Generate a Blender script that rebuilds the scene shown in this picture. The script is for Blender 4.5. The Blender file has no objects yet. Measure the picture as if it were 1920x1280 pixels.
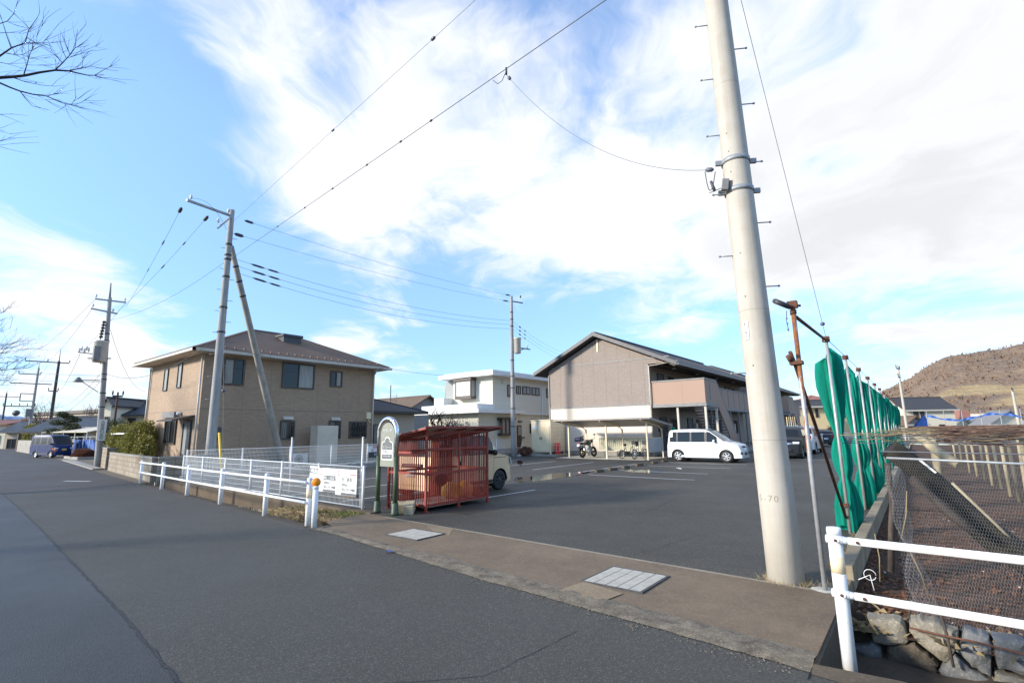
import bpy, bmesh, math, random
from mathutils import Vector, Matrix, noise as mnoise
random.seed(7)
PI = math.pi
R = math.radians
S = bpy.context.scene
COL = S.collection

# ------------------------------------------------------------------ helpers
class MB:
    """collects shapes and links them as ONE mesh object"""
    def __init__(s):
        s.v = []; s.f = []; s.m = []; s.sm = []
    def add(s, vs, fs, m=0, sm=False):
        o = len(s.v)
        s.v += [tuple(p) for p in vs]
        for f in fs:
            s.f.append(tuple(i + o for i in f)); s.m.append(m); s.sm.append(sm)
        return s
    def box(s, x0, x1, y0, y1, z0, z1, m=0):
        return s.add([(x0,y0,z0),(x1,y0,z0),(x1,y1,z0),(x0,y1,z0),(x0,y0,z1),(x1,y0,z1),(x1,y1,z1),(x0,y1,z1)],
                     [(0,3,2,1),(4,5,6,7),(0,1,5,4),(1,2,6,5),(2,3,7,6),(3,0,4,7)], m)
    def cbox(s, c, d, m=0, rot=None):
        """box by centre, size and an optional rotation matrix"""
        vs = []
        for sx, sy, sz in ((-1,-1,-1),(1,-1,-1),(1,1,-1),(-1,1,-1),(-1,-1,1),(1,-1,1),(1,1,1),(-1,1,1)):
            p = Vector((sx*d[0]/2, sy*d[1]/2, sz*d[2]/2))
            if rot is not None: p = rot @ p
            vs.append(p + Vector(c))
        return s.add(vs, [(0,3,2,1),(4,5,6,7),(0,1,5,4),(1,2,6,5),(2,3,7,6),(3,0,4,7)], m)
    def bar(s, a, b, w, h, m=0, up=(0,0,1)):
        """rectangular bar from a to b"""
        a = Vector(a); b = Vector(b); d = (b-a); L = d.length; d.normalize()
        u = Vector(up)
        if abs(d.dot(u)) > .98: u = Vector((1,0,0))
        sx = d.cross(u).normalized(); sz = sx.cross(d)
        rot = Matrix((sx, d, sz)).transposed()
        return s.cbox((a+b)/2, (w, L, h), m, rot)
    def tube(s, pts, r, n=8, m=0, caps=True, sm=True):
        pts = [Vector(p) for p in pts]
        k = len(pts)
        rs = r if isinstance(r, (list, tuple)) else [r]*k
        o = len(s.v); prev = None
        for i, p in enumerate(pts):
            d = (pts[min(i+1,k-1)] - pts[max(i-1,0)])
            if d.length < 1e-9: d = Vector((0,0,1))
            d.normalize()
            if prev is None:
                u = Vector((0,0,1)) if abs(d.z) < .9 else Vector((1,0,0))
                a = d.cross(u).normalized()
            else:
                a = prev - d*prev.dot(d)
                if a.length < 1e-6: a = d.orthogonal()
                a.normalize()
            prev = a; b = d.cross(a)
            for j in range(n):
                t = 2*PI*j/n
                s.v.append(tuple(p + (a*math.cos(t) + b*math.sin(t))*rs[i]))
        for i in range(k-1):
            for j in range(n):
                j2 = (j+1) % n
                s.f.append((o+i*n+j, o+i*n+j2, o+(i+1)*n+j2, o+(i+1)*n+j)); s.m.append(m); s.sm.append(sm)
        if caps:
            s.f.append(tuple(o+j for j in range(n))[::-1]); s.m.append(m); s.sm.append(False)
            s.f.append(tuple(o+(k-1)*n+j for j in range(n))); s.m.append(m); s.sm.append(False)
        return s
    def lathe(s, prof, c=(0,0,0), n=16, m=0, axis='z', sm=True, caps=True):
        """prof: (radius, height) pairs"""
        o = len(s.v); k = len(prof)
        for r, h in prof:
            for j in range(n):
                t = 2*PI*j/n; x, y = r*math.cos(t), r*math.sin(t)
                p = {'z':(x,y,h),'y':(x,h,y),'x':(h,x,y)}[axis]
                s.v.append((p[0]+c[0], p[1]+c[1], p[2]+c[2]))
        flip = axis == 'y'
        for i in range(k-1):
            for j in range(n):
                j2 = (j+1) % n
                q = (o+i*n+j, o+i*n+j2, o+(i+1)*n+j2, o+(i+1)*n+j)
                s.f.append(q[::-1] if flip else q); s.m.append(m); s.sm.append(sm)
        if caps:
            a = tuple(o+j for j in range(n)); b = tuple(o+(k-1)*n+j for j in range(n))
            s.f.append(a if flip else a[::-1]); s.m.append(m); s.sm.append(False)
            s.f.append(b[::-1] if flip else b); s.m.append(m); s.sm.append(False)
        return s
    def poly(s, pts, m=0):
        return s.add(pts, [tuple(range(len(pts)))], m)
    def prism(s, pts, d, m=0):
        """polygon (3D points) extruded by vector d"""
        n = len(pts); d = Vector(d)
        a = [Vector(p) for p in pts]; b = [p + d for p in a]
        fs = [tuple(range(n))[::-1], tuple(range(n, 2*n))]
        fs += [(i, (i+1) % n, n+(i+1) % n, n+i) for i in range(n)]
        return s.add(a+b, fs, m)
    def grid(s, fn, nu, nv, m=0, sm=True, skip=None):
        o = len(s.v)
        for i in range(nu+1):
            for j in range(nv+1):
                s.v.append(tuple(fn(i, j)))
        for i in range(nu):
            for j in range(nv):
                if skip and skip(i, j): continue
                a = o+i*(nv+1)+j
                s.f.append((a, a+nv+1, a+nv+2, a+1)); s.m.append(m); s.sm.append(sm)
        return s
    def build(s, name, mats, parent=None, loc=None, bevel=0, fix=False, recenter=True, wn=False):
        me = bpy.data.meshes.new(name)
        if not isinstance(mats, (list, tuple)): mats = [mats]
        off = Vector((0,0,0))
        if parent is not None:
            off = WORLD.get(parent.name, Vector((0,0,0)))
        elif recenter and s.v:
            xs = [p[0] for p in s.v]; ys = [p[1] for p in s.v]; zs = [p[2] for p in s.v]
            off = Vector(((min(xs)+max(xs))/2, (min(ys)+max(ys))/2, min(zs)))
        me.from_pydata([(p[0]-off.x, p[1]-off.y, p[2]-off.z) for p in s.v], [], s.f)
        for mt in mats: me.materials.append(mt)
        me.polygons.foreach_set('material_index', s.m)
        me.polygons.foreach_set('use_smooth', s.sm)
        me.update()
        if fix:
            bm = bmesh.new(); bm.from_mesh(me)
            bmesh.ops.remove_doubles(bm, verts=bm.verts, dist=1e-5)
            bmesh.ops.dissolve_degenerate(bm, dist=1e-6, edges=bm.edges)
            bmesh.ops.recalc_face_normals(bm, faces=bm.faces)
            bm.to_mesh(me); bm.free()
        o = bpy.data.objects.new(name, me); COL.objects.link(o)
        if parent is not None:
            o.parent = parent; WORLD[o.name] = off
        else:
            o.location = off; WORLD[o.name] = off
        if bevel:
            b = o.modifiers.new('bevel', 'BEVEL'); b.width = bevel; b.segments = 2; b.limit_method = 'ANGLE'; b.angle_limit = R(40)
        return o

WORLD = {}      # world position of every object's origin (all objects are built unrotated)

def tag(o, label=None, cat=None, group=None, kind=None):
    if label: o['label'] = label
    if cat: o['category'] = cat
    if group: o['group'] = group
    if kind: o['kind'] = kind
    return o

def thing(name, loc, label, cat, group=None):
    o = bpy.data.objects.new(name, None); COL.objects.link(o)
    o.empty_display_size = .2
    o.location = loc; WORLD[o.name] = Vector(loc)
    return tag(o, label, cat, group)

def copy_thing(src, loc, label, rotz=None):
    """a copy of a thing with copies of its parts and their sub-parts"""
    c = src.copy(); COL.objects.link(c); c.location = loc; c['label'] = label
    WORLD[c.name] = Vector(loc)
    if rotz is not None: c.rotation_euler = (0, 0, rotz)
    def rec(o, p):
        for ch in list(o.children):
            d = ch.copy(); COL.objects.link(d); d.parent = p
            rec(ch, d)
    rec(src, c)
    return c

def structure(mb, name, mat, **k):
    return tag(mb.build(name, mat, **k), kind='structure')

def text(name, body, size, mat, parent, loc, rot, sx=1.0, align='CENTER'):
    """lettering: loc in world, parent unrotated"""
    cu = bpy.data.curves.new(name, 'FONT'); cu.body = body; cu.size = size
    cu.align_x = align; cu.align_y = 'CENTER'; cu.extrude = .0012; cu.resolution_u = 2
    cu.materials.append(mat)
    t = bpy.data.objects.new('text_source', cu); COL.objects.link(t)
    dg = bpy.context.evaluated_depsgraph_get(); me = bpy.data.meshes.new_from_object(t.evaluated_get(dg)); bpy.data.objects.remove(t)
    if not me.materials: me.materials.append(mat)
    o = bpy.data.objects.new(name, me); COL.objects.link(o)
    o.parent = parent; o.location = Vector(loc) - WORLD.get(parent.name, Vector((0,0,0)))
    o.rotation_euler = rot; o.scale = (sx, 1, 1)
    return o

# ------------------------------------------------------------------ camera (survey of the site gives its place and angle)
F, PITCH, ROLL, YAW, EYE = 940.0, 10.1, 0.8, 38.5, 1.7
_p, _r, _a = R(PITCH), R(ROLL), R(YAW)
_fw = Vector((0, math.cos(_p), math.sin(_p))); _up0 = Vector((0, -math.sin(_p), math.cos(_p))); _rt0 = Vector((1,0,0))
_rt = _rt0*math.cos(_r) - _up0*math.sin(_r); _up = _up0*math.cos(_r) + _rt0*math.sin(_r)
_Rz = Matrix.Rotation(_a, 3, 'Z')
_rt, _up, _fw = _Rz @ _rt, _Rz @ _up, _Rz @ _fw
EYEP = Vector((0, 0, EYE))
def ray(px, py): return _fw + _rt*((px-960)/F) + _up*((640-py)/F)
def onz(px, py, z=0.0):
    d = ray(px, py); return EYEP + d*((z-EYE)/d.z)
def onx(px, py, x):
    d = ray(px, py); return EYEP + d*(x/d.x)
def ony(px, py, y):
    d = ray(px, py); return EYEP + d*(y/d.y)
cam = bpy.data.cameras.new('camera'); camo = bpy.data.objects.new('camera', cam); COL.objects.link(camo)
camo.matrix_world = Matrix.Translation(EYEP) @ Matrix((_rt, _up, -_fw)).transposed().to_4x4()
cam.sensor_width = 36; cam.lens = F/1920*36; cam.clip_start = .05; cam.clip_end = 60000
S.camera = camo

# ------------------------------------------------------------------ materials
def mat_new(name):
    m = bpy.data.materials.new(name); m.use_nodes = True
    nt = m.node_tree; b = nt.nodes['Principled BSDF']
    return m, nt, b
def N(nt, t, **kw):
    n = nt.nodes.new(t)
    for k, v in kw.items():
        if k in n.inputs: n.inputs[k].default_value = v
        else: setattr(n, k, v)
    return n
def L(nt, a, b): nt.links.new(a, b)
def c4(c): return (c[0], c[1], c[2], 1.0)
def coords(nt, kind='world'):
    """world position (so neighbouring pieces never repeat) or object coordinates"""
    if kind == 'world': return N(nt, 'ShaderNodeNewGeometry').outputs['Position']
    return N(nt, 'ShaderNodeTexCoord').outputs['Object']
def noise(nt, vec, scale, detail=5, rough=.55):
    n = N(nt, 'ShaderNodeTexNoise'); n.inputs['Scale'].default_value = scale
    n.inputs['Detail'].default_value = detail; n.inputs['Roughness'].default_value = rough
    if vec is not None: L(nt, vec, n.inputs['Vector'])
    return n.outputs['Fac']
def ramp(nt, fac, a, b, smooth=False):
    n = N(nt, 'ShaderNodeMapRange'); n.inputs['From Min'].default_value = a; n.inputs['From Max'].default_value = b
    if smooth: n.interpolation_type = 'SMOOTHSTEP'
    L(nt, fac, n.inputs['Value']); return n.outputs['Result']
def mix(nt, fac, a, b, mode='MIX'):
    n = N(nt, 'ShaderNodeMix', data_type='RGBA', blend_type=mode)
    if isinstance(fac, (int, float)): n.inputs['Factor'].default_value = fac
    else: L(nt, fac, n.inputs['Factor'])
    for i, v in ((6, a), (7, b)):
        if isinstance(v, tuple): n.inputs[i].default_value = c4(v)
        else: L(nt, v, n.inputs[i])
    return n.outputs[2]
def math2(nt, op, a, b=None):
    n = N(nt, 'ShaderNodeMath', operation=op)
    for i, v in enumerate((a, b)):
        if v is None: continue
        if isinstance(v, (int, float)): n.inputs[i].default_value = v
        else: L(nt, v, n.inputs[i])
    return n.outputs[0]
def bump(nt, b, h, strength=.3, dist=.01):
    n = N(nt, 'ShaderNodeBump'); n.inputs['Strength'].default_value = strength; n.inputs['Distance'].default_value = dist
    L(nt, h, n.inputs['Height']); L(nt, n.outputs[0], b.inputs['Normal']); return n
def scalev(nt, vec, sx, sy, sz):
    n = N(nt, 'ShaderNodeVectorMath', operation='MULTIPLY'); L(nt, vec, n.inputs[0]); n.inputs[1].default_value = (sx, sy, sz)
    return n.outputs[0]
def sepxyz(nt, vec):
    n = N(nt, 'ShaderNodeSeparateXYZ'); L(nt, vec, n.inputs[0]); return n.outputs
def comb(nt, x, y, z=0.0):
    n = N(nt, 'ShaderNodeCombineXYZ')
    for i, v in enumerate((x, y, z)):
        if isinstance(v, (int, float)): n.inputs[i].default_value = v
        else: L(nt, v, n.inputs[i])
    return n.outputs[0]

def plain(name, col, col2=None, scale=6, rough=.6, metal=0, bmp=0, bscale=60, spec=None, coat=0, lo=.35, hi=.65, stretch=(1,1,1)):
    """two close tones broken up by noise, with a fine bump"""
    m, nt, b = mat_new(name)
    v = coords(nt)
    if stretch != (1,1,1): v = scalev(nt, v, *stretch)
    col2 = col2 or tuple(c*.82 for c in col)
    f = ramp(nt, noise(nt, v, scale), lo, hi)
    L(nt, mix(nt, f, col2, col), b.inputs['Base Color'])
    b.inputs['Roughness'].default_value = rough; b.inputs['Metallic'].default_value = metal
    rr = ramp(nt, noise(nt, v, scale*2.3, 3), .2, .8)
    L(nt, math2(nt, 'ADD', math2(nt, 'MULTIPLY', rr, .16), rough-.08), b.inputs['Roughness'])
    if bmp: bump(nt, b, noise(nt, v, bscale, 4), bmp, .01)
    if spec is not None: b.inputs['Specular IOR Level'].default_value = spec
    if coat: b.inputs['Coat Weight'].default_value = coat; b.inputs['Coat Roughness'].default_value = .06
    return m
M = {}
def stripes(nt, c, period, width, offset=0.0):
    """1 inside thin lines repeated along a coordinate"""
    a = math2(nt, 'ADD', math2(nt, 'DIVIDE', c, period), 1000.0 + offset)
    return math2(nt, 'LESS_THAN', math2(nt, 'FRACT', a), width/period)
def maxm(nt, a, b): return math2(nt, 'MAXIMUM', a, b)

def asphalt(name, col, warm, rough, grain=.5, stain=.5):
    m, nt, b = mat_new(name)
    v = coords(nt)
    big = ramp(nt, noise(nt, v, .35, 5, .6), .3, .7)
    mid = ramp(nt, noise(nt, v, 2.2, 5, .65), .3, .7)
    c = mix(nt, math2(nt, 'MULTIPLY', big, stain), col, tuple(x*.72 for x in col))
    c = mix(nt, math2(nt, 'MULTIPLY', mid, .45*stain), c, warm)
    vo = N(nt, 'ShaderNodeTexVoronoi'); vo.inputs['Scale'].default_value = 130; L(nt, v, vo.inputs['Vector'])
    g = ramp(nt, sepxyz(nt, vo.outputs['Color'])[0], .25, 1.0)
    c = mix(nt, math2(nt, 'MULTIPLY', math2(nt, 'SUBTRACT', 1.0, g), grain*.62), c, tuple(x*.35 for x in col))
    vo2 = N(nt, 'ShaderNodeTexVoronoi'); vo2.inputs['Scale'].default_value = 95; L(nt, v, vo2.inputs['Vector'])
    g2 = math2(nt, 'GREATER_THAN', sepxyz(nt, vo2.outputs['Color'])[1], .86)
    c = mix(nt, math2(nt, 'MULTIPLY', g2, grain*.25), c, tuple(min(1, x*3.0) for x in warm))
    L(nt, c, b.inputs['Base Color'])
    L(nt, math2(nt, 'ADD', math2(nt, 'MULTIPLY', big, .14), rough-.07), b.inputs['Roughness'])
    b.inputs['Specular IOR Level'].default_value = .3
    h = math2(nt, 'ADD', math2(nt, 'MULTIPLY', vo.outputs['Distance'], .8), noise(nt, v, 160, 3))
    bump(nt, b, h, .55, .006)
    return m
M['road'] = asphalt('road_asphalt', (.086,.081,.068), (.10,.095,.08), .68, .75)
M['road_smooth'] = asphalt('road_asphalt_smooth', (.057,.059,.058), (.068,.068,.062), .52, .45, .7)
M['road_old'] = asphalt('road_asphalt_old', (.085,.077,.07), (.098,.088,.076), .68)
M['lot'] = asphalt('lot_asphalt', (.078,.073,.061), (.112,.104,.085), .68, .8, .9)
M['lot_patch'] = asphalt('lot_asphalt_patch', (.055,.052,.046), (.07,.066,.057), .6, .4, .6)
M['tar'] = plain('tar_seam', (.018,.018,.02), (.035,.033,.03), 14, .7)

def concrete(name, col, dirt, scale=1.2, rough=.8, amount=.8, bmp=.35):
    m, nt, b = mat_new(name)
    v = coords(nt)
    f = ramp(nt, noise(nt, v, scale, 6, .65), .32, .68)
    f2 = ramp(nt, noise(nt, v, scale*7, 5, .7), .35, .75)
    c = mix(nt, math2(nt, 'MULTIPLY', f, amount), col, dirt)
    c = mix(nt, math2(nt, 'MULTIPLY', f2, .4*amount), c, tuple(x*.6 for x in dirt))
    vo = N(nt, 'ShaderNodeTexVoronoi'); vo.inputs['Scale'].default_value = 70; L(nt, v, vo.inputs['Vector'])
    g = math2(nt, 'GREATER_THAN', sepxyz(nt, vo.outputs['Color'])[0], .86)
    c = mix(nt, math2(nt, 'MULTIPLY', g, .3), c, tuple(min(1, x*1.5) for x in col))
    L(nt, c, b.inputs['Base Color']); b.inputs['Roughness'].default_value = rough
    bump(nt, b, noise(nt, v, 45, 6, .7), bmp, .01)
    return m
M['apron'] = concrete('apron_concrete', (.215,.153,.092), (.115,.08,.049), .9, .78, .9)
M['apron_pale'] = concrete('apron_edge', (.36,.31,.22), (.2,.15,.1), 2.0, .8)
M['kerb_rough'] = concrete('kerb_exposed_aggregate', (.27,.22,.15), (.085,.065,.045), 6.0, .85, 1.0, .9)
M['concrete'] = concrete('concrete_grey', (.36,.34,.30), (.2,.18,.15))
M['concrete_pale'] = concrete('concrete_pale', (.55,.52,.44), (.42,.38,.31), 2)
M['concrete_brown'] = concrete('concrete_brown', (.135,.098,.06), (.062,.046,.03), 1.6, .88)
M['block'] = None

def soilmat():
    m, nt, b = mat_new('leafy_soil')
    v = coords(nt)
    f = ramp(nt, noise(nt, v, 3, 6, .7), .3, .7)
    f2 = ramp(nt, noise(nt, v, 22, 6, .75), .4, .65)
    c = mix(nt, f, (.046,.024,.013), (.07,.040,.023))
    c = mix(nt, f2, c, (.13,.06,.028))
    L(nt, c, b.inputs['Base Color']); b.inputs['Roughness'].default_value = .95
    bump(nt, b, noise(nt, v, 30, 6, .75), .9, .03)
    return m
M['soil'] = soilmat()
M['earth'] = concrete('bare_earth', (.16,.13,.09), (.09,.075,.05), .5, .9)
M['dirt'] = concrete('dark_dirt', (.085,.06,.038), (.045,.034,.022), 3, .95, .9, .8)

def pole_concrete():
    m, nt, b = mat_new('pole_concrete')
    v = coords(nt)
    st = scalev(nt, v, 9, 9, .35)
    f = ramp(nt, noise(nt, st, 1.5, 5, .6), .35, .7)
    f2 = ramp(nt, noise(nt, v, 5, 5, .6), .4, .7)
    c = mix(nt, f, (.48,.435,.365), (.40,.355,.29))
    c = mix(nt, math2(nt, 'MULTIPLY', f2, .45), c, (.53,.50,.44))
    f3 = ramp(nt, noise(nt, scalev(nt, v, 14, 14, .18), 1.0, 3, .5), .66, .74)
    c = mix(nt, math2(nt, 'MULTIPLY', f3, .5), c, (.45,.28,.11))
    ring = stripes(nt, sepxyz(nt, v)[2], 1.55, .012)
    c = mix(nt, math2(nt, 'MULTIPLY', ring, .35), c, (.2,.17,.13))
    L(nt, c, b.inputs['Base Color']); b.inputs['Roughness'].default_value = .78
    bump(nt, b, noise(nt, v, 60, 5, .7), .25, .005)
    return m
M['pole'] = pole_concrete()
M['pole_grey'] = plain('pole_grey', (.36,.35,.33), (.27,.26,.25), 3, .8, bmp=.2, stretch=(4,4,.5))
M['pole_dark'] = plain('pole_dark', (.07,.06,.055), (.045,.04,.038), 5, .8, stretch=(4,4,.5))
M['galv'] = plain('galvanised_steel', (.36,.38,.39), (.28,.29,.30), 12, .55, .3)
M['steel_dark'] = plain('dark_steel', (.075,.08,.085), (.05,.05,.055), 10, .5, .4)
M['chrome'] = plain('polished_steel', (.72,.73,.74), (.62,.63,.65), 8, .2, 1.0)
M['white'] = plain('white_paint', (.80,.80,.78), (.74,.74,.71), 5, .38)
M['white_rail'] = plain('white_rail_paint', (.80,.80,.79), (.70,.69,.66), 9, .32, lo=.2, hi=.5)
def railmat():
    m, nt, b = mat_new('white_rail_worn'); v = coords(nt)
    f = ramp(nt, noise(nt, v, 9, 4), .2, .5); c = mix(nt, f, (.70,.69,.66), (.80,.80,.79))
    g = ramp(nt, noise(nt, scalev(nt, v, 3, 3, 1), 4, 6, .7), .52, .70); c = mix(nt, math2(nt, 'MULTIPLY', g, .5), c, (.40,.36,.29))
    r_ = ramp(nt, noise(nt, v, 38, 3, .6), .70, .74); c = mix(nt, math2(nt, 'MULTIPLY', r_, .8), c, (.25,.11,.05))
    L(nt, c, b.inputs['Base Color']); b.inputs['Roughness'].default_value = .36; return m
M['white_rail'] = railmat()
M['white_matt'] = plain('white_matt', (.78,.78,.76), (.72,.72,.69), 3, .7)
M['cream'] = plain('cream_paint', (.78,.64,.42), (.72,.58,.37), 2, .5)
M['cream_metal'] = plain('cream_metal', (.76,.65,.46), (.69,.58,.40), 3, .45)
M['black'] = plain('black_plastic', (.018,.018,.02), (.03,.03,.032), 10, .45)
M['rubber'] = plain('rubber', (.02,.02,.021), (.035,.034,.032), 20, .8)
M['red_paint'] = plain('red_paint', (.32,.042,.023), (.22,.030,.017), 7, .6, bmp=.1)
M['red_sign'] = plain('bright_red', (.62,.02,.03), (.55,.02,.03), 5, .4)
M['green_paint'] = plain('olive_green_paint', (.058,.090,.042), (.040,.062,.030), 8, .5)
M['orange'] = plain('orange_reflector', (.95,.33,.01), (.8,.25,.01), 20, .3)
M['yellow'] = plain('yellow_plastic', (.85,.56,.05), (.75,.47,.04), 5, .5)
M['yellow_bag'] = plain('yellow_bag', (.80,.46,.02), (.62,.33,.015), 9, .5, bmp=.5, bscale=12)
M['wire'] = plain('cable_black', (.075,.08,.09), (.055,.058,.065), 3, .6)
M['wire_grey'] = plain('cable_grey', (.14,.15,.17), (.10,.11,.13), 3, .5, .3)
M['ink'] = plain('sign_ink', (.035,.04,.05), (.05,.055,.06), 5, .6)
M['ink_grey'] = plain('sign_grey_ink', (.10,.105,.12), (.13,.135,.15), 5, .6)
M['ink_red'] = plain('sign_red_ink', (.60,.05,.07), (.55,.06,.08), 5, .6)
M['ink_pink'] = plain('sign_pink_ink', (.75,.25,.27), (.72,.30,.31), 5, .6)
M['sheet_blue'] = plain('blue_sheet', (.035,.12,.42), (.025,.085,.30), 2, .55, bmp=.6, bscale=4)
M['bark'] = plain('bark', (.085,.065,.052), (.04,.03,.025), 12, .9, bmp=.6, bscale=40, stretch=(1,1,.4))
M['bark_dark'] = plain('twig_bark', (.05,.038,.034), (.03,.024,.022), 12, .9)
M['vine'] = plain('vine_cane', (.20,.11,.07), (.10,.058,.04), 9, .85)
M['log'] = plain('mossy_log', (.034,.028,.018), (.014,.012,.009), 4, .95, bmp=.9, bscale=25)
M['stone_a'] = concrete('stone_tan', (.30,.27,.21), (.17,.14,.095), 4, .85, .9, .9)
M['stone_b'] = concrete('stone_blue_grey', (.185,.185,.18), (.10,.10,.095), 5, .85, .9, .8)
M['stone_c'] = concrete('stone_brown', (.13,.105,.07), (.065,.05,.034), 4, .9, .9, .8)
M['grating'] = plain('grating_steel', (.38,.375,.345), (.30,.295,.27), 14, .6, 0)
M['post_wood'] = plain('pale_post', (.44,.38,.25), (.30,.25,.16), 4, .85, stretch=(2,2,.6))
M['beige_tarp'] = plain('beige_awning', (.62,.56,.44), (.55,.49,.38), 3, .7)

def glass(name, tint=(.02,.025,.03), rough=.04):
    m, nt, b = mat_new(name)
    b.inputs['Base Color'].default_value = c4(tint); b.inputs['Roughness'].default_value = rough
    b.inputs['Specular IOR Level'].default_value = .35
    v = coords(nt); bump(nt, b, noise(nt, v, .9, 2), .04, .05)
    return m
M['glass'] = glass('window_glass')
M['glass_pale'] = glass('window_frosted', (.33,.34,.33), .25)
M['curtain'] = plain('curtained_pane', (.30,.285,.25), (.20,.19,.17), 3, .2, stretch=(6,6,.4))
def carglass(name, tint):
    m, nt, b = mat_new(name)
    b.inputs['Base Color'].default_value = c4(tint); b.inputs['Roughness'].default_value = .03
    b.inputs['Specular IOR Level'].default_value = .4
    return m
M['car_glass'] = carglass('car_glass_dark', (.015,.018,.02))
M['car_glass_green'] = carglass('car_glass_green', (.10,.14,.13))
def paint(name, col, metal=0.0, coat=.9):
    m, nt, b = mat_new(name)
    v = coords(nt, 'obj')
    L(nt, mix(nt, ramp(nt, noise(nt, v, 1.5, 4), .3, .7), tuple(c*.94 for c in col), col), b.inputs['Base Color'])
    b.inputs['Roughness'].default_value = .38; b.inputs['Metallic'].default_value = metal
    b.inputs['Specular IOR Level'].default_value = .3 if coat < .5 else .5; b.inputs['Coat Weight'].default_value = coat; b.inputs['Coat Roughness'].default_value = .04
    return m
M['car_cream'] = paint('car_paint_cream', (.76,.54,.31))
M['car_white'] = paint('car_paint_white', (.80,.80,.79))
M['car_blue'] = paint('car_paint_navy', (.010,.026,.115), 0, .12)
M['car_black'] = paint('car_paint_black', (.010,.010,.011), 0, .12)
M['car_dark'] = paint('car_paint_charcoal', (.025,.026,.029), 0, .2)
M['car_red'] = paint('car_paint_red', (.32,.02,.025))
M['alloy'] = plain('alloy_wheel', (.62,.63,.64), (.52,.53,.54), 20, .3, .8)
M['lamp_clear'] = plain('headlamp', (.70,.72,.74), (.5,.52,.55), 20, .12)
M['lamp_red'] = plain('tail_lamp', (.45,.012,.015), (.35,.01,.012), 20, .2)
M['lamp_amber'] = plain('indicator_lamp', (.75,.20,.03), (.6,.16,.02), 20, .2)

def siding_brick():
    m, nt, b = mat_new('tan_brick_siding')
    v = coords(nt); x, y, z = sepxyz(nt, v)[:3]
    h = math2(nt, 'ADD', x, y)
    br = N(nt, 'ShaderNodeTexBrick'); br.offset = .5
    br.inputs['Scale'].default_value = 1.0; br.inputs['Brick Width'].default_value = .20; br.inputs['Row Height'].default_value = .062
    br.inputs['Mortar Size'].default_value = .0055; br.inputs['Bias'].default_value = 0
    br.inputs['Color1'].default_value = c4((.425,.30,.20)); br.inputs['Color2'].default_value = c4((.345,.24,.157)); br.inputs['Mortar'].default_value = c4((.25,.18,.125))
    L(nt, comb(nt, h, z), br.inputs['Vector'])
    f = ramp(nt, noise(nt, v, .8, 5), .3, .7)
    c = mix(nt, math2(nt, 'MULTIPLY', f, .25), br.outputs['Color'], (.25,.18,.12))
    ln = maxm(nt, stripes(nt, h, 1.365, .018, .15), stripes(nt, math2(nt, 'SUBTRACT', z, 2.93), 20, .03))
    c = mix(nt, math2(nt, 'MULTIPLY', ln, .55), c, (.12,.085,.06))
    L(nt, c, b.inputs['Base Color']); b.inputs['Roughness'].default_value = .75
    bump(nt, b, br.outputs['Fac'], -.4, .006)
    return m
M['siding_brick'] = siding_brick()
def siding_panel(name, col, period, seam_dark=.5, rough_bump=.8, hlines=None):
    m, nt, b = mat_new(name)
    v = coords(nt); x, y, z = sepxyz(nt, v)[:3]
    h = math2(nt, 'ADD', x, y)
    f = ramp(nt, noise(nt, scalev(nt, v, 1, 1, 2.4), 5, 6, .7), .3, .7)
    f2 = ramp(nt, noise(nt, v, .5, 4), .3, .7)
    c = mix(nt, math2(nt, 'MULTIPLY', f, .85*min(1, rough_bump)), col, tuple(k*.62 for k in col))
    c = mix(nt, math2(nt, 'MULTIPLY', f2, .2), c, tuple(k*.85 for k in col))
    ln = stripes(nt, h, period, .02, .37)
    if hlines: ln = maxm(nt, ln, stripes(nt, z, hlines, .02, .2))
    c = mix(nt, math2(nt, 'MULTIPLY', ln, seam_dark), c, tuple(k*.3 for k in col))
    L(nt, c, b.inputs['Base Color']); b.inputs['Roughness'].default_value = .8
    bump(nt, b, noise(nt, scalev(nt, v, 1, 1, 2.4), 16, 5, .7), rough_bump, .03)
    return m
M['siding_grey'] = siding_panel('grey_brown_siding', (.33,.27,.228), .91, .6)
M['siding_cream'] = siding_panel('cream_siding', (.70,.61,.50), .91, .2, .15)
M['siding_pink'] = siding_panel('pink_beige_wall', (.33,.25,.195), .91, .3, .15)  # tone lowered: shade under the walkway roof is in the colour
M['siding_white'] = siding_panel('white_lap_siding', (.69,.66,.55), 3.2, .15, .12, .42)
M['balcony'] = siding_panel('balcony_board', (.39,.262,.195), 1.82, .35, .08)
M['wall_beige'] = siding_panel('beige_render', (.50,.43,.33), 4.0, .1, .2)
M['wall_cream'] = siding_panel('cream_render', (.68,.62,.48), 5.0, .1, .2)
M['wall_yellow'] = siding_panel('yellow_render', (.78,.60,.32), 1.6, .25, .1, 1.4)
M['trim_brown'] = plain('brown_trim', (.075,.055,.045), (.055,.042,.036), 6, .45)
M['trim_grey'] = plain('grey_trim', (.22,.215,.21), (.17,.165,.16), 5, .5)
M['trim_pale'] = plain('pale_trim', (.55,.50,.42), (.47,.43,.36), 4, .5)
M['shade_void'] = plain('interior_shade', (.03,.027,.025), (.02,.018,.017), 2, .9)  # painted shade for the drain and the log hollow

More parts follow.
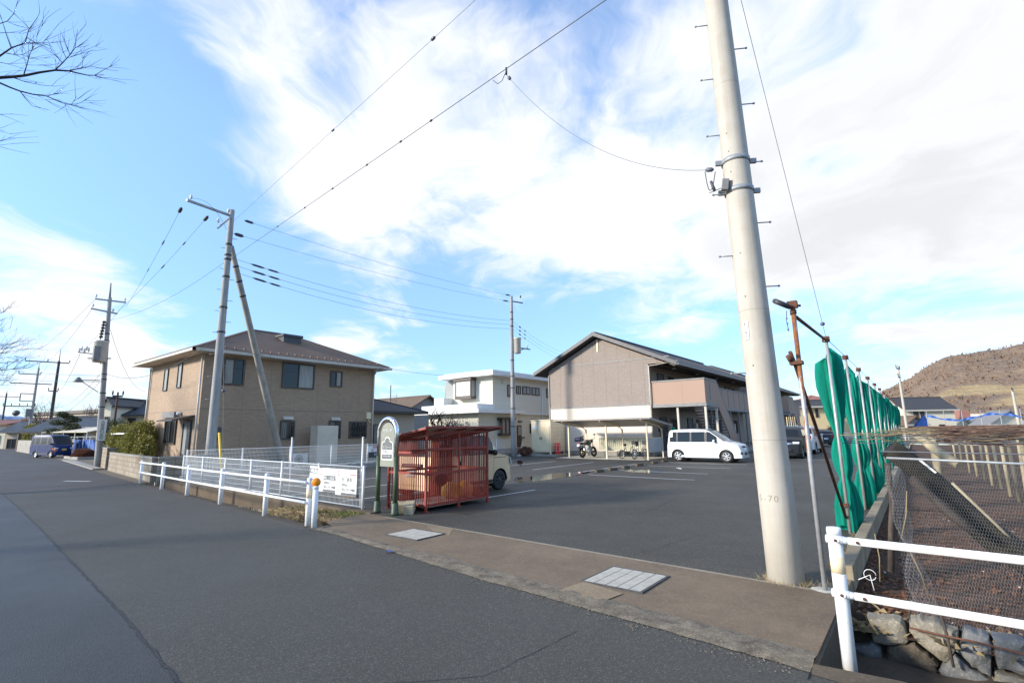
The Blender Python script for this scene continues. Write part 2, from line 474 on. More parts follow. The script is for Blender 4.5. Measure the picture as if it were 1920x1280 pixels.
def roof_slate(name, c1, c2, row=.085):
    m, nt, b = mat_new(name)
    v = coords(nt); x, y, z = sepxyz(nt, v)[:3]
    br = N(nt, 'ShaderNodeTexBrick'); br.offset = .5
    br.inputs['Scale'].default_value = 1.0; br.inputs['Brick Width'].default_value = .45; br.inputs['Row Height'].default_value = row
    br.inputs['Mortar Size'].default_value = .006
    br.inputs['Color1'].default_value = c4(c1); br.inputs['Color2'].default_value = c4(tuple(k*.84 for k in c1)); br.inputs['Mortar'].default_value = c4(tuple(k*.45 for k in c1))
    L(nt, comb(nt, math2(nt, 'ADD', x, y), z), br.inputs['Vector'])
    f = ramp(nt, noise(nt, v, .9, 5, .65), .35, .7)
    L(nt, mix(nt, math2(nt, 'MULTIPLY', f, .6), br.outputs['Color'], c2), b.inputs['Base Color']); b.inputs['Roughness'].default_value = .75
    return m
M['roof_brown'] = roof_slate('brown_slate_roof', (.195,.125,.085), (.14,.083,.05))
M['roof_grey'] = roof_slate('dark_slate_roof', (.062,.060,.066), (.05,.045,.045), .12)
M['roof_rust'] = roof_slate('rusty_metal_roof', (.17,.115,.07), (.11,.07,.05), .3)
def roof_tile(name, c1):
    """ridged pan tiles: rounded ribs down the slope, rows across it"""
    m, nt, b = mat_new(name)
    v = coords(nt); x, y, z = sepxyz(nt, v)[:3]
    h = math2(nt, 'ADD', x, y)
    s1 = math2(nt, 'ABSOLUTE', math2(nt, 'SINE', math2(nt, 'MULTIPLY', h, PI/.30)))
    s2 = math2(nt, 'FRACT', math2(nt, 'ADD', math2(nt, 'DIVIDE', z, .14), 100))
    hh = math2(nt, 'ADD', s1, math2(nt, 'MULTIPLY', s2, .5))
    f = ramp(nt, noise(nt, v, 1.8, 5), .3, .7)
    c = mix(nt, f, c1, tuple(k*.7 for k in c1))
    c = mix(nt, ramp(nt, s1, .25, 0.0), c, tuple(k*.4 for k in c1))
    L(nt, c, b.inputs['Base Color']); b.inputs['Roughness'].default_value = .5
    bump(nt, b, hh, .7, .06)
    return m
M['roof_tile'] = roof_tile('grey_pan_tiles', (.062,.065,.072))
M['roof_tile_orange'] = roof_tile('orange_pan_tiles', (.42,.17,.11))
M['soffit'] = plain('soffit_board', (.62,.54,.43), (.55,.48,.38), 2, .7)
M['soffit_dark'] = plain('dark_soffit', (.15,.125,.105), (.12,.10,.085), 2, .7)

def corrugated(name, col, period):
    m, nt, b = mat_new(name)
    v = coords(nt); x, y, z = sepxyz(nt, v)[:3]
    h = math2(nt, 'ADD', x, y)
    s1 = math2(nt, 'SINE', math2(nt, 'MULTIPLY', h, 2*PI/period))
    c = mix(nt, ramp(nt, noise(nt, v, 3), .3, .7), col, tuple(k*.86 for k in col))
    c = mix(nt, stripes(nt, h, period, period*.10), c, tuple(k*.55 for k in col))
    L(nt, c, b.inputs['Base Color']); b.inputs['Roughness'].default_value = .5
    bump(nt, b, s1, .8, .03); return m
M['corr_cream'] = corrugated('ribbed_cream_panel', (.56,.54,.41), .14)  # cream dimmed to carry the shadow of the shelter roof
def blockwall():
    m, nt, b = mat_new('concrete_blocks')
    v = coords(nt); x, y, z = sepxyz(nt, v)[:3]
    br = N(nt, 'ShaderNodeTexBrick'); br.offset = 0
    br.inputs['Scale'].default_value = 1.0; br.inputs['Brick Width'].default_value = .40; br.inputs['Row Height'].default_value = .20
    br.inputs['Mortar Size'].default_value = .014
    br.inputs['Color1'].default_value = c4((.34,.30,.24)); br.inputs['Color2'].default_value = c4((.255,.22,.17)); br.inputs['Mortar'].default_value = c4((.15,.125,.09))
    L(nt, comb(nt, math2(nt, 'ADD', x, y), z), br.inputs['Vector'])
    f = ramp(nt, noise(nt, v, 2.2, 6, .7), .4, .7)
    c = mix(nt, math2(nt, 'MULTIPLY', f, .6), br.outputs['Color'], (.2,.14,.085))
    f3 = ramp(nt, noise(nt, v, 3.1, 2, .5), .68, .72)
    c = mix(nt, f3, c, (.3,.11,.03))
    L(nt, c, b.inputs['Base Color']); b.inputs['Roughness'].default_value = .9
    bump(nt, b, noise(nt, v, 50, 5), .4, .01); return m
M['block'] = blockwall()
def rusty_pole():
    m, nt, b = mat_new('rusty_galvanised_pipe')
    v = coords(nt); z = sepxyz(nt, v)[2]
    g = mix(nt, ramp(nt, noise(nt, v, 14, 4), .3, .7), (.46,.46,.46), (.36,.36,.36))
    n1 = noise(nt, scalev(nt, v, 9, 9, 1.2), 2, 5, .65)
    up = ramp(nt, z, 1.5, 2.0)
    th = math2(nt, 'ADD', n1, math2(nt, 'MULTIPLY', up, .22))
    f = ramp(nt, th, .60, .68)
    r = mix(nt, ramp(nt, noise(nt, v, 30, 4), .3, .7), (.33,.12,.028), (.16,.055,.022))
    L(nt, mix(nt, f, g, r), b.inputs['Base Color'])
    b.inputs['Roughness'].default_value = .55
    L(nt, math2(nt, 'MULTIPLY', math2(nt, 'SUBTRACT', 1.0, f), .45), b.inputs['Metallic'])
    bump(nt, b, n1, .2, .005); return m
M['rust_pole'] = rusty_pole()
M['rust'] = plain('rust', (.15,.06,.03), (.08,.035,.022), 20, .85, bmp=.5)
def netmat():
    m, nt, b = mat_new('green_net_fabric')
    v = coords(nt)
    f = ramp(nt, noise(nt, scalev(nt, v, 12, 12, 1.2), 1.3, 4), .3, .7)
    c = mix(nt, f, (.022,.43,.31), (.012,.28,.20))
    L(nt, c, b.inputs['Base Color']); b.inputs['Roughness'].default_value = .95; b.inputs['Specular IOR Level'].default_value = .05
    tr = N(nt, 'ShaderNodeBsdfTranslucent'); L(nt, c, tr.inputs['Color'])
    ms = N(nt, 'ShaderNodeMixShader'); ms.inputs[0].default_value = .48
    out = nt.nodes['Material Output']
    L(nt, b.outputs[0], ms.inputs[1]); L(nt, tr.outputs[0], ms.inputs[2]); L(nt, ms.outputs[0], out.inputs['Surface'])
    bump(nt, b, noise(nt, scalev(nt, v, 1, 1, .07), 46, 3), .55, .02)
    return m
M['net'] = netmat()
def leafmat(name, cols):
    m, nt, b = mat_new(name)
    v = coords(nt)
    f = ramp(nt, noise(nt, v, 3.2, 3), .35, .65)
    f2 = ramp(nt, noise(nt, v, 40, 2), .3, .7)
    c = mix(nt, f, cols[0], cols[1]); c = mix(nt, math2(nt, 'MULTIPLY', f2, .6), c, cols[2])
    L(nt, c, b.inputs['Base Color']); b.inputs['Roughness'].default_value = .6
    tr = N(nt, 'ShaderNodeBsdfTranslucent'); L(nt, c, tr.inputs['Color'])
    ms = N(nt, 'ShaderNodeMixShader'); ms.inputs[0].default_value = .3
    L(nt, b.outputs[0], ms.inputs[1]); L(nt, tr.outputs[0], ms.inputs[2]); L(nt, ms.outputs[0], nt.nodes['Material Output'].inputs['Surface'])
    return m
M['leaf_hedge'] = leafmat('bamboo_leaf', ((.08,.125,.025),(.24,.235,.045),(.32,.23,.05)))
M['leaf_dark'] = leafmat('pine_leaf', ((.03,.05,.022),(.055,.075,.03),(.08,.085,.04)))
M['leaf_red'] = leafmat('red_azalea_leaf', ((.16,.05,.035),(.11,.045,.03),(.2,.09,.05)))
M['leaf_litter'] = leafmat('dry_leaf', ((.20,.085,.04),(.11,.055,.032),(.28,.13,.06)))
M['leaf_straw'] = leafmat('straw', ((.38,.29,.16),(.26,.19,.10),(.45,.36,.2)))
M['grass'] = leafmat('grass_blade', ((.07,.13,.02),(.12,.17,.03),(.2,.2,.06)))
M['scrap'] = plain('paper_scrap', (.62,.60,.56), (.5,.48,.44), 10, .8)

def hillmat():
    m, nt, b = mat_new('winter_hillside')
    v = coords(nt); z = sepxyz(nt, v)[2]
    n1 = noise(nt, v, .012, 6, .6); n2 = noise(nt, v, .09, 5, .65)
    f = ramp(nt, n2, .35, .65); n3 = noise(nt, scalev(nt, v, 1, .6, 1), .32, 5, .7)
    c = mix(nt, ramp(nt, n1, .35, .65), (.235,.155,.095), (.31,.21,.125))
    c = mix(nt, math2(nt, 'MULTIPLY', f, .7), c, (.165,.112,.085)); c = mix(nt, math2(nt, 'MULTIPLY', ramp(nt, n3, .40, .66), .35), c, (.31,.22,.145))
    c = mix(nt, math2(nt, 'MULTIPLY', ramp(nt, n3, .58, .40), .35), c, (.125,.088,.07))
    at = N(nt, 'ShaderNodeAttribute', attribute_name='field')
    c = mix(nt, ramp(nt, math2(nt, 'ADD', at.outputs['Fac'], math2(nt, 'MULTIPLY', n2, .3)), .55, .75), c, mix(nt, f, (.34,.23,.11), (.44,.32,.16)))
    L(nt, c, b.inputs['Base Color']); b.inputs['Roughness'].default_value = 1.0
    bump(nt, b, math2(nt, 'ADD', n2, math2(nt, 'MULTIPLY', n3, .5)), .8, 5.0)
    return m
M['hill'] = hillmat()
M['block_tan'] = concrete('tan_block', (.44,.38,.26), (.33,.27,.17), 3)
def grove():
    m, nt, b = mat_new('bare_grove'); v = coords(nt); nb = nt.nodes
    c = mix(nt, ramp(nt, noise(nt, v, .03, 4), .35, .65), (.19,.125,.088), (.27,.175,.105)); c = mix(nt, math2(nt, 'MULTIPLY', ramp(nt, noise(nt, v, .35, 3), .35, .65), .5), c, (.15,.105,.085))
    L(nt, c, b.inputs['Base Color']); b.inputs['Roughness'].default_value = 1.0; b.inputs['Specular IOR Level'].default_value = 0; return m
M['hill_tree'] = grove()
nt_ = M['hill_tree'].node_tree     # a grove of bare twigs scatters light evenly, so its clumps share one upward normal
nv_ = nt_.nodes.new('ShaderNodeCombineXYZ')
for i_, v_ in enumerate((-.42,-.62,.66)): nv_.inputs[i_].default_value = v_
for n_ in nt_.nodes:
    if n_.type in ('BSDF_PRINCIPLED',): nt_.links.new(nv_.outputs[0], n_.inputs['Normal'])
    if n_.type == 'MIX_SHADER': n_.inputs[0].default_value = 0.0
def mountmat():
    m, nt, b = mat_new('hazy_snowy_mountain')
    v = coords(nt); z = sepxyz(nt, v)[2]
    n1 = noise(nt, v, .0022, 6, .65)
    f = ramp(nt, math2(nt, 'ADD', math2(nt, 'MULTIPLY', n1, 700), z), 640, 800)
    c = mix(nt, f, (.20,.29,.42), (.66,.72,.80))  # bluish rock tone: distance haze put into the colour
    L(nt, c, b.inputs['Base Color']); b.inputs['Roughness'].default_value = 1.0
    bump(nt, b, n1, 1.0, 80.0)
    return m
M['mountain'] = mountmat()
def watermat():
    m, nt, b = mat_new('puddle_water')
    b.inputs['Base Color'].default_value = c4((.02,.02,.021)); b.inputs['Roughness'].default_value = .02
    b.inputs['Specular IOR Level'].default_value = 1.0; b.inputs['IOR'].default_value = 1.5
    bump(nt, b, noise(nt, coords(nt), 5, 2), .015, .01)
    return m
M['water'] = watermat()
def linemat():
    m, nt, b = mat_new('worn_road_paint')
    v = coords(nt)
    f = ramp(nt, noise(nt, v, 9, 6, .75), .34, .42)
    L(nt, mix(nt, f, (.16,.155,.15), (.68,.68,.65)), b.inputs['Base Color']); b.inputs['Roughness'].default_value = .7
    return m
M['line'] = linemat()
# ------------------------------------------------------------------ sky, clouds, sun
SUN_AZ, SUN_EL = (-.57, -.82), 20.0            # horizontal direction towards the sun, elevation in degrees
SKY_STRENGTH, SUN_STRENGTH, EXPOSURE = .126, 2.6, 1.28
world = bpy.data.worlds.new('World'); S.world = world; world.use_nodes = True
wt = world.node_tree; wt.nodes.clear()
out = wt.nodes.new('ShaderNodeOutputWorld'); bg = wt.nodes.new('ShaderNodeBackground')
sky = wt.nodes.new('ShaderNodeTexSky'); sky.sky_type = 'NISHITA'; sky.sun_disc = False
sky.sun_elevation = R(SUN_EL); sky.sun_rotation = math.atan2(SUN_AZ[0], SUN_AZ[1]); sky.altitude = 300; sky.air_density = 1.15; sky.dust_density = .15; sky.ozone_density = 1.8
gen = wt.nodes.new('ShaderNodeTexCoord').outputs['Generated']
gx, gy, gz = sepxyz(wt, gen)[:3]
# clouds lie on a flat layer: divide by the height of the view direction
zc = math2(wt, 'ADD', math2(wt, 'MAXIMUM', gz, 0.0), .16)
cx, cy = math2(wt, 'DIVIDE', gx, zc), math2(wt, 'DIVIDE', gy, zc)
cv = comb(wt, cx, cy, 1.3)
warp = N(wt, 'ShaderNodeTexNoise'); warp.inputs['Scale'].default_value = 1.1; warp.inputs['Detail'].default_value = 4; L(wt, cv, warp.inputs['Vector'])
wv = N(wt, 'ShaderNodeVectorMath', operation='MULTIPLY_ADD'); L(wt, warp.outputs['Color'], wv.inputs[0]); wv.inputs[1].default_value = (1.0,1.0,0); L(wt, cv, wv.inputs[2])
n_big = noise(wt, wv.outputs[0], 1.7, 10, .6)
streak = N(wt, 'ShaderNodeVectorRotate'); streak.rotation_type = 'Z_AXIS'; streak.inputs['Angle'].default_value = R(-25); L(wt, wv.outputs[0], streak.inputs['Vector'])
n_fine = noise(wt, scalev(wt, streak.outputs[0], 1.0, .38, 1), 3.2, 9, .62)
cov = math2(wt, 'ADD', math2(wt, 'MULTIPLY', math2(wt, 'SUBTRACT', n_big, .5), 3.1), math2(wt, 'MULTIPLY', math2(wt, 'SUBTRACT', n_fine, .5), 1.7))
# banks of cloud and clear gaps, each at its own bearing: (direction, half-width in degrees, weight)
CLOUDS = [
    (ray(1700,300), 26, .62), (ray(1350,420), 16, .42), (ray(1330,190), 8, .3), (ray(1560,120), 12, .25), (ray(1080,450), 12, .42), (ray(700,120), 9, .40), (ray(860,170), 9, .38), (ray(1010,270), 7, .40),
    (ray(700,360), 8, .36), (ray(560,340), 6, .25), (ray(90,530), 9, .55), (ray(260,600), 7, .50), (ray(30,470), 6, .30), (ray(800,30), 8, .15),
    (ray(720,660), 7, .75), (ray(600,400), 8, .3), (ray(760,440), 7, .3), (ray(1480,530), 8, .48), (ray(1180,510), 6, .42), (ray(1850,500), 12, .45), (ray(1720,690), 4, .30), (ray(1640,745), 3, .35), (ray(480,50), 5, .45), (ray(100,770), 8, .6), (ray(860,460), 7, .35),
    (ray(330,270), 13, -.40), (ray(500,110), 5, .2), (ray(470,230), 5, .12), (ray(640,220), 8, .3), (ray(140,330), 12, -.40), (ray(60,90), 12, -.05), (ray(330,110), 5, .18), (ray(820,610), 10, -.62), (ray(540,560), 9, -.55), (ray(1020,640), 9, -.62),
    (ray(1230,660), 9, -.70), (ray(1660,610), 7, -.62), (ray(1400,650), 7, -.65), (ray(1520,640), 6, -.45), (ray(400,470), 7, -.35), (ray(950,720), 8, -.4), (ray(1050,120), 5, -.12), (ray(60,680), 5, -.35), (ray(1120,200), 4, -.15),
]
for d, half, w in CLOUDS:
    d = d.normalized()
    dp = N(wt, 'ShaderNodeVectorMath', operation='DOT_PRODUCT'); L(wt, gen, dp.inputs[0]); dp.inputs[1].default_value = tuple(d)
    s = ramp(wt, dp.outputs['Value'], math.cos(R(half*1.55)), 1.0, True)
    cov = math2(wt, 'ADD', cov, math2(wt, 'MULTIPLY', s, w*.62))
mask = math2(wt, 'ADD', math2(wt, 'MULTIPLY', ramp(wt, cov, -.10, .84, True), .88), .12)
greyb = N(wt, 'ShaderNodeVectorMath', operation='DOT_PRODUCT'); L(wt, gen, greyb.inputs[0]); greyb.inputs[1].default_value = tuple(ray(1800,360).normalized())
gb = ramp(wt, greyb.outputs['Value'], math.cos(R(30)), math.cos(R(6)), True)
thick = math2(wt, 'MULTIPLY', ramp(wt, math2(wt, 'ADD', cov, math2(wt, 'MULTIPLY', n_fine, .3)), .25, 1.7, True), math2(wt, 'ADD', math2(wt, 'MULTIPLY', gb, .75), .15))
ccol = mix(wt, thick, (.80,.815,.85), (.60,.61,.635))
cl = N(wt, 'ShaderNodeVectorMath', operation='SCALE'); L(wt, ccol, cl.inputs[0]); cl.inputs['Scale'].default_value = 4.5
tint = mix(wt, 1.0, sky.outputs[0], (.74,.97,1.20), 'MULTIPLY')
dim = N(wt, 'ShaderNodeVectorMath', operation='SCALE'); L(wt, tint, dim.inputs[0]); L(wt, math2(wt, 'ADD', math2(wt, 'MULTIPLY', ramp(wt, gz, .0, .5), .50), .56), dim.inputs['Scale']); tint = mix(wt, ramp(wt, gz, .35, .0), dim.outputs[0], mix(wt, 1.0, dim.outputs[0], (.90,.97,1.24), 'MULTIPLY'))
ms = mix(wt, mask, tint, cl.outputs[0])
L(wt, ms, bg.inputs['Color']); bg.inputs['Strength'].default_value = SKY_STRENGTH
L(wt, bg.outputs[0], out.inputs['Surface'])
world.cycles.sampling_method = 'MANUAL'; world.cycles.sample_map_resolution = 512
sun = bpy.data.lights.new('sun', 'SUN'); suno = bpy.data.objects.new('sun', sun); COL.objects.link(suno)
sun.energy = SUN_STRENGTH; sun.angle = R(7); sun.color = (1.0, .92, .80)
hd = Vector((SUN_AZ[0], SUN_AZ[1], 0)).normalized()*math.cos(R(SUN_EL)) + Vector((0,0,math.sin(R(SUN_EL))))
suno.rotation_euler = (-hd).to_track_quat('-Z', 'Y').to_euler(); suno.location = hd*60
S.view_settings.view_transform = 'Standard'; S.view_settings.look = 'None'; S.view_settings.exposure = EXPOSURE; S.view_settings.gamma = 1
S.render.engine = 'CYCLES'
S.cycles.use_denoising = True; S.cycles.max_bounces = 6; S.cycles.diffuse_bounces = 3; S.cycles.glossy_bounces = 3; S.cycles.transparent_max_bounces = 8
S.render.film_transparent = False
# ------------------------------------------------------------------ ground, road, apron, parking lot
EDGE = [(60,2.0),(2,4.05),(-1.84,4.44),(-4.2,4.64),(-8.0,5.14),(-9.4,5.22),(-22.6,6.22),(-33.5,7.25),(-58,9.7),(-90,12.9),(-140,16.0)]
def edge_y(x):
    for (a, ya), (b, yb) in zip(EDGE, EDGE[1:]):
        if b <= x <= a: return ya + (yb-ya)*(x-a)/(b-a)
    return EDGE[0][1] if x > 0 else EDGE[-1][1]
g = MB()
xs = [-6000,-300,-60,-22.75,-9.0,-.78,60,300,6000]; ys = [-6000,-300,4.0,4.9,6.96,62,300,9000]
for i in range(len(xs)-1):
    for j in range(len(ys)-1):
        x0, x1, y0, y1 = xs[i], xs[i+1], ys[j], ys[j+1]
        if x0 == -.78 and y0 in (4.0, 4.9, 6.96): continue
        if x0 == -22.75 and y0 == 4.9: continue
        g.poly([(x0,y0,-.016),(x1,y0,-.016),(x1,y1,-.016),(x0,y1,-.016)])
structure(g, 'ground', M['earth'], recenter=False)

# road: three surfacings that butt at the seams
SEAM = [(60,1.0),(10,1.25),(-4.29,1.56),(-6.18,1.72),(-12.43,2.14),(-17.7,2.47),(-22.2,2.7)]
def seam_y(x):
    for (a, ya), (b, yb) in zip(SEAM, SEAM[1:]):
        if b <= x <= a: return ya + (yb-ya)*(x-a)/(b-a)
    return 2.7
rd = MB()
xs_ = sorted(set([p[0] for p in EDGE if -22.3 < p[0] <= 60] + [p[0] for p in SEAM] + [-20,-15,-11,-3,-1,0,5,20,40]), reverse=True)
for a, b in zip(xs_, xs_[1:]):
    rd.poly([(a,seam_y(a),0),(a,edge_y(a),0),(b,edge_y(b),0),(b,seam_y(b),0)], 0)
    rd.poly([(a,-8,0),(a,seam_y(a),0),(b,seam_y(b),0),(b,-8,0)], 1)
for a, b in ((-22.2,-33.5),(-33.5,-58),(-58,-90),(-90,-140)):
    rd.poly([(a,-8 if a > -50 else -4,0),(a,edge_y(a),0),(b,edge_y(b),0),(b,-4,0)], 2)
structure(rd, 'road', [M['road'], M['road_smooth'], M['road_old']], recenter=False)
# tar seams
rnd = random.Random(3)
sm = MB()
def ragged(pts, w0, w1, z=.004, step=.12):
    P = []
    for (x0,y0), (x1,y1) in zip(pts, pts[1:]):
        n = max(2, int(math.hypot(x1-x0, y1-y0)/step))
        for k in range(n): P.append((x0+(x1-x0)*k/n, y0+(y1-y0)*k/n))
    P.append(pts[-1])
    nx, ny = -(pts[-1][1]-pts[0][1]), pts[-1][0]-pts[0][0]; l = math.hypot(nx, ny); nx /= l; ny /= l
    prev = None
    for x, y in P:
        o = rnd.uniform(-.012,.012); w = rnd.uniform(w0, w1)
        q = ((x+nx*(o-w), y+ny*(o-w), z), (x+nx*(o+w), y+ny*(o+w), z))
        if prev: sm.poly([prev[0], prev[1], q[1], q[0]][::-1])
        prev = q
ragged([(2,1.43),(-4.29,1.56),(-6.18,1.72),(-12.43,2.14),(-17.7,2.47),(-22.2,2.7)], .004, .017)
ragged([(-22.2,2.4),(-22.2,4.6)], .03, .09); ragged([(-22.2,4.6),(-22.35,6.15)], .005, .03)
ragged([(-22.2,-6),(-22.2,2.4)], .02, .06)
ragged([(-5.2,8.3),(-4.6,10.2),(-4.9,12.6),(-4.1,15.5),(-4.3,19)], .001, .006); ragged([(-3.3,6.6),(-3.0,8.4),(-2.2,10.1),(-2.4,13)], .001, .005); ragged([(-13.2,13.2),(-11.9,14.6),(-9.7,15.4)], .001, .007)
ragged([(-10.5,2.4),(-9.1,3.1),(-8.2,4.4)], .001, .005); ragged([(-3.4,2.1),(-2.6,2.9),(-2.5,4.0)], .001, .004)
structure(sm, 'road_seam', M['tar'], recenter=False)
gr_ = MB()
for k in range(2000):
    x = rnd.uniform(-9,-.9); e_ = edge_y(x); y = e_+rnd.gauss(.0,.10)-.04 if k < 1500 else (6.45+.042*(-1-x)+abs(rnd.gauss(0,.25)) if k < 2200 else rnd.uniform(4.9,9)); s = rnd.uniform(.0025,.0075)
    gr_.add([(x+s,y,.006),(x,y+s,.006),(x-s,y,.006),(x,y-s,.006),(x,y,.008+s)], [(0,1,4),(1,2,4),(2,3,4),(3,0,4)])
tag(gr_.build('grit', M['kerb_rough'], recenter=False), 'fine grit strewn along the road edge and apron', 'grit', kind='stuff')
ln = MB(); p0 = onz(122,903); p1 = onz(160,901.5)
ln.poly([(p0.x-.5,p0.y,.005),(p1.x+.4,p1.y,.005),(p1.x+.4,p1.y+.14,.005),(p0.x-.5,p0.y+.14,.005)])
structure(ln, 'road_marking', M['line'], recenter=False)

# exposed-aggregate kerb strip along the road, then the brown concrete apron in front of the lot
ks = MB(); kx = [-.80,-1.84,-3,-4.2,-5.4,-6.6,-8.0,-8.7]
for a, b in zip(kx, kx[1:]):
    ya, yb = edge_y(a), edge_y(b); wa, wb = (.36 if a > -6 else .22), (.36 if b > -6 else .2)
    ks.grid(lambda i, j, a=a, b=b, ya=ya, yb=yb, wa=wa, wb=wb: (a+(b-a)*i/14, (ya+(yb-ya)*i/14)+(wa+(wb-wa)*i/14)*j/4 - .02*(j==0)*rnd.random(), .006+.022*mnoise.noise(((a+(b-a)*i/14)*7, j*1.3, 2.1))*(0 < j < 4)+.012*(0 < j < 4)), 14, 4)
structure(ks, 'kerb_strip', M['kerb_rough'], recenter=False)
ap = MB()
for a, b in zip(kx, kx[1:]):
    wa, wb = (.35 if a > -6 else .21), (.35 if b > -6 else .19)
    fa, fb = 6.36+.042*(-1-a), 6.36+.042*(-1-b)
    ap.poly([(a,edge_y(a)+wa,.004),(a,fa,.012),(b,fb,.012),(b,edge_y(b)+wb,.004)][::-1], 0)
    ap.poly([(a,fa,.012),(a,fa+.07,.010),(b,fb+.07,.010),(b,fb,.012)][::-1], 1)
ap.poly([(-1.0,edge_y(-1),.003)]*0 or [(-8.7,5.5,.006),(-9.3,5.75,.006),(-9.5,6.9,.006),(-8.7,6.75,.006)], 0)
zq = lambda x, y: tuple(onz(x, y, .0135))
ap.poly([zq(1040,1108), zq(1096,1089), zq(1168,1112), zq(1118,1131)], 2)
ap.poly([zq(800,985), zq(850,990), zq(842,1004), zq(812,996)], 2)
structure(ap, 'apron', [M['apron'], M['apron_pale'], concrete('apron_patch', (.29,.215,.13), (.2,.14,.085), 3, .8)], recenter=False)

lot = MB()
lot.poly([(-.9,6.42,0),(-.9,75,0),(-9.6,75,0),(-9.6,6.78,0)])
lot.poly([(-9.6,6.78,0),(-9.6,75,0),(-21.9,75,0),(-21.9,7.0,0)])
structure(lot, 'parking_lot', M['lot'], recenter=False)
# a darker relaid strip on the left of the lot, its ragged edge running away from the road
ps = MB(); E1 = [(-7.55,7.9),(-7.5,9.36),(-7.15,11.8),(-6.9,14.5),(-6.58,17.6)]
P = []
for (x0,y0), (x1,y1) in zip(E1, E1[1:]):
    for k in range(20): P.append((x0+(x1-x0)*k/20+rnd.uniform(-.04,.04), y0+(y1-y0)*k/20))
for (x0,y0), (x1,y1) in zip(P, P[1:]):
    ps.poly([(x0,y0,.003),(x1,y1,.003),(-9.9,y1,.003),(-9.9,y0,.003)])
structure(ps, 'asphalt_patch', M['lot_patch'], recenter=False)

mk = MB()
def stripe(x0, y0, x1, y1, w=.075):
    d = Vector((x1-x0, y1-y0, 0)).normalized(); n = Vector((-d.y, d.x, 0))*w/2
    a, b = Vector((x0,y0,.007)), Vector((x1,y1,.007))
    mk.poly([a-n, b-n, b+n, a+n])
for x in (-9.05,-11.62,-14.05,-16.5,-18.95): stripe(x, 7.6, x+.12, 12.2)
for x in (-10.98,-13.5,-15.95,-18.4): stripe(x, 18.3, x-.15, 23.9)
for y in (17.32,19.87,22.85,25.5): stripe(-10.1, y, -6.4, y-.1)
for y in (31.0,33.5,36.2,38.8,41.4,44): stripe(-8.0, y, -3.6, y)
stripe(-6.45,17.3,-6.05,17.3)
structure(mk, 'parking_markings', M['line'], recenter=False)

def puddle(pts, name='puddle'):
    p = MB(); Q = []
    n = len(pts)
    for i in range(n):
        for k in range(6):
            t = k/6; p0, p1, p2, p3 = (Vector((*pts[(i+j-1) % n], 0)) for j in range(4))
            q = .5*((2*p1)+(p2-p0)*t+(2*p0-5*p1+4*p2-p3)*t*t+(3*p1-p0-3*p2+p3)*t**3)
            Q.append((q.x+rnd.uniform(-.03,.03), q.y+rnd.uniform(-.03,.03), .0055))
    p.poly(Q); structure(p, name, M['water'], recenter=False)
def zz(X, Y, ox=960, oy=820, s=3.0): q = onz(ox+X/s, oy+Y/s); return (q.x, q.y)
puddle([zz(22,226), zz(30,250), zz(130,247), zz(260,228), zz(345,216), zz(425,200), zz(440,188), zz(390,193), zz(330,197), zz(230,202), zz(120,218)])
puddle([zz(625,179), zz(700,181), zz(770,182), zz(835,185), zz(832,199), zz(740,199), zz(640,191)])
puddle([zz(30,130), zz(60,135), zz(52,160), zz(34,150)])
puddle([zz(925,170), zz(960,172), zz(955,177), zz(930,176)])

# left ditch between guardrail and fence: verge, channel floor, retaining wall
vg = MB(); X = [-9.0,-10.5,-12,-14,-16,-18,-20,-22.75]
for a, b in zip(X, X[1:]):
    ya, yb = edge_y(a), edge_y(b)
    vg.grid(lambda i, j, a=a, b=b, ya=ya, yb=yb: (a+(b-a)*i/16, ya-.02+(yb-ya)*i/16+.42*j/6, -.002+.03*mnoise.noise(((a+(b-a)*i/16)*3, j*.9, 5))*(j > 0)-.07*(j/6)**2), 16, 6)
structure(vg, 'road_verge', M['dirt'], recenter=False)
ch = MB()
ch.grid(lambda i, j: (-9.3-13.5*i/90, edge_y(-9.3-13.5*i/90)+.38+(6.96-edge_y(-9.3-13.5*i/90)-.38)*j/8, (-.08 if j == 0 else -.36)+.06*mnoise.noise((i*.7, j*.8, 1))+(.16 if i < 6 else 0)), 90, 8)
structure(ch, 'ditch_bed', M['dirt'], recenter=False)

# vineyard soil: bumpy, strewn with leaves
so = MB()
def soil_z(x, y):
    return -.13 + .07*mnoise.noise((x*.9, y*.9, 3)) + .035*mnoise.noise((x*4, y*4, 7)) - .15*max(0, min(1, (6.7-y)/.6))*.5
so.grid(lambda i, j: (-.80+ (i/70)**1.6*34, 6.1+(j/150)**2.0*56, soil_z(-.80+(i/70)**1.6*34, 6.1+(j/150)**2.0*56)), 70, 150)
structure(so, 'soil', M['soil'], recenter=False)
db = MB(); db.grid(lambda i, j: (-.78+9*i/40, 4.0+2.3*j/14, -.52+.08*mnoise.noise((i*.5, j*.5, 9))+.12*j/14), 40, 14)
structure(db, 'ditch_floor', M['dirt'], recenter=False)
# concrete lip of the road beside the right ditch
lp = MB()
E2 = [(-.80,4.46),(-.3,4.52),(.3,4.42),(2,4.18),(9,3.5)]
for (a, ya), (b, yb) in zip(E2, E2[1:]):
    lp.poly([(a,edge_y(a)-.04,.004),(b,edge_y(b)-.04,.004),(b,yb,.012),(a,ya,.012)]); lp.poly([(a,ya,.012),(b,yb,.012),(b,yb,-.8),(a,ya,-.8)])
lp.poly([(-.80,4.2,.011),(-.80,6.5,.011),(-.80,6.5,-.8),(-.80,4.2,-.8)][::-1])
structure(lp, 'ditch_lip', M['concrete_brown'], recenter=False)

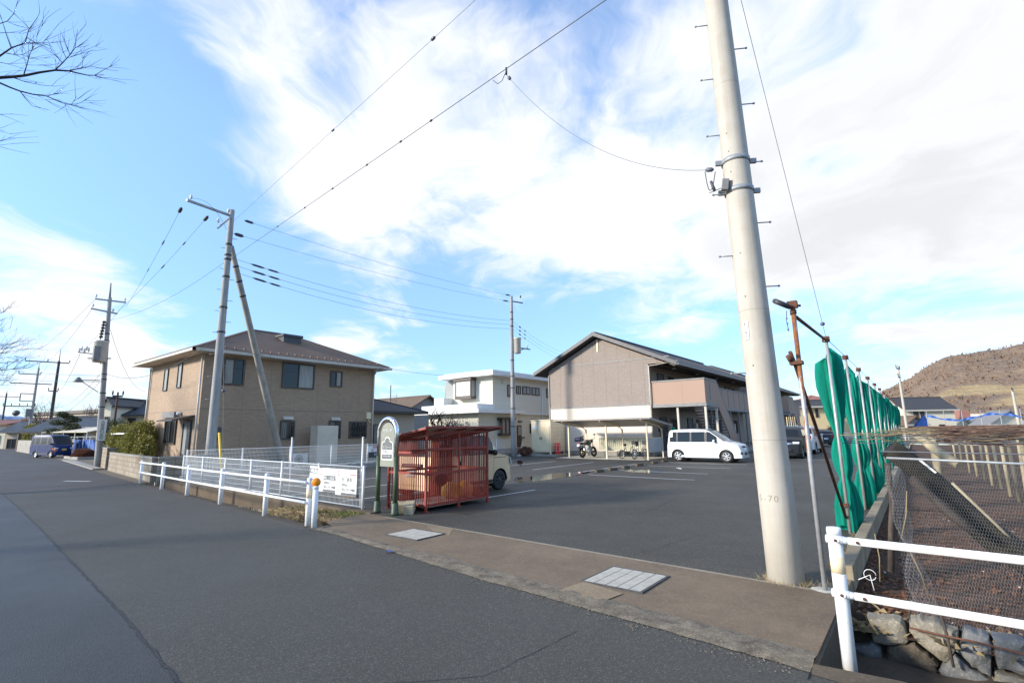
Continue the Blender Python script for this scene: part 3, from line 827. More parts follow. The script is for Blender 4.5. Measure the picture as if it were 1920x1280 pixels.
# far hill on the right and snow mountains
HX, HY = 210, 640
EL = [(-12,.3),(-6,1.2),(-3.5,2.4),(-1.5,3.5),(0,4.3),(1.2,5.3),(2.4,6.0),(4,6.2),(6.5,6.35),(10,6.9),(16,6.2),(30,5)]
def hill_z(x, y):
    a = math.degrees(math.atan2(x, y)); d = math.hypot(x, y)
    el = 5
    for (a0,e0),(a1,e1) in zip(EL, EL[1:]):
        if a0 <= a <= a1: el = e0+(e1-e0)*(a-a0)/(a1-a0)
    prof = math.tan(R(el))*670
    rise = max(0, min(1, (d-330)/340)); rise = rise**1.2*(1 if d < 700 else max(.3, 1-(d-700)/500))
    return prof*rise + 5*mnoise.noise((x*.012, y*.012, 1))*rise*2 + 3*mnoise.noise((x*.05, y*.05, 4))*rise
hl = MB()
hl.grid(lambda i, j: ((lambda a, d: (d*math.sin(R(a)), d*math.cos(R(a)), hill_z(d*math.sin(R(a)), d*math.cos(R(a)))-.5))(-7+37*i/120, 320+560*j/90)), 120, 90)
def field(x, y):
    a = math.degrees(math.atan2(x, y)); d = math.hypot(x, y)
    k = max(0, 1-abs((d-450-8*(a-4))/115))*max(0, min(1, (a-.2)/1.2))
    return k*.75+.9*mnoise.noise((x*.022, y*.03, 2))*min(1, k*2)
ho = structure(hl, 'hill', M['hill'], recenter=False)
fa = ho.data.attributes.new('field', 'FLOAT', 'POINT'); fa.data.foreach_set('value', [field(v[0], v[1]) for v in hl.v])
wd = MB(); wr = random.Random(11); made = 0
while made < 2600:
    a = wr.uniform(-5, 20); d = wr.uniform(345, 720); x, y = d*math.sin(R(a)), d*math.cos(R(a))
    if field(x, y) > .33+.15*wr.random() or wr.random() < .3: continue
    z = hill_z(x, y)-.4; h_ = wr.uniform(1.0, 2.1); w_ = h_*wr.uniform(.28,.5); made += 1
    for q in range(2):
        t_ = wr.uniform(0, PI); ux, uy = math.cos(t_)*w_, math.sin(t_)*w_
        wd.add([(x,y,z), (x+ux,y+uy,z+h_*.55), (x+ux*.5,y+uy*.5,z+h_*.92), (x-ux*.2,y-uy*.2,z+h_), (x-ux,y-uy,z+h_*.5)], [(0,1,2,3,4)])
tag(wd.build('woods', M['hill_tree'], recenter=False), 'bare brown winter woodland covering the far hillside', 'woods', kind='stuff')
mt = MB()
def mz(a):
    return 330+190*mnoise.noise((a*.11, 3.3, 0))+120*mnoise.noise((a*.33, 7.1, 0))+50*mnoise.noise((a*1.1, 1.7, 0))
mt.grid(lambda i, j: ((lambda a, d: (d*math.sin(R(a)), d*math.cos(R(a)), -20+mz(a)*(j/8)**.9*(1+.25*mnoise.noise((i*.3, j*.6, 2)))))(-118+130*i/200, 9000+2600*j/8)), 200, 8)
structure(mt, 'mountains', M['mountain'], recenter=False)
# ------------------------------------------------------------------ buildings
def slab(mb, plane, at, n, a0, a1, z0, z1, t0, t1, m=0):
    """box on a wall plane: plane 'x' (wall x=at, a runs along y) or 'y'; n outward sign; t0..t1 offsets outward"""
    p, q = at+n*t0, at+n*t1
    p, q = min(p, q), max(p, q)
    if plane == 'x': mb.box(p, q, a0, a1, z0, z1, m)
    else: mb.box(a0, a1, p, q, z0, z1, m)
def window(par, plane, at, n, a0, a1, z0, z1, frame, pane, fr=.055, mull=1, proud=.05, sill=False, bars=0, name='window', panes=None):
    f = MB()
    slab(f, plane, at, n, a0-fr, a1+fr, z1, z1+fr, .002, proud); slab(f, plane, at, n, a0-fr, a1+fr, z0-fr, z0, .002, proud+(.03 if sill else 0))
    slab(f, plane, at, n, a0-fr, a0, z0, z1, .002, proud); slab(f, plane, at, n, a1, a1+fr, z0, z1, .002, proud)
    for k in range(mull):
        c = a0+(a1-a0)*(k+1)/(mull+1); slab(f, plane, at, n, c-.025, c+.025, z0, z1, .002, proud-.008)
    for k in range(bars):
        c = a0+(a1-a0)*(k+.5)/bars; slab(f, plane, at, n, c-.01, c+.01, z0-.02, z1+.02, proud+.01, proud+.03)
    fo = f.build(name, frame, par)
    cells = mull+1
    pm = panes or [pane]*cells
    g = MB(); mats = list(dict.fromkeys(pm))
    for k in range(cells):
        c0 = a0+(a1-a0)*k/cells; c1 = a0+(a1-a0)*(k+1)/cells
        slab(g, plane, at, n, c0+(.0 if k == 0 else .025), c1-(.0 if k == cells-1 else .025), z0, z1, .003, .02, mats.index(pm[k]))
    g.build('pane', mats, fo)
    return fo
def wx(px0, py0, px1, py1, X):
    a = onx(px0, (py0+py1)/2, X); b = onx(px1, (py0+py1)/2, X); c = onx((px0+px1)/2, py0, X); d = onx((px0+px1)/2, py1, X)
    return min(a.y,b.y), max(a.y,b.y), d.z, c.z
def wy(px0, py0, px1, py1, Y):
    a = ony(px0, (py0+py1)/2, Y); b = ony(px1, (py0+py1)/2, Y); c = ony((px0+px1)/2, py0, Y); d = ony((px0+px1)/2, py1, Y)
    return min(a.x,b.x), max(a.x,b.x), d.z, c.z
def hip_roof(x0, x1, y0, y1, ze, zr, t=.12, along='y', run=None):
    """hip roof over a rectangle (eave edges given); returns (tiles, edge board)"""
    r = MB(); e = MB()
    h = (x1-x0)/2 if along == 'y' else (y1-y0)/2
    run = run or h
    if along == 'y': ra, rb = ((x0+x1)/2, y0+run, zr), ((x0+x1)/2, y1-run, zr)
    else: ra, rb = (x0+run, (y0+y1)/2, zr), (x1-run, (y0+y1)/2, zr)
    c = [(x0,y0,ze),(x1,y0,ze),(x1,y1,ze),(x0,y1,ze)]
    if along == 'y': fs = [[c[0],c[1],ra],[c[1],c[2],rb,ra],[c[2],c[3],rb],[c[3],c[0],ra,rb]]
    else: fs = [[c[0],c[1],rb,ra],[c[1],c[2],rb],[c[2],c[3],ra,rb],[c[3],c[0],ra]]
    for f in fs: r.poly(f)
    e.box(x0, x1, y0, y1, ze-t, ze-.004)
    # ridge and hip caps
    for a, b in ((ra,rb),(c[0],ra),(c[3],ra if along == 'y' and False else (ra if along == 'x' else rb)),(c[1],ra if along == 'y' else rb),(c[2],rb)):
        a = Vector(a); b = Vector(b)
        r.bar(a+Vector((0,0,.01)), b+Vector((0,0,.01)), .16, .07)
    return r, e
def gable_roof(x0, x1, y0, y1, ze, zr, t=.14, along='y'):
    r = MB()
    if along == 'y':
        xm = (x0+x1)/2
        r.prism([(x0,y0,ze),(xm,y0,zr),(xm,y0,zr-t),(x0,y0,ze-t)], (0,y1-y0,0)); r.prism([(xm,y0,zr),(x1,y0,ze),(x1,y0,ze-t),(xm,y0,zr-t)], (0,y1-y0,0))
        r.box(xm-.12, xm+.12, y0, y1, zr-.03, zr+.08)
    else:
        ym = (y0+y1)/2
        r.prism([(x0,y0,ze),(x0,ym,zr),(x0,ym,zr-t),(x0,y0,ze-t)][::-1], (x1-x0,0,0)); r.prism([(x0,ym,zr),(x0,y1,ze),(x0,y1,ze-t),(x0,ym,zr-t)][::-1], (x1-x0,0,0))
        r.box(x0, x1, ym-.12, ym+.12, zr-.03, zr+.08)
    return r
def gable_walls(x0, x1, y0, y1, ze, zr, z0=0, along='y'):
    w = MB(); w.box(x0, x1, y0, y1, z0, ze)
    if along == 'y': w.prism([(x0,y0,ze),(x1,y0,ze),((x0+x1)/2,y0,zr)], (0,y1-y0,0))
    else: w.prism([(x0,y0,ze),(x0,y1,ze),(x0,(y0+y1)/2,zr)], (x1-x0,0,0))
    return w

# --- the tan brick house by the guardrail
HX0, HX1, HY0, HY1, HZ = -34.2, -26.7, 9.55, 19.4, 5.62
h = thing('brick_house', (-30.4,14.5,0), 'two storey tan brick clad house with brown hip roof and roof vent', 'house')
w = MB(); w.box(HX0, HX1, HY0, HY1, .42, HZ); w.build('wall', M['siding_brick'], h)
w = MB(); w.box(HX0-.02, HX1+.02, HY0-.02, HY1+.02, -.1, .42); w.build('foundation', M['concrete'], h)
w = MB(); w.box(HX0-1.2, HX0-.003, HY0+.6, HY0+4.2, .1, 3.85); w.box(HX0-1.25, HX0-.003, HY0+.55, HY0+4.25, 3.85, 3.92); w.build('balcony', M['siding_brick'], h)
r, e = hip_roof(HX0-.68, HX1+.68, HY0-.68, HY1+.68, HZ+.16, 7.85, .16, 'y')
for k in range(22):       # snow guards along the eave
    yy = HY0+.3+k*.45; r.box(HX1+.30, HX1+.42, yy, yy+.05, HZ+.30, HZ+.40)
ro = r.build('roof', M['roof_brown'], h)
e.build('soffit', M['soffit'], h)
gt = MB()
gt.box(HX1+.68, HX1+.80, HY0-.8, HY1+.8, HZ+.0, HZ+.13); gt.box(HX0-.8, HX1+.80, HY0-.80, HY0-.68, HZ+.0, HZ+.13)
gt.tube([(HX1+.06,HY0-.12,HZ-.1),(HX1+.06,HY0-.12,.1)], .045); gt.tube([(HX1+.12,HY1-.08,HZ-.1),(HX1+.12,HY1-.08,.1)], .045); gt.tube([(HX0+.05,HY0-.07,HZ-.1),(HX0+.05,HY0-.07,.1)], .045)
gt.tube([(HX1+.74,HY1-.3,HZ),(HX1+.4,HY1-.2,HZ-.25),(HX1+.12,HY1-.08,HZ-.3)], .04)
gt.build('gutter', M['trim_pale'], h)
vt = MB(); vp = onz(541,648,6.95)
vt.box(vp.x-.45, vp.x+.45, vp.y-.55, vp.y+.55, 6.5, 7.46); vt.box(vp.x-.52, vp.x+.52, vp.y-.62, vp.y+.62, 7.42, 7.56)
vt.build('roof_vent', M['steel_dark'], ro)
X = HX1
for (a, b, c, d), mu, pan, bars in (((421,675,455,719),1,['curtain','glass'],0), ((531,684,587,726),1,['glass','curtain'],0), ((621,698,639,723),1,['glass','curtain'],0),
        ((527,791,549,821),1,['curtain','glass'],6), ((618,791,636,820),1,['curtain','glass'],5), ((656,792,685,818.5),1,['glass','glass'],9)):
    y0, y1, z0, z1 = wx(a, b, c, d, X)
    window(h, 'x', X, 1, y0, y1, z0, z1, M['trim_brown'], None, .075, mu, .07, bars=bars, panes=[M[k] for k in pan])
for px, py in ((539,783.5),(628,785)):
    q = onx(px, py, X); v = MB(); v.prism([(X+.002,q.y-.28,q.z-.08),(X+.16,q.y-.28,q.z-.08),(X+.10,q.y-.28,q.z+.09),(X+.002,q.y-.28,q.z+.09)], (0,.56,0)); v.build('vent_hood', M['trim_pale'], h)
q = onx(401,812,X); v = MB(); v.box(X+.002, X+.12, q.y-.28, q.y+.28, q.z-.3, q.z+.3); v.build('meter_box', M['steel_dark'], h)
q = onx(689.5,779,X); v = MB(); v.box(X+.002, X+.14, q.y-.16, q.y+.16, q.z-.2, q.z+.2); v.tube([(X+.06,q.y,q.z-.2),(X+.06,q.y+.1,q.z-.4),(X+.06,q.y+.25,q.z-.42)], .03); v.build('cable_box', M['cream'], h)
Y = HY0
for a, b, c, d in ((335,683,341,725),(309,693,315,731)):
    x0, x1, z0, z1 = wy(a, b, c, d, Y); window(h, 'y', Y, -1, x0, x1, z0, z1, M['trim_brown'], M['glass_pale'], .05, 0, .06)
x0, x1, z0, z1 = wy(311,786,330,830,Y); sw = window(h, 'y', Y, -1, x0, x1, z0, z1, M['trim_brown'], M['glass'], .07, 1, .08)
sb = MB(); sb.box(x0-.15, x1+.15, Y-.22, Y-.003, z1+.08, z1+.36); sb.build('shutter_box', M['trim_grey'], sw)
x0, x1, z0, z1 = wy(344,792,356,866,Y)
d = MB(); d.box(x0, x1, Y-.06, Y-.003, .44, z1); d.box(x0-.08, x0, Y-.09, Y-.003, .42, z1+.08); d.box(x1, x1+.08, Y-.09, Y-.003, .42, z1+.08); d.box(x0, x1, Y-.09, Y-.003, z1, z1+.08)
do = d.build('door', M['steel_dark'], h)
d = MB(); d.box(x0+.12, x1-.35, Y-.075, Y-.062, .8, z1-.2); d.build('door_glass', M['glass_pale'], do)
d = MB(); d.tube([(x1-.18,Y-.11,1.1),(x1-.18,Y-.11,1.9)], .018); d.build('handle', M['galv'], do)
d = MB(); d.prism([(x0-1.0,Y-.003,z1+.35),(x0-1.0,Y-.95,z1+.12),(x0-1.0,Y-.95,z1+.05),(x0-1.0,Y-.003,z1+.26)], (x1-x0+1.3,0,0)); d.build('door_canopy', M['trim_brown'], h)
q = ony(340,775,Y); d = MB(); d.lathe([(.0,-.22),(.07,-.2),(.11,-.1),(.08,-.02),(.06,0)], (q.x,Y,q.z), 10, axis='y'); d.build('wall_lamp', M['white'], h)
st = MB(); st.box(x0-1.6, x1+.6, Y-1.7, Y-.025, -.02, .22); st.box(x0-1.6, x1+.6, Y-1.1, Y-.025, .22, .40); st.build('porch_step', M['concrete'], h)

# water heater tank and air conditioner beside the house
q = onx(606,866,-25.6)
t = MB(); t.box(-26.0, -25.25, q.y-.62, q.y+.62, .12, 2.12); t.box(-25.97, -25.28, q.y-.55, q.y+.55, 0, .12)
tag(t.build('water_heater', M['soffit'], bevel=.02), 'tall beige water heater cabinet behind the mesh fence beside brick house', 'water heater')
q = onx(563,864,-26.0); ac = thing('air_conditioner', (-26.1,q.y,0), 'white air conditioner unit on ground against the brick house', 'air conditioner')
t = MB(); t.box(-26.28, -25.98, q.y-.42, q.y+.42, .08, .66); t.build('body', M['white_matt'], ac, bevel=.015)
t = MB()
for k in range(3): t.lathe([(.24-.07*k,0),(.24-.07*k,.012),(.22-.07*k,.012),(.22-.07*k,0)], (-25.98,q.y-.1,.37), 20, axis='x', caps=False)
for k in range(6): t.cbox((-25.972,q.y-.1,.37), (.008,.012,.46), 0, Matrix.Rotation(PI*k/6, 3, 'X'))
t.build('fan_grille', M['steel_dark'], ac)
t = MB(); t.box(-26.25, -26.0, q.y-.36, q.y-.30, 0, .08); t.box(-26.25, -26.0, q.y+.30, q.y+.36, 0, .08); t.build('foot', M['black'], ac)
# white stones along the wall base
sg = MB(); sr = random.Random(5)
for k in range(900):
    x, y = sr.uniform(-26.6,-22.3), sr.uniform(10.5,27); s = sr.uniform(.05,.13)
    vs = [(x+s*math.cos(a)*sr.uniform(.7,1.1), y+s*math.sin(a)*sr.uniform(.7,1.1), 0) for a in [i*PI/3 for i in range(6)]]
    sg.add(vs+[(x,y,s*.75)], [(i,(i+1) % 6,6) for i in range(6)])
tag(sg.build('white_gravel', M['concrete_pale'], recenter=False), 'white stones strewn along the foot of the brick house', 'gravel', kind='stuff')

# --- white two storey house behind the lot
X = -25.6
cz = lambda px, py: onx(px, py, X)
y2, y1 = cz(924,740).y, cz(897,800).y
zr = cz(930,697).z
wh = thing('white_house', (-30,34,0), 'white flat roofed two storey house with bay windows and glass sunroom', 'house')
w = MB(); w.box(-31.05, X, y1, 46, 0, 3.05); w.box(-29.95, X-.01, y2, 46, 3.05, zr-.35); w.build('wall', M['siding_white'], wh)
w = MB(); w.box(-30.9, X+.7, y2-.8, 46.5, zr-.35, zr-.02); w.box(-30.6, X+.35, y2-.45, 46.4, zr-.02, zr+.10); w.build('roof', M['white_matt'], wh)
w = MB(); w.box(-32.0, X+.75, y1-.8, y2+3.2, 3.05, 3.32); w.box(-31.6, X+.15, y1-.3, y2-.01, 3.32, 3.75); w.box(X-.005, X+.18, y2+3.2, 46, 3.02, 3.16)
w.box(-31.1, -29.97, y1+.6, y2+1.5, 3.75, 4.4); w.build('lower_roof', M['white_matt'], wh)
w = MB(); w.box(-31.09, X+.04, y1-.04, 46, -.02, .35); w.build('foundation', M['concrete'], wh)
# bay window upper (front), sunroom, small windows, lower bay, door
x0, x1, z0, z1 = wy(864,715,891,744,y2)
b = MB(); b.box(x0-.1, x1+.1, y2-.62, y2-.003, z0-.2, z0-.02); b.box(x0-.14, x1+.14, y2-.68, y2-.003, z1+.02, z1+.2)
for px in (x0-.06, x1-.03): b.box(px, px+.09, y2-.60, y2-.50, z0-.02, z1+.02)
b.box(x0, x1, y2-.60, y2-.565, z0-.02, z0+.06); b.box(x0, x1, y2-.60, y2-.565, z1-.06, z1+.02); b.box(x1-.03, x1+.05, y2-.08, y2-.003, z0-.02, z1+.02)
bo = b.build('bay_window', M['trim_brown'], wh)
b = MB(); b.box(x0+.04, x1-.03, y2-.56, y2-.53, z0-.02, z1+.02); b.build('curtain', M['white_matt'], bo)
b = MB(); b.box(x1+.01, x1+.03, y2-.50, y2-.003, z0-.02, z1+.02); b.build('pane', M['glass_pale'], bo)
sn = MB(); sx = -31.05
for k in range(4):
    yy = y2+.2+k*.75
    sn.tube([(sx,yy,4.3),(sx,yy,5.3),(sx+.25,yy,5.75),(sx+.8,yy,6.0),(-29.96,yy,6.05)], .035, 6)
for zz_ in (4.3,5.3,6.0): sn.tube([(sx if zz_ < 6 else sx+.8, y2+.2, zz_),(sx if zz_ < 6 else sx+.8, y2+2.45, zz_)], .03, 6)
so_ = sn.build('sunroom', M['trim_brown'], wh)
sn = MB(); sn.box(sx+.01, sx+.02, y2+.2, y2+2.4, 4.3, 5.28); sn.box(sx+.02, -29.96, y2+.16, y2+.17, 4.3, 5.9); sn.build('sunroom_glass', M['glass_pale'], so_)
for a, b_, c, d_ in ((952,723,956,742),(968.5,725,975,737),(980,726,993,738),(997.5,728,1010,739.5),(1025,730,1029,744)):
    y0_, y1_, z0, z1 = wx(a, b_, c, d_, X); window(wh, 'x', X, 1, y0_, y1_, z0, z1, M['trim_brown'], M['glass_pale'], .07, 1 if c-a > 6 else 0, .06)
y0_, y1_, z0, z1 = wx(934,787,955,812,X)
b = MB(); b.box(X+.002, X+.5, y0_-.1, y1_+.1, z0-.15, z0); b.box(X+.002, X+.55, y0_-.15, y1_+.15, z1, z1+.18)
for k in range(4): yy = y0_+(y1_-y0_)*k/3; b.box(X+.38, X+.45, yy-.04, yy+.04, z0, z1)
bo = b.build('bay_window', M['trim_brown'], wh)
b = MB(); b.box(X+.36, X+.375, y0_, y1_, z0, z1); b.build('pane', M['curtain'], bo)
y0_, y1_, z0, z1 = wx(969,797,977,825,X)
b = MB(); b.box(X+.002, X+.06, y0_, y1_, .4, z1); do = b.build('door', M['trim_brown'], wh)
b = MB(); b.box(X+.062, X+.075, y0_+.1, y1_-.1, 1.35, z1-.1); b.build('pane', M['glass_pale'], do)
y0_, y1_, z0, z1 = wx(993,794,1003,812,X); b = MB(); b.box(X+.002, X+.15, y0_, y1_, z0, z1); b.build('window_grille', M['black'], wh)
for px, py in ((974,790),(979,820),(997,787)):
    q = onx(px, py, X); b = MB(); b.box(X+.002, X+.14, q.y-.2, q.y+.2, q.z-.08, q.z+.08); b.build('wall_vent', M['trim_grey'], wh)
q = onx(935,715,X); b = MB(); b.box(X-.008, X+.03, q.y+.3, q.y+.55, q.z-.15, q.z+.15); b.build('wall_vent', M['trim_pale'], wh)
for px in (1015,): q = onx(px,740,X); b = MB(); b.tube([(X+.07,q.y,5.4),(X+.07,q.y,.1)], .04); b.build('downpipe', M['white_matt'], wh)

# --- low dark roofed house between the two
gh = thing('bungalow', (-29,23.5,0), 'low house with dark slate roof and skylight behind brick house', 'house')
w = MB(); w.box(-34, -27.9, 19.9, 23.8, 0, 2.95); w.build('wall', M['wall_beige'], gh)
r = MB(); e = MB(); c0, c1, c2, c3, ra, rb = (-34.8,19.7,3.1), (-27.2,19.7,3.1), (-27.2,24.5,3.1), (-34.8,24.5,3.1), (-31,19.7,4.45), (-31,20.6,4.45)
for f in ([c0,c1,ra],[c1,c2,rb,ra],[c2,c3,rb],[c3,c0,ra,rb]): r.poly(f)
r.bar(Vector(c2)+Vector((0,0,.01)), rb, .16, .07); e.box(-34.8,-27.2,19.7,24.5,2.96,3.096)
ro = r.build('roof', M['roof_grey'], gh); e.build('eave', M['steel_dark'], gh)
q = onz(716,762,3.75); r = MB(); r.prism([(q.x-.35,q.y-.4,q.z-.02),(q.x+.35,q.y-.4,q.z-.32),(q.x+.35,q.y-.4,q.z-.2),(q.x-.35,q.y-.4,q.z+.10)], (0,.9,0)); r.build('skylight', M['glass_pale'], ro)
window(gh, 'x', -27.9, 1, 20.4, 21.9, 1.0, 2.2, M['trim_brown'], M['curtain'], .06, 1, .06)
bw = MB(); bw.box(-25.0, -24.8, 20.5, 27.5, 0, 1.25); tag(bw.build('garden_wall', M['wall_beige']), 'beige rendered garden wall in front of the dark roofed bungalow', 'garden wall')
# --- house with rusty roof far behind it
bh = thing('rusty_roof_house', (-66,54,0), 'old gabled house with rusty brown metal roof behind bungalow', 'house')
gable_walls(-72, -60.7, 51.2, 57.6, 5.6, 7.2, 0, 'x').build('wall', M['trim_grey'], bh)
gable_roof(-74, -60, 50.4, 58.4, 5.35, 7.45, .2, 'x').build('roof', M['roof_rust'], bh)
q = onx(732,750,-44)
a = MB(); a.tube([(-44,q.y,0),(-44,q.y,onx(732,722,-44).z)], .05, 6)
for z_ in (5.6, 5.1): a.bar((-44,q.y,z_), (-44,q.y+1.0,z_), .03, .03); a.bar((-44,q.y+.8,z_-.3), (-44,q.y+.8,z_+.3), .02, .02)
tag(a.build('antenna_mast', M['steel_dark']), 'thin dark antenna mast with side arms above the bungalow roof', 'antenna mast')

# --- apartment blocks (the second stands behind the first)
def apartment(y0, length, label, detail=True):
    ap = thing('apartment_block', (-15,y0,0), label, 'apartment block')
    x0, x1, xe = -20.7, -13.05, -11.4
    ylen = y0+length
    apex = 8.2; xr = -16.6
    zl = 5.72; zrr = lambda x: apex-.20-(x-xr)*.447
    zll = lambda x: apex-.20-(xr-x)*.47
    # walls: cream below, grey-brown above with the gable
    w = MB(); w.box(x0, x1, y0, ylen, .3, 3.22); w.build('lower_wall', M['siding_cream'], ap)
    w = MB(); w.prism([(x0,y0,3.22),(x1,y0,3.22),(x1,y0,5.78),(xe+.1,y0,5.78),(xe+.1,y0,zrr(xe+.1)-.12),(xr,y0,apex-.32),(x0,y0,zll(x0)-.12)], (0,length,0)); w.build('upper_wall', M['siding_grey'], ap)
    w = MB(); w.box(x0-.02, x1+.02, y0-.02, ylen, -.05, .3); w.build('foundation', M['concrete'], ap)
    t = MB(); t.box(x0-.015, x1+.015, y0-.03, y0-.004, 3.19, 3.30); t.prism([(x0-.01,y0-.025,6.10),(xe-.35,y0-.025,6.10),(xe-.35,y0-.025,6.18),(x0-.01,y0-.025,6.18)][::-1], (0,.02,0)) if False else None
    t.box(x0+.05, xe-.25, y0-.022, y0-.004, 6.13, 6.19); t.box(x0-.03, x0+.04, y0-.06, y0-.004, .3, 5.6); t.box(x1-.06, x1+.06, y0-.05, y0-.004, 3.3, 5.74)
    t.build('band', M['trim_grey'], ap)
    t = MB(); t.box(xr-.06, xr+.06, y0-.04, y0-.004, apex-1.25, apex-.42); t.build('gable_vent', M['cream'], ap)
    # roof
    yb = y0-.55; ye = ylen+.5; th = .2
    r = MB()
    exl, exr = x0-.95, xe+.42
    r.prism([(exl,yb,zll(exl)+.2),(xr,yb,apex),(xr,yb,apex-th),(exl,yb,zll(exl)+.2-th)][::-1], (0,ye-yb,0)); r.prism([(xr,yb,apex),(exr,yb,zrr(exr)+.2),(exr,yb,zrr(exr)+.2-th),(xr,yb,apex-th)][::-1], (0,ye-yb,0))
    r.box(xr-.15, xr+.15, yb+.05, ye, apex-.03, apex+.07)
    ro = r.build('roof', M['roof_grey'], ap)
    b = MB()
    b.prism([(exl-.03,yb-.05,zll(exl)+.24),(xr,yb-.05,apex+.05),(xr,yb-.05,apex-.20),(exl-.03,yb-.05,zll(exl)-.01)][::-1], (0,.049,0)); b.prism([(xr,yb-.05,apex+.05),(exr+.03,yb-.05,zrr(exr)+.24),(exr+.03,yb-.05,zrr(exr)-.01),(xr,yb-.05,apex-.20)][::-1], (0,.049,0))
    b.build('bargeboard', plain('barge_grey', (.085,.083,.085), None, 5, .5) if detail else bpy.data.materials['barge_grey'], ro)
    b = MB(); b.box(exr, exr+.12, yb, ye, zrr(exr)+.02, zrr(exr)+.15); b.box(exl-.12, exl, yb, ye, zll(exl)+.02, zll(exl)+.15); b.build('gutter', M['trim_grey'], ro)
    # ceiling over the upper walkway, walkway floor
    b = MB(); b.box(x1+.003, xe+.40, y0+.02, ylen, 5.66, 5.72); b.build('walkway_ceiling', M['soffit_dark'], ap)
    for k in range(int(length/5)):
        b = MB(); b.lathe([(.14,0),(.14,.06),(.08,.09)], (-12.2,y0+2.2+k*4.6,5.57), 12); b.build('ceiling_lamp', M['white_matt'], ap)
    b = MB(); b.box(x1+.003, xe, y0+.06, ylen, 3.02, 3.17); b.box(xe, -9.62, y0+.06, y0+2.2, 3.02, 3.17); b.build('walkway_floor', M['trim_grey'], ap)
    # balcony fronts
    b = MB(); b.box(x1+.05, -9.6, y0, y0+.06, 3.17, 4.58); b.box(-9.66, -9.6, y0+.06, y0+2.2, 3.17, 4.58)
    b.box(xe-.06, xe, y0+2.2, ylen, 3.17, 4.58); b.build('balcony', M['balcony'], ap)
    b = MB(); b.box(x1+.05, -9.56, y0-.04, y0+.10, 4.58, 4.66); b.box(-9.70, -9.56, y0+.10, y0+2.2, 4.58, 4.66); b.box(xe-.10, xe+.04, y0+2.2, ylen, 4.58, 4.66)
    b.box(x1+.05, -9.56, y0-.03, y0-.002, 3.0, 3.2); b.box(-9.598, -9.56, y0-.002, y0+2.2, 3.0, 3.2); b.box(xe+.002, xe+.04, y0+2.2, ylen, 3.0, 3.2)
    for k in range(int(length/1.55)): b.box(xe+.002, xe+.02, y0+3.4+k*1.55, y0+3.55+k*1.55, 3.2, 4.58)
    b.box(-9.598, -9.58, y0+.9, y0+1.05, 3.4, 4.5)
    b.build('railing_cap', M['trim_grey'], ap)
    # stair: boarded stringers, treads
    s = MB(); ya, yc = y0+2.2, y0+5.9
    for xx in (-9.66, -11.18):
        s.prism([(xx,ya,3.17),(xx,ya,4.62),(xx,ya+.12,4.62),(xx,yc-.1,1.35),(xx,yc+.1,.12),(xx,yc-.35,.12)][::-1], (.06,0,0))
    so2 = s.build('stair', M['balcony'], ap)
    s = MB(); s.prism([(-9.59,ya+.02,4.66),(-9.59,ya+.12,4.66),(-9.59,yc-.08,1.38),(-9.59,yc-.2,1.34)], (-.1,0,0)); s.build('stair_cap', M['trim_grey'], so2)
    s = MB()
    for k in range(15):
        f = (k+1)/16; s.box(-11.12, -9.67, ya+(yc-ya)*f-.14, ya+(yc-ya)*f+.12, 3.1*(1-f)+.0, 3.1*(1-f)+.05)
    s.build('tread', M['steel_dark'], so2)
    # posts
    for xx, yy in ((-11.36,y0+.1),(-9.68,y0+.05),(-9.68,y0+2.1)):
        b = MB(); b.box(xx-.06, xx+.06, yy-.06+.07, yy+.06+.07, 0, 3.0); b.build('post', M['trim_pale'], ap)
    yy = y0+6.8
    while yy < ylen:
        b = MB(); b.box(xe-.12, xe, yy, yy+.12, 0, 3.0); b.build('post', M['trim_grey'], ap); yy += 2.35
    # long wall finish, doors and windows on both floors
    b = MB(); b.box(x1+.002, x1+.03, y0+.02, ylen, .3, 3.0); b.box(x1+.002, x1+.03, y0+.02, ylen, 3.17, 5.66); b.build('walkway_wall', M['siding_pink'], ap)
    xw = x1+.03
    for zf in (.32, 3.18):
        yy = y0+1.35; k = 0
        while yy < ylen-3:
            d = MB(); d.box(xw+.002, xw+.05, yy, yy+.92, zf, zf+2.05); d.box(xw+.002, xw+.08, yy-.07, yy, zf, zf+2.12); d.box(xw+.002, xw+.08, yy+.92, yy+.99, zf, zf+2.12); d.box(xw+.002, xw+.08, yy, yy+.92, zf+2.05, zf+2.12)
            do = d.build('door', M['steel_dark'], ap)
            d = MB(); d.box(xw+.05, xw+.1, yy+.78, yy+.82, zf+.9, zf+1.15); d.build('handle', M['galv'], do)
            window(ap, 'x', xw, 1, yy+1.9, yy+2.8, zf+.95, zf+2.0, M['trim_brown'], M['glass'], .06, 1, .06, bars=7)
            b = MB(); b.box(xw+.002, xw+.2, yy+1.25, yy+1.6, zf+.25, zf+1.75); b.build('meter_cupboard', M['trim_pale'], ap)
            b = MB(); b.box(xw+.002, xw+.08, yy-.32, yy-.18, zf+1.2, zf+1.45); b.build('doorbell', M['black'], ap)
            yy += 5.0; k += 1
    b = MB(); b.tube([(x0-.08,y0+.1,5.5),(x0-.08,y0+.1,.1)], .04); b.build('downpipe', M['trim_pale'], ap)
    b = MB(); b.tube([(xe+.35,y0-.1,5.80),(x1+.10,y0-.1,5.64),(x1+.10,y0-.1,.1)], .04); b.build('downpipe', M['trim_pale'], ap)
    b = MB(); b.box(x1, -9.9, y0+.6, ylen, -.02, .14); b.build('walkway_slab', M['concrete'], ap)
    return ap
apartment(30.3, 21.5, 'two storey apartment block with grey gable, salmon balcony and outside stair')
apartment(55.2, 17.0, 'second apartment block standing behind the first, seen past the big concrete pole', False)
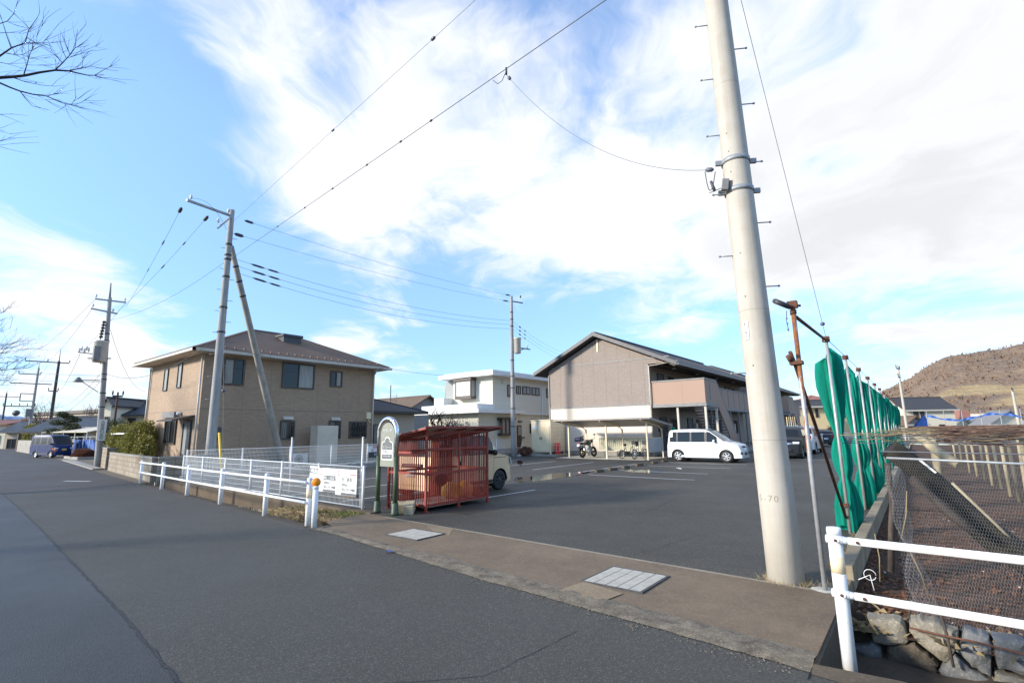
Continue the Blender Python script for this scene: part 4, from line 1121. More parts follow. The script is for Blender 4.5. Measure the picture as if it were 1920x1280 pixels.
# ------------------------------------------------------------------ guardrails
def guardrail(posts, hts, r, label, mid=.52, lower_right=None):
    g = thing('guardrail', (posts[0][0], posts[0][1], 0), label, 'guardrail', 'white pipe guardrails beside the road')
    for (x, y), hh in zip(posts, hts):
        m = MB(); m.tube([(x,y,-.15),(x,y,hh-.01)], r, 14); m.lathe([(r*1.03,0),(r*1.03,.012),(r*.8,.035),(.001,.045)], (x,y,hh-.015), 14); m.build('post', M['white_rail'], g)
    return g
LP = [(-22.55,6.32),(-19.5,6.07),(-16.76,5.87),(-13.94,5.65),(-11.2,5.46),(-9.2,5.31)]
LH = [.80,.82,.82,.83,.84,.85]
gl = guardrail(LP, LH, .052, 'long white pipe guardrail along the ditch in front of the mesh fence')
for fr in (.93, .50):
    m = MB(); m.tube([(x,y-.07,h_*fr) for (x,y), h_ in zip(LP, LH)], .028, 10)
    for (x,y), h_ in zip(LP, LH): m.tube([(x,y-.11,h_*fr),(x,y+.02,h_*fr)], .012, 8)
    m.build('rail', M['white_rail'], gl)
m = MB(); m.tube([(-9.2,5.31,.50),(-9.2,5.31,.66)], .0545, 14); m.build('reflective_band', M['cream'], gl)
b = thing('bollard', (-8.98,5.31,0), 'white bollard with round orange reflector at the end of the guardrail', 'bollard')
m = MB(); m.tube([(-8.98,5.31,-.1),(-8.98,5.31,.70)], .052, 14); m.lathe([(.056,.68),(.056,.72),(.03,.735)], (-8.98,5.31,0), 14); m.build('post', M['white_rail'], b)
m = MB(); dv = Vector((.72,-.69,0)); c = Vector((-8.98,5.31,.80))
rt = Matrix.Rotation(math.atan2(dv.y, dv.x)-PI/2, 3, 'Z')
lm = MB(); lm.lathe([(.02,-.03),(.075,-.03),(.082,-.015),(.082,.012),(.07,.026),(.001,.034)], (0,0,0), 20, axis='y')
m.add([c + rt @ Vector(v) for v in lm.v], lm.f, 0, True); m.build('reflector', M['orange'], b)
RP = [(-.61,4.74),(2.0,4.62),(5.0,4.5)]; RH = [.905,.9,.9]
gr = guardrail(RP, RH, .048, 'short white guardrail with two pipes in front of the stone lined vineyard ditch')
for zz_ in (.845, .455):
    m = MB(); m.tube([(-.60,4.715,zz_),(-.52,4.712,zz_)], .027, 12); m.tube([(-.52,4.712,zz_),(2,4.59,zz_),(6,4.42,zz_)], .0275, 14)
    m.tube([(-.665,4.725,zz_),(-.55,4.715,zz_)], .031, 12)
    for xx in (-.585, -.46): m.lathe([(.012,-.038),(.012,-.028)], (xx,4.715,zz_), 8, axis='y')
    m.build('rail', M['white_rail'], gr)
for xx in (-.60, -.46):
    for zz_ in (.845, .455):
        m = MB(); m.lathe([(.001,-.012),(.010,-.008),(.012,0)], (xx,4.68-.004,zz_), 10, axis='y'); m.build('bolt', M['rust'], gr)
m = MB(); m.tube([(-.61,4.74,.60),(-.61,4.74,.72)], .0492, 14); m.build('reflective_band', M['cream'], gr)
m = MB(); m.lathe([(.051,0),(.051,.03),(.048,.05)], (-.61,4.74,.88), 14); m.build('cap', M['white_rail'], gr)

# ------------------------------------------------------------------ welded mesh fences
def mesh_fence(a, b, z0, z1, n_posts, label, wires=.055, hw=6, top_roll=True):
    a = Vector((*a, 0)); b = Vector((*b, 0)); d = (b-a); Ln = d.length; d.normalize(); n = Vector((-d.y, d.x, 0))
    f = thing('mesh_fence', (a.x, a.y, 0), label, 'fence')
    m = MB(); k = int(Ln/wires)
    for i in range(k+1):
        p = a + d*(Ln*i/k)
        m.tube([p+n*.025+Vector((0,0,z0)), p+n*.025+Vector((0,0,z1))], .0044, 4, caps=False)
    for j in range(hw+1):
        zz_ = z0+(z1-z0)*j/hw; m.tube([a+n*.03+Vector((0,0,zz_)), b+n*.03+Vector((0,0,zz_))], .005, 5)
    if top_roll:
        for zz_ in (z1, z0): 
            for o_ in (.0, .055): m.tube([a+n*(o_)+Vector((0,0,zz_+.012)), b+n*(o_)+Vector((0,0,zz_+.012))], .010, 5)
    m.build('mesh_panel', M['white'], f)
    for i in range(n_posts):
        p = a + d*(Ln*i/(n_posts-1)); q = MB(); q.tube([(p.x,p.y,-.05),(p.x,p.y,z1+.03)], .028, 10); q.lathe([(.031,z1+.02),(.031,z1+.035),(.01,z1+.05)], (p.x,p.y,0), 10); q.build('post', M['white'], f)
    return f
FA, FB = (-21.6,7.35), (-9.86,6.98)
FX = mesh_fence(FA, FB, .06, .93, 7, 'white welded mesh fence along the road side of the parking lot with sale boards')
mesh_fence((-21.75,7.5), (-21.95,27.8), .25, 1.12, 11, 'white mesh fence on low kerb between parking lot and brick house')
wl = MB(); wl.box(-22.0, -21.75, 7.4, 29.0, -.05, .2); tag(wl.build('fence_kerb', M['concrete']), 'low concrete kerb wall under the mesh fence beside brick house', 'kerb wall')
wl = MB(); wl.prism([(-22.6,6.97,.05),(-9.3,6.78,.03),(-9.3,6.78,-.45),(-22.6,6.97,-.45)][::-1], (0,.28,0)); tag(wl.build('retaining_wall', M['concrete_brown'], bevel=.02), 'brown stained concrete retaining wall below the roadside mesh fence', 'retaining wall')
rb = MB(); rr = random.Random(21)
for k in range(330):
    x = rr.uniform(-20.5,-9.9); y = 6.82-.0*x+rr.uniform(-.30,.0)+(-22.6-x)*0; s = rr.uniform(.02,.07)
    q = [(x+s*rr.uniform(.6,1.2)*math.cos(i*PI/3), y+s*rr.uniform(.5,1.0)*math.sin(i*PI/3), -.34) for i in range(6)]
    rb.add(q+[(x+rr.uniform(-.02,.02),y,-.34+s*1.0)], [(i,(i+1) % 6,6) for i in range(6)])
tag(rb.build('rubble', M['stone_a'], recenter=False), 'loose rubble at the foot of the retaining wall', 'rubble', kind='stuff')
# two taller white poles that rise above the fences
for px, py, base, lb in ((543,852,(-14.6,7.3),'thin white pole rising behind the middle of the roadside mesh fence'), (676,848,(-9.9,7.04),'thin white pole at the right end of the roadside mesh fence'), ):
    top = ony(px, 822, base[1]).z
    x = ony(px, 840, base[1]).x
    p = thing('marker_pole', (x, base[1], 0), lb, 'pole')
    q = MB(); q.tube([(x,base[1]+.06,-.05),(x,base[1]+.06,top)], .022, 8); q.build('shaft', M['white'], p)
    q = MB(); q.lathe([(.024,0),(.026,.03),(.001,.045)], (x,base[1]+.06,top), 8); q.build('cap', M['white'], p)

# ------------------------------------------------------------------ boards on the fence
def fy(x): return FA[1]+(FB[1]-FA[1])*(x-FA[0])/(FB[0]-FA[0])
RX = (PI/2, 0, math.atan2(FB[1]-FA[1], FB[0]-FA[0]))
def board(px0, py0, px1, py1, label):
    y = fy(-11); a = ony(px0, py0, y-.05); b = ony(px1, py1, y-.05)
    zt = (ony((px0+px1)/2, py0+(px1-px0)*.08, y).z); zb = ony((px0+px1)/2, py1-(px1-px0)*.06, y).z
    xc = (a.x+b.x)/2; yy = fy(xc)-.045
    s = thing('sign_board', (xc, yy, zb), label, 'sign board')
    m = MB(); m.box(a.x, b.x, yy-.004, yy+.004, zb, zt); m.build('panel', M['white'], s)
    return s, a.x, b.x, zb, zt, yy-.006
s, x0, x1, zb, zt, yy = board(579.5,872,595,904,'small white sale board with black framed lettering, leftmost on the roadside fence')
w_ = x1-x0; hh = zt-zb
m = MB(); 
for q in ((x0+.04*w_,x0+.95*w_,zb+.56*hh,zb+.60*hh),(x0+.04*w_,x0+.95*w_,zb+.84*hh,zb+.88*hh),(x0+.04*w_,x0+.09*w_,zb+.60*hh,zb+.84*hh),(x0+.90*w_,x0+.95*w_,zb+.60*hh,zb+.84*hh)): m.box(q[0],q[1],yy-.003,yy,q[2],q[3])
m.build('frame_line', M['ink_grey'], s)
text('lettering', '土エス', w_*.27, M['ink'], s, (x0+w_*.5,yy-.002,zb+hh*.72), (PI/2,0,0))
s, x0, x1, zb, zt, yy = board(596,874,630,923,'white sale board with pink ring and grey boxed lettering, middle one on the fence')
w_ = x1-x0; hh = zt-zb
def ring(par, x, z, rx, rz, t, mat, yy):
    m = MB(); n = 24
    for i in range(n):
        a, b_ = 2*PI*i/n, 2*PI*(i+1)/n
        m.poly([(x+rx*math.cos(a),yy-.0025,z+rz*math.sin(a)),(x+(rx-t)*math.cos(a),yy-.0025,z+(rz-t)*math.sin(a)),(x+(rx-t)*math.cos(b_),yy-.0025,z+(rz-t)*math.sin(b_)),(x+rx*math.cos(b_),yy-.0025,z+rz*math.sin(b_))])
    m.build('emblem', mat, par)
ring(s, x0+w_*.17, zb+hh*.85, w_*.075, w_*.10, w_*.03, M['ink_pink'], yy)
m = MB(); bx0, bx1, bz0, bz1 = x0+w_*.32, x0+w_*.97, zb+hh*.50, zb+hh*.69
m.box(bx0,bx1,yy-.003,yy,bz1-.03*hh,bz1); m.box(bx0,bx1,yy-.003,yy,bz0,bz0+.03*hh); m.box(bx0,bx0+.015*w_,yy-.003,yy,bz0,bz1); m.box(bx1-.015*w_,bx1,yy-.003,yy,bz0,bz1)
m.box(x0+w_*.30,x1-.002,yy-.003,yy,zb+.01*hh,zb+.10*hh); m.build('frame_line', M['ink_grey'], s)
text('lettering', '月極駐車場', w_*.115, M['ink_grey'], s, ((bx0+bx1)/2,yy-.002,(bz0+bz1)/2), (PI/2,0,0))
text('lettering', '管理会社', w_*.075, M['ink_grey'], s, (x0+w_*.50,yy-.002,zb+hh*.37), (PI/2,0,0))
text('lettering', '055-231-4488', w_*.105, M['ink_grey'], s, (x0+w_*.64,yy-.002,zb+hh*.20), (PI/2,0,0))
s, x0, x1, zb, zt, yy = board(632,876,668.5,930,'white sale board with pink ring and large grey lettering, rightmost on the fence')
w_ = x1-x0; hh = zt-zb
ring(s, x0+w_*.15, zb+hh*.84, w_*.065, w_*.095, w_*.03, M['ink_pink'], yy)
m = MB(); m.box(x0+w_*.27,x1-.002,yy-.003,yy,zb+.01*hh,zb+.10*hh); m.build('frame_line', M['ink_grey'], s)
m = MB(); m.box(x0+w_*.68,x0+w_*.96,yy-.003,yy,zb+.76*hh,zb+.83*hh); m.build('ink_patch', M['ink_pink'], s)
text('lettering', '社三商事', w_*.125, M['ink_grey'], s, (x0+w_*.54,yy-.002,zb+hh*.60), (PI/2,0,0))
text('lettering', '管理会社', w_*.075, M['ink_grey'], s, (x0+w_*.45,yy-.002,zb+hh*.39), (PI/2,0,0))
text('lettering', '055-231-4488', w_*.112, M['ink_grey'], s, (x0+w_*.62,yy-.002,zb+hh*.22), (PI/2,0,0))
q = onx(704,846,-21.70); s = thing('notice_board', (-21.68,q.y,.8), 'small notice with red lettering over black on the far mesh fence', 'sign board')
m = MB(); m.box(-21.69, -21.68, q.y-.45, q.y+.75, .75, 1.05); m.build('panel', M['white'], s)
m = MB(); m.box(-21.69, -21.68, q.y-.42, q.y+.75, .47, .745); m.build('panel', M['ink'], s)
text('lettering', '無断駐車', .15, M['ink_red'], s, (-21.677,q.y+.1,.97), (PI/2,0,PI/2)); text('lettering', '固くお断り', .15, M['ink_red'], s, (-21.677,q.y+.1,.82), (PI/2,0,PI/2))
text('lettering', '管理会社', .1, M['white'], s, (-21.677,q.y+.1,.62), (PI/2,0,PI/2))

# ------------------------------------------------------------------ arched name sign
AX0, AX1, AY = -9.36, -8.76, 7.0
s = thing('arch_sign', ((AX0+AX1)/2, AY, 0), 'arched polished steel sign with olive green legs and apartment name plate', 'sign')
for x in (AX0, AX1):
    m = MB(); m.lathe([(.085,0),(.085,.05),(.078,.06),(.07,.24),(.058,.25)], (x,AY,0), 14); m.tube([(x,AY,.2),(x,AY,1.20)], .052, 14); m.build('leg', M['green_paint'], s)
m = MB(); n = 18; cxm = (AX0+AX1)/2; rad = (AX1-AX0)/2
m.tube([(AX0,AY,1.18),(AX0,AY,1.70)] + [(cxm-rad*math.cos(PI*i/n), AY, 1.70+rad*1.0*math.sin(PI*i/n)) for i in range(1,n)] + [(AX1,AY,1.70),(AX1,AY,1.18)], .050, 12); m.build('arch', M['chrome'], s)
m = MB(); rr_ = rad-.065
m.prism([(cxm-rr_,AY-.012,.98),(cxm+rr_,AY-.012,.98)] + [(cxm+rr_*math.cos(PI*i/14), AY-.012, 1.68+rr_*1.0*math.sin(PI*i/14)) for i in range(15)], (0,.024,0)); pl = m.build('plate', plain('sign_plate_grey_green', (.27,.28,.22), (.22,.23,.18), 5, .4), s)
def plaque(sc, off, mat, nm, z0=1.12):
    q = []
    for (u, v) in [(-.5,0),(.5,0),(.5,.62),(.42,.70),(.30,.70)] + [(.24*math.cos(PI*i/8), .72+.17*math.sin(PI*i/8)) for i in range(9)] + [(-.30,.70),(-.42,.70),(-.5,.62)]:
        q.append((cxm+u*rr_*1.62*sc, AY-.014-off, z0+.25+(v-.45)*.56*sc))
    m = MB(); m.poly(q); m.build(nm, mat, s)
plaque(1.0, .0, M['white'], 'plaque_border'); plaque(.90, .002, plain('plaque_grey', (.13,.14,.14), None, 5, .5), 'plaque')
m = MB(); m.box(cxm-rr_*.70, cxm+rr_*.70, AY-.019, AY-.017, 1.24, 1.335); m.build('plaque_strip', M['white'], s)
text('lettering', 'かさいや', .075, M['white'], s, (cxm,AY-.016,1.74), (PI/2,0,0)); text('lettering', 'アパルトーク', .05, M['white'], s, (cxm,AY-.02,1.385), (PI/2,0,0))
text('lettering', '空室有', .06, M['ink'], s, (cxm-.05,AY-.021,1.285), (PI/2,0,0)); text('lettering', '055-231-4488', .04, M['white'], s, (cxm,AY-.02,1.20), (PI/2,0,0))

# ------------------------------------------------------------------ red refuse cage, bag, blocks
CX0, CX1, CY0, CY1 = -9.78, -8.50, 7.62, 9.62
cg = thing('refuse_cage', ((CX0+CX1)/2, (CY0+CY1)/2, 0), 'red painted steel refuse cage with barred sides and grey sheet roof', 'cage')
zf, zb_ = 1.745, 1.55     # roof heights along the lot side and along the back
t = .05
for x, y, zz_ in ((CX1,CY0,zf),(CX1,(CY0+CY1)/2,zf),(CX1,CY1,zf),(CX0,CY0,zb_),(CX0,CY1,zb_)):
    m = MB(); m.box(x-t/2, x+t/2, y-t/2, y+t/2, .0, zz_); m.box(x-.07, x+.07, y-.05, y+.05, 0, .012); m.build('corner_post', M['red_paint'], cg)
m = MB()
for zz_ in (.13, .80, 1.25): 
    m.box(CX0+t/2, CX1-t/2, CY0-.02, CY0+.02, zz_-.025, zz_+.025); m.box(CX0+t/2, CX1-t/2, CY1-.02, CY1+.02, zz_-.025, zz_+.025)
    m.box(CX0-.02, CX0+.02, CY0+t/2, CY1-t/2, zz_-.025, zz_+.025)
for zz_ in (.13, .80, 1.32, zf-.05): m.box(CX1-.02, CX1+.02, CY0+t/2, CY1-t/2, zz_-.025, zz_+.025)
for y in (CY0, CY1): m.bar((CX0,y,zb_-.02), (CX1,y,zf-.02), .04, .05)
m.bar((CX0,CY0,.8),(CX0,CY1,.8), .03, .04)
m.box(CX0-.02, CX0+.02, CY0, CY1, zb_-.06, zb_-.01)
m.build('rail', M['red_paint'], cg)
def bars(nm, fn, n, z0, z1f):
    m = MB()
    for i in range(n):
        x, y = fn((i+.5)/n); m.tube([(x,y,z0),(x,y,z1f(x))], .0095, 6, caps=False)
    m.build(nm, M['red_paint'], cg)
zr_ = lambda x: zb_+(zf-zb_)*(x-CX0)/(CX1-CX0)-.04
bars('bar_panel', lambda t_: (CX0+(CX1-CX0)*t_, CY0), 17, .13, zr_); bars('bar_panel', lambda t_: (CX0+(CX1-CX0)*t_, CY1), 17, .13, zr_)
bars('bar_panel', lambda t_: (CX1, CY0+(CY1-CY0)*t_), 34, .13, zr_); bars('bar_panel', lambda t_: (CX0, CY0+(CY1-CY0)*t_), 30, .13, zr_)
m = MB(); 
def finemesh(x):
    for i in range(60): y = CY0+.03+(CY1-CY0-.06)*i/59; m.box(x-.003, x+.003, y-.003, y+.003, .15, .79)
    for j in range(20): zz_ = .16+.63*j/19; m.box(x-.0028, x+.0028, CY0+.03, CY1-.03, zz_-.003, zz_+.003)
finemesh(CX1-.03); m.build('wire_mesh', M['red_paint'], cg)
m = MB(); m.prism([(CX0-.12,CY0-.22,zb_),(CX1+.22,CY0-.22,zf+.05),(CX1+.22,CY0-.22,zf+.065),(CX0-.12,CY0-.22,zb_+.015)][::-1], (0,CY1-CY0+.55,0)); m.build('roof_sheet', leafmat('grey_roof_sheet', ((.34,.33,.31),(.30,.29,.275),(.26,.25,.24))), cg)
m = MB()
for k in range(5): y = CY0-.22+(CY1-CY0+.55)*k/4; m.bar((CX0-.12,y,zb_-.022),(CX1+.22,y,zf+.03), .035, .035)
m.bar((CX1+.22,CY0-.25,zf+.055),(CX1+.22,CY1+.36,zf+.055), .04, .045); m.bar((CX0-.12,CY0-.25,zb_+.01),(CX0-.12,CY1+.36,zb_+.01), .04, .045); m.build('roof_frame', M['red_paint'], cg)
m = MB(); m.box(CX0+.03, CX1-.03, CY0+.03, CY1-.03, .085, .105); m.build('floor_sheet', M['concrete_pale'], cg)
m = MB(); m.bar((CX1+.03,CY0+1.04,1.02),(CX1+.03,CY0+1.04,.92), .03, .05); m.build('latch', M['steel_dark'], cg)
def bag(c, s, seed):
    m = MB()
    def fn(i, j):
        th, ph = 2*PI*i/18, PI*j/12
        v = Vector((math.sin(ph)*math.cos(th), math.sin(ph)*math.sin(th), math.cos(ph)))
        k = 1+.16*mnoise.noise(v*2.2+Vector((seed,0,0)))+.07*mnoise.noise(v*6)
        if v.z > .8: k *= 1+.5*(v.z-.8)
        z = c[2]+s*v.z*k*.85
        return (c[0]+s*v.x*k*.95, c[1]+s*v.y*k*1.1, max(z, c[2]-s*.75))
    m.grid(fn, 18, 12); return m
tag(bag((-8.98,9.28,.29), .23, 1).build('refuse_bag', M['yellow_bag']), 'slumped yellow refuse bag on the cage floor nearer its gate post', 'bag', 'yellow bags in the cage')
tag(bag((-9.1,8.93,.29), .22, 5).build('refuse_bag', M['yellow_bag']), 'rounder smaller yellow refuse bag further left on the cage floor', 'bag', 'yellow bags in the cage')
def cblock(c, rz, rx, label):
    m = MB(); rot = Matrix.Rotation(R(rz), 3, 'Z') @ Matrix.Rotation(R(rx), 3, 'X')
    m.cbox(c, (.20,.39,.19), 0, rot)
    tag(m.build('concrete_block', M['block_tan'], bevel=.012), label, 'block', 'pale blocks beside the red cage')
cblock((-9.20,7.38,.10), 52, 0, 'pale concrete block lying flat nearest the green sign leg')
cblock((-8.93,7.36,.11), 48, 5, 'pale concrete block in the middle of the row beside red cage')
cblock((-8.68,7.33,.12), 42, 10, 'tilted pale concrete block against the corner post of red cage')

# ------------------------------------------------------------------ drain gratings in the apron
def grating(cs, n, label):
    g = thing('drain_grating', ((cs[0][0]+cs[1][0])/2, (cs[0][1]+cs[1][1])/2, .012), label, 'drain grating')
    x0, x1 = min(c[0] for c in cs), max(c[0] for c in cs); y0, y1 = min(c[1] for c in cs), max(c[1] for c in cs)
    m = MB(); z0, z1 = .004, .024
    for a, b_, c_, d_ in ((x0,x1,y0,y0+.02),(x0,x1,y1-.02,y1),(x0,x0+.02,y0+.02,y1-.02),(x1-.02,x1,y0+.02,y1-.02)): m.box(a,b_,c_,d_,z0,z1-.002)
    m.build('frame', M['steel_dark'], g)
    m = MB(); k = 0
    x = x0+.025
    pw = (x1-x0-.05)/n
    for i in range(n):
        xa = x0+.025+i*pw; y = y0+.025
        while y < y1-.04: m.box(xa+.006, xa+pw-.006, y, y+.020, z0+.012, z1); y += .034
        for q in (.0, .33, .66): m.box(xa+.011+q*pw, xa+.017+q*pw, y0+.021, y1-.021, z0+.004, z1-.006)
    m.build('grid', M['grating'], g)
    m = MB(); m.box(x0+.021, x1-.021, y0+.021, y1-.021, .010, .0125); m.build('pit_shade', M['shade_void'], g)  # near-black sheet just under the bars, painted shade of the drain
grating([(-3.20,5.22),(-2.46,5.98)], 5, 'large steel drain grating in the apron nearer the big concrete pole')
grating([(-7.22,5.58),(-6.42,6.22)], 4, 'smaller pale steel drain grating in the apron near the arch sign')
sp = MB(); q = onz(453/2.667+560, 257/2.667+940); sp.grid(lambda i, j: (q.x-.05+.10*i/6, q.y-.035+.07*j/4, .028+.014*mnoise.noise((i*.8,j*.9,4))), 6, 4)
tag(sp.build('plastic_scrap', M['sheet_blue']), 'crumpled scrap of blue plastic on the kerb strip', 'scrap')

# ------------------------------------------------------------------ wheel stops
def wheel_stop_proto(label, loc, rz):
    m = MB(); m.prism([(-.30,-.075,0),(-.30,.075,0),(-.30,.055,.11),(-.30,-.055,.11)][::-1], (.60,0,0))
    o = m.build('wheel_stop', M['concrete_brown'], recenter=False, bevel=.015); o.location = loc; o.rotation_euler = (0,0,rz)
    return tag(o, label, 'wheel stop', 'concrete wheel stops in the parking lot')
ws = wheel_stop_proto('concrete wheel stop behind the arch sign, nearest the road', (-12.1,8.15,0), R(5))
for (x, y), lb in zip(((-10.35,18.6),(-10.35,19.75),(-10.4,21.1),(-10.45,22.6),(-10.5,24.5),(-10.55,25.9)), ('pale worn wheel stop beside the large puddle, first of the row before the van','second wheel stop of the row behind the large puddle','third wheel stop of the row, halfway between puddle and shelter','fourth wheel stop of the row, before the white van','fifth wheel stop of the row, close to the bicycle shelter','last wheel stop of the row, just behind the white van')):
    c = ws.copy(); COL.objects.link(c); c.location = (x,y,0); c.rotation_euler = (0,0,PI/2+R(random.uniform(-4,4))); c['label'] = lb
ws2 = MB(); ws2.prism([(-10.42,18.3,.0),(-10.28,18.3,.0),(-10.30,18.3,.1),(-10.40,18.3,.1)], (0,.6,0))
# ------------------------------------------------------------------ poles
def pole_shaft(par, x, y, z, r0, r1, mat, name='shaft', n=20, lean=(0,0)):
    m = MB(); k = 10
    m.tube([(x+lean[0]*i/k, y+lean[1]*i/k, -.3+(z+.3)*i/k) for i in range(k+1)], [r0+(r1-r0)*i/k for i in range(k+1)], n); return m.build(name, mat, par)
def insulator(par, p, h=.22, mat=None):
    m = MB(); m.lathe([(.02,0),(.02,.05),(.06,.06),(.06,.09),(.03,.10),(.055,.12),(.05,h-.04),(.02,h)], p, 10); return m.build('insulator', mat or M['white'], par)
def strain(par, a, b):
    """dark strain insulator string lying along a wire"""
    a, b = Vector(a), Vector(b); d = (b-a).normalized(); p = [a+d*t for t in (0,.15,.2,.3,.35,.5,.55,.7,.9)]
    m = MB(); m.tube(p, [.02,.025,.07,.07,.03,.075,.04,.05,.015], 8); return m.build('strain_insulator', M['black'], par)

# big pole by the vineyard
BX, BY = -1.36, 6.60
LX, LY = -.215, -.045       # the pole leans a little towards the road
def BV(z): return Vector((BX+LX*(z+.3)/12.3, BY+LY*(z+.3)/12.3, z))
bp = thing('concrete_pole', (BX,BY,0), 'thick concrete utility pole at the lot entrance with step bolts', 'utility pole')
pole_shaft(bp, BX, BY, 12.0, .192, .125, M['pole'], n=40, lean=(LX,LY))
rad = lambda z: .192-.067*(z+.3)/12.3
for k in range(14):
    z = 2.35+k*.45 if k < 1 else 3.0+k*.42
    sgn = 1 if k % 2 else -1
    dx, dy = sgn*.86, sgn*.51
    r0 = rad(z); m = MB(); c_ = BV(z); dv_ = Vector((dx,dy,0)); m.tube([c_+dv_*(r0-.02), c_+dv_*(r0+.16)], .008, 8); m.tube([c_+dv_*(r0+.15), c_+dv_*(r0+.17)], .014, 8); m.build('step_bolt', M['galv'], bp)
def zat(px, py): 
    d = ray(px, py); t = (BX*d.x+BY*d.y)/(d.x**2+d.y**2); return EYE+d.z*t
for z in (zat(1385,303), zat(1395,358)):
    m = MB(); r0 = rad(z)+.006; m.lathe([(r0,-.03),(r0+.006,-.03),(r0+.006,.03),(r0,.03)], BV(z), 30, caps=False)
    for s_ in (1,-1): m.cbox(BV(z)+Vector((s_*(r0+.04)*.86,s_*(r0+.04)*.51,0)), (.09,.04,.06), 0, Matrix.Rotation(R(31),3,'Z'))
    m.build('band', M['galv'], bp)
fv = Vector((-.30,-.95,0)).normalized(); sv = Vector((.95,-.30,0)).normalized()
z = zat(1384,352); p = BV(z)+fv*(rad(z)+.05)-sv*.05; m = MB(); m.cbox(p, (.085,.07,.15), 0, Matrix.Rotation(R(18),3,'Z') @ Matrix.Rotation(R(10),3,'Y')); m.build('junction_box', M['trim_grey'], bp, bevel=.008)
z = zat(1414,622); p = BV(z)-sv*.02+fv*(rad(z)+.004)
m = MB(); rotp = Matrix((sv, fv, Vector((0,0,1)))).transposed(); m.cbox(p, (.062,.008,.22), 0, rotp); m.build('number_plate', M['white'], bp)
angf = math.atan2(fv.y, fv.x)+PI/2
for i, ch in enumerate('町久保支'): text('lettering', ch, .042, M['ink_grey'], bp, p+fv*.006+Vector((0,0,.075-.05*i)), (PI/2,0,angf))
z = zat(1424,702); p = BV(z)-sv*.03+fv*(rad(z)-.002); m = MB(); dl = MB(); dl.lathe([(.026,-.006),(.026,.006)], (0,0,0), 18, axis='y'); m.add([p + rotp @ Vector(v) for v in dl.v], dl.f); m.build('disc_marker', M['white'], bp)
z = zat(1461,932); p = BV(z)+fv*(rad(z)+.0015)
for i, ch in enumerate('5-70'):
    a = (i-1.5)*.33; dv = fv*math.cos(a)+sv*math.sin(a); text('lettering', ch, .10, plain('engraved', (.36,.31,.24), None, 4, .9), bp, BV(z)+dv*(rad(z)+.0006), (PI/2,0,angf+a))
for px, py in ((1366,260),(1371,293),(1378,330),(1397,480),(1404,560),(1421,687)):
    z = zat(px, py); p = BV(z)+fv*(rad(z)-.004)+sv*.015; m = MB(); dl = MB(); dl.lathe([(.009,-.004),(.009,.006)], (0,0,0), 10, axis='y'); m.add([p + rotp @ Vector(v) for v in dl.v], dl.f); m.build('bolt_hole', M['black'], bp)

# main roadside pole with its leaning strut
MX, MY, MZ = -23.2, 8.85, 11.75
mp = thing('utility_pole', (MX,MY,0), 'grey concrete utility pole with one long side arm in front of brick house', 'utility pole')
pole_shaft(mp, MX, MY, MZ, .20, .11, M['pole_grey'])
tip = ony(350,378,MY+.3) if False else None
def at_d(px, py, P, off=0.0):
    """the point on the ray at the horizontal distance of P"""
    d = ray(px, py); t = math.hypot(P[0], P[1])/math.hypot(d.x, d.y)*(1+off); return EYEP+d*t
PM = (MX, MY)
a0 = at_d(350,375,PM,-.04); a1 = at_d(437,406,PM,.01)
m = MB(); m.bar(a0, a1, .09, .09); m.build('crossarm', M['galv'], mp)
m = MB(); m.bar(at_d(408,428,PM,-.02), at_d(433,407,PM,-.005), .06, .06); m.build('crossarm_brace', M['galv'], mp)
insulator(mp, at_d(358,374,PM,-.04)); insulator(mp, at_d(409,418,PM,-.02)); insulator(mp, at_d(428,399,PM,0), .2)
for z in (6.1, 7.2, 8.6, 9.4, 9.6, 10.1):
    rr_ = .20-.09*(z+.3)/12.05; m = MB(); m.lathe([(rr_+.002,-.04),(rr_+.018,-.04),(rr_+.018,.04),(rr_+.002,.04)], (MX,MY,z), 18, caps=False); m.build('band', M['steel_dark'], mp)
for k in range(16):
    z = 3.2+k*.48; s_ = 1 if k % 2 else -1; rr_ = .20-.09*(z+.3)/12.05; m = MB(); m.tube([(MX+s_*.4*rr_,MY+s_*.9*rr_,z),(MX+s_*.4*(rr_+.2),MY+s_*.9*(rr_+.2),z)], .012, 6); m.build('step_bolt', M['galv'], mp)
sx, sy = onz(533,876).x, onz(533,876).y
SPT = at_d(433,461,PM,.012); 
stp = thing('strut_pole', (sx,sy,0), 'leaning concrete strut pole propping the roadside utility pole', 'utility pole')
m = MB(); A = Vector((sx,sy,-.2)); k = 8; m.tube([A+(SPT-A)*i/k for i in range(k+1)], [.185-.07*i/k for i in range(k+1)], 18); m.build('shaft', plain('strut_concrete', (.36,.33,.285), (.28,.255,.215), 3, .85), stp)
for f in (.80,.86,.92): 
    P_ = A+(SPT-A)*f; d_ = (SPT-A).normalized(); m = MB(); m.tube([P_-d_*.04,P_+d_*.04], .185-.07*f+.015, 14); m.build('band', M['steel_dark'], stp)

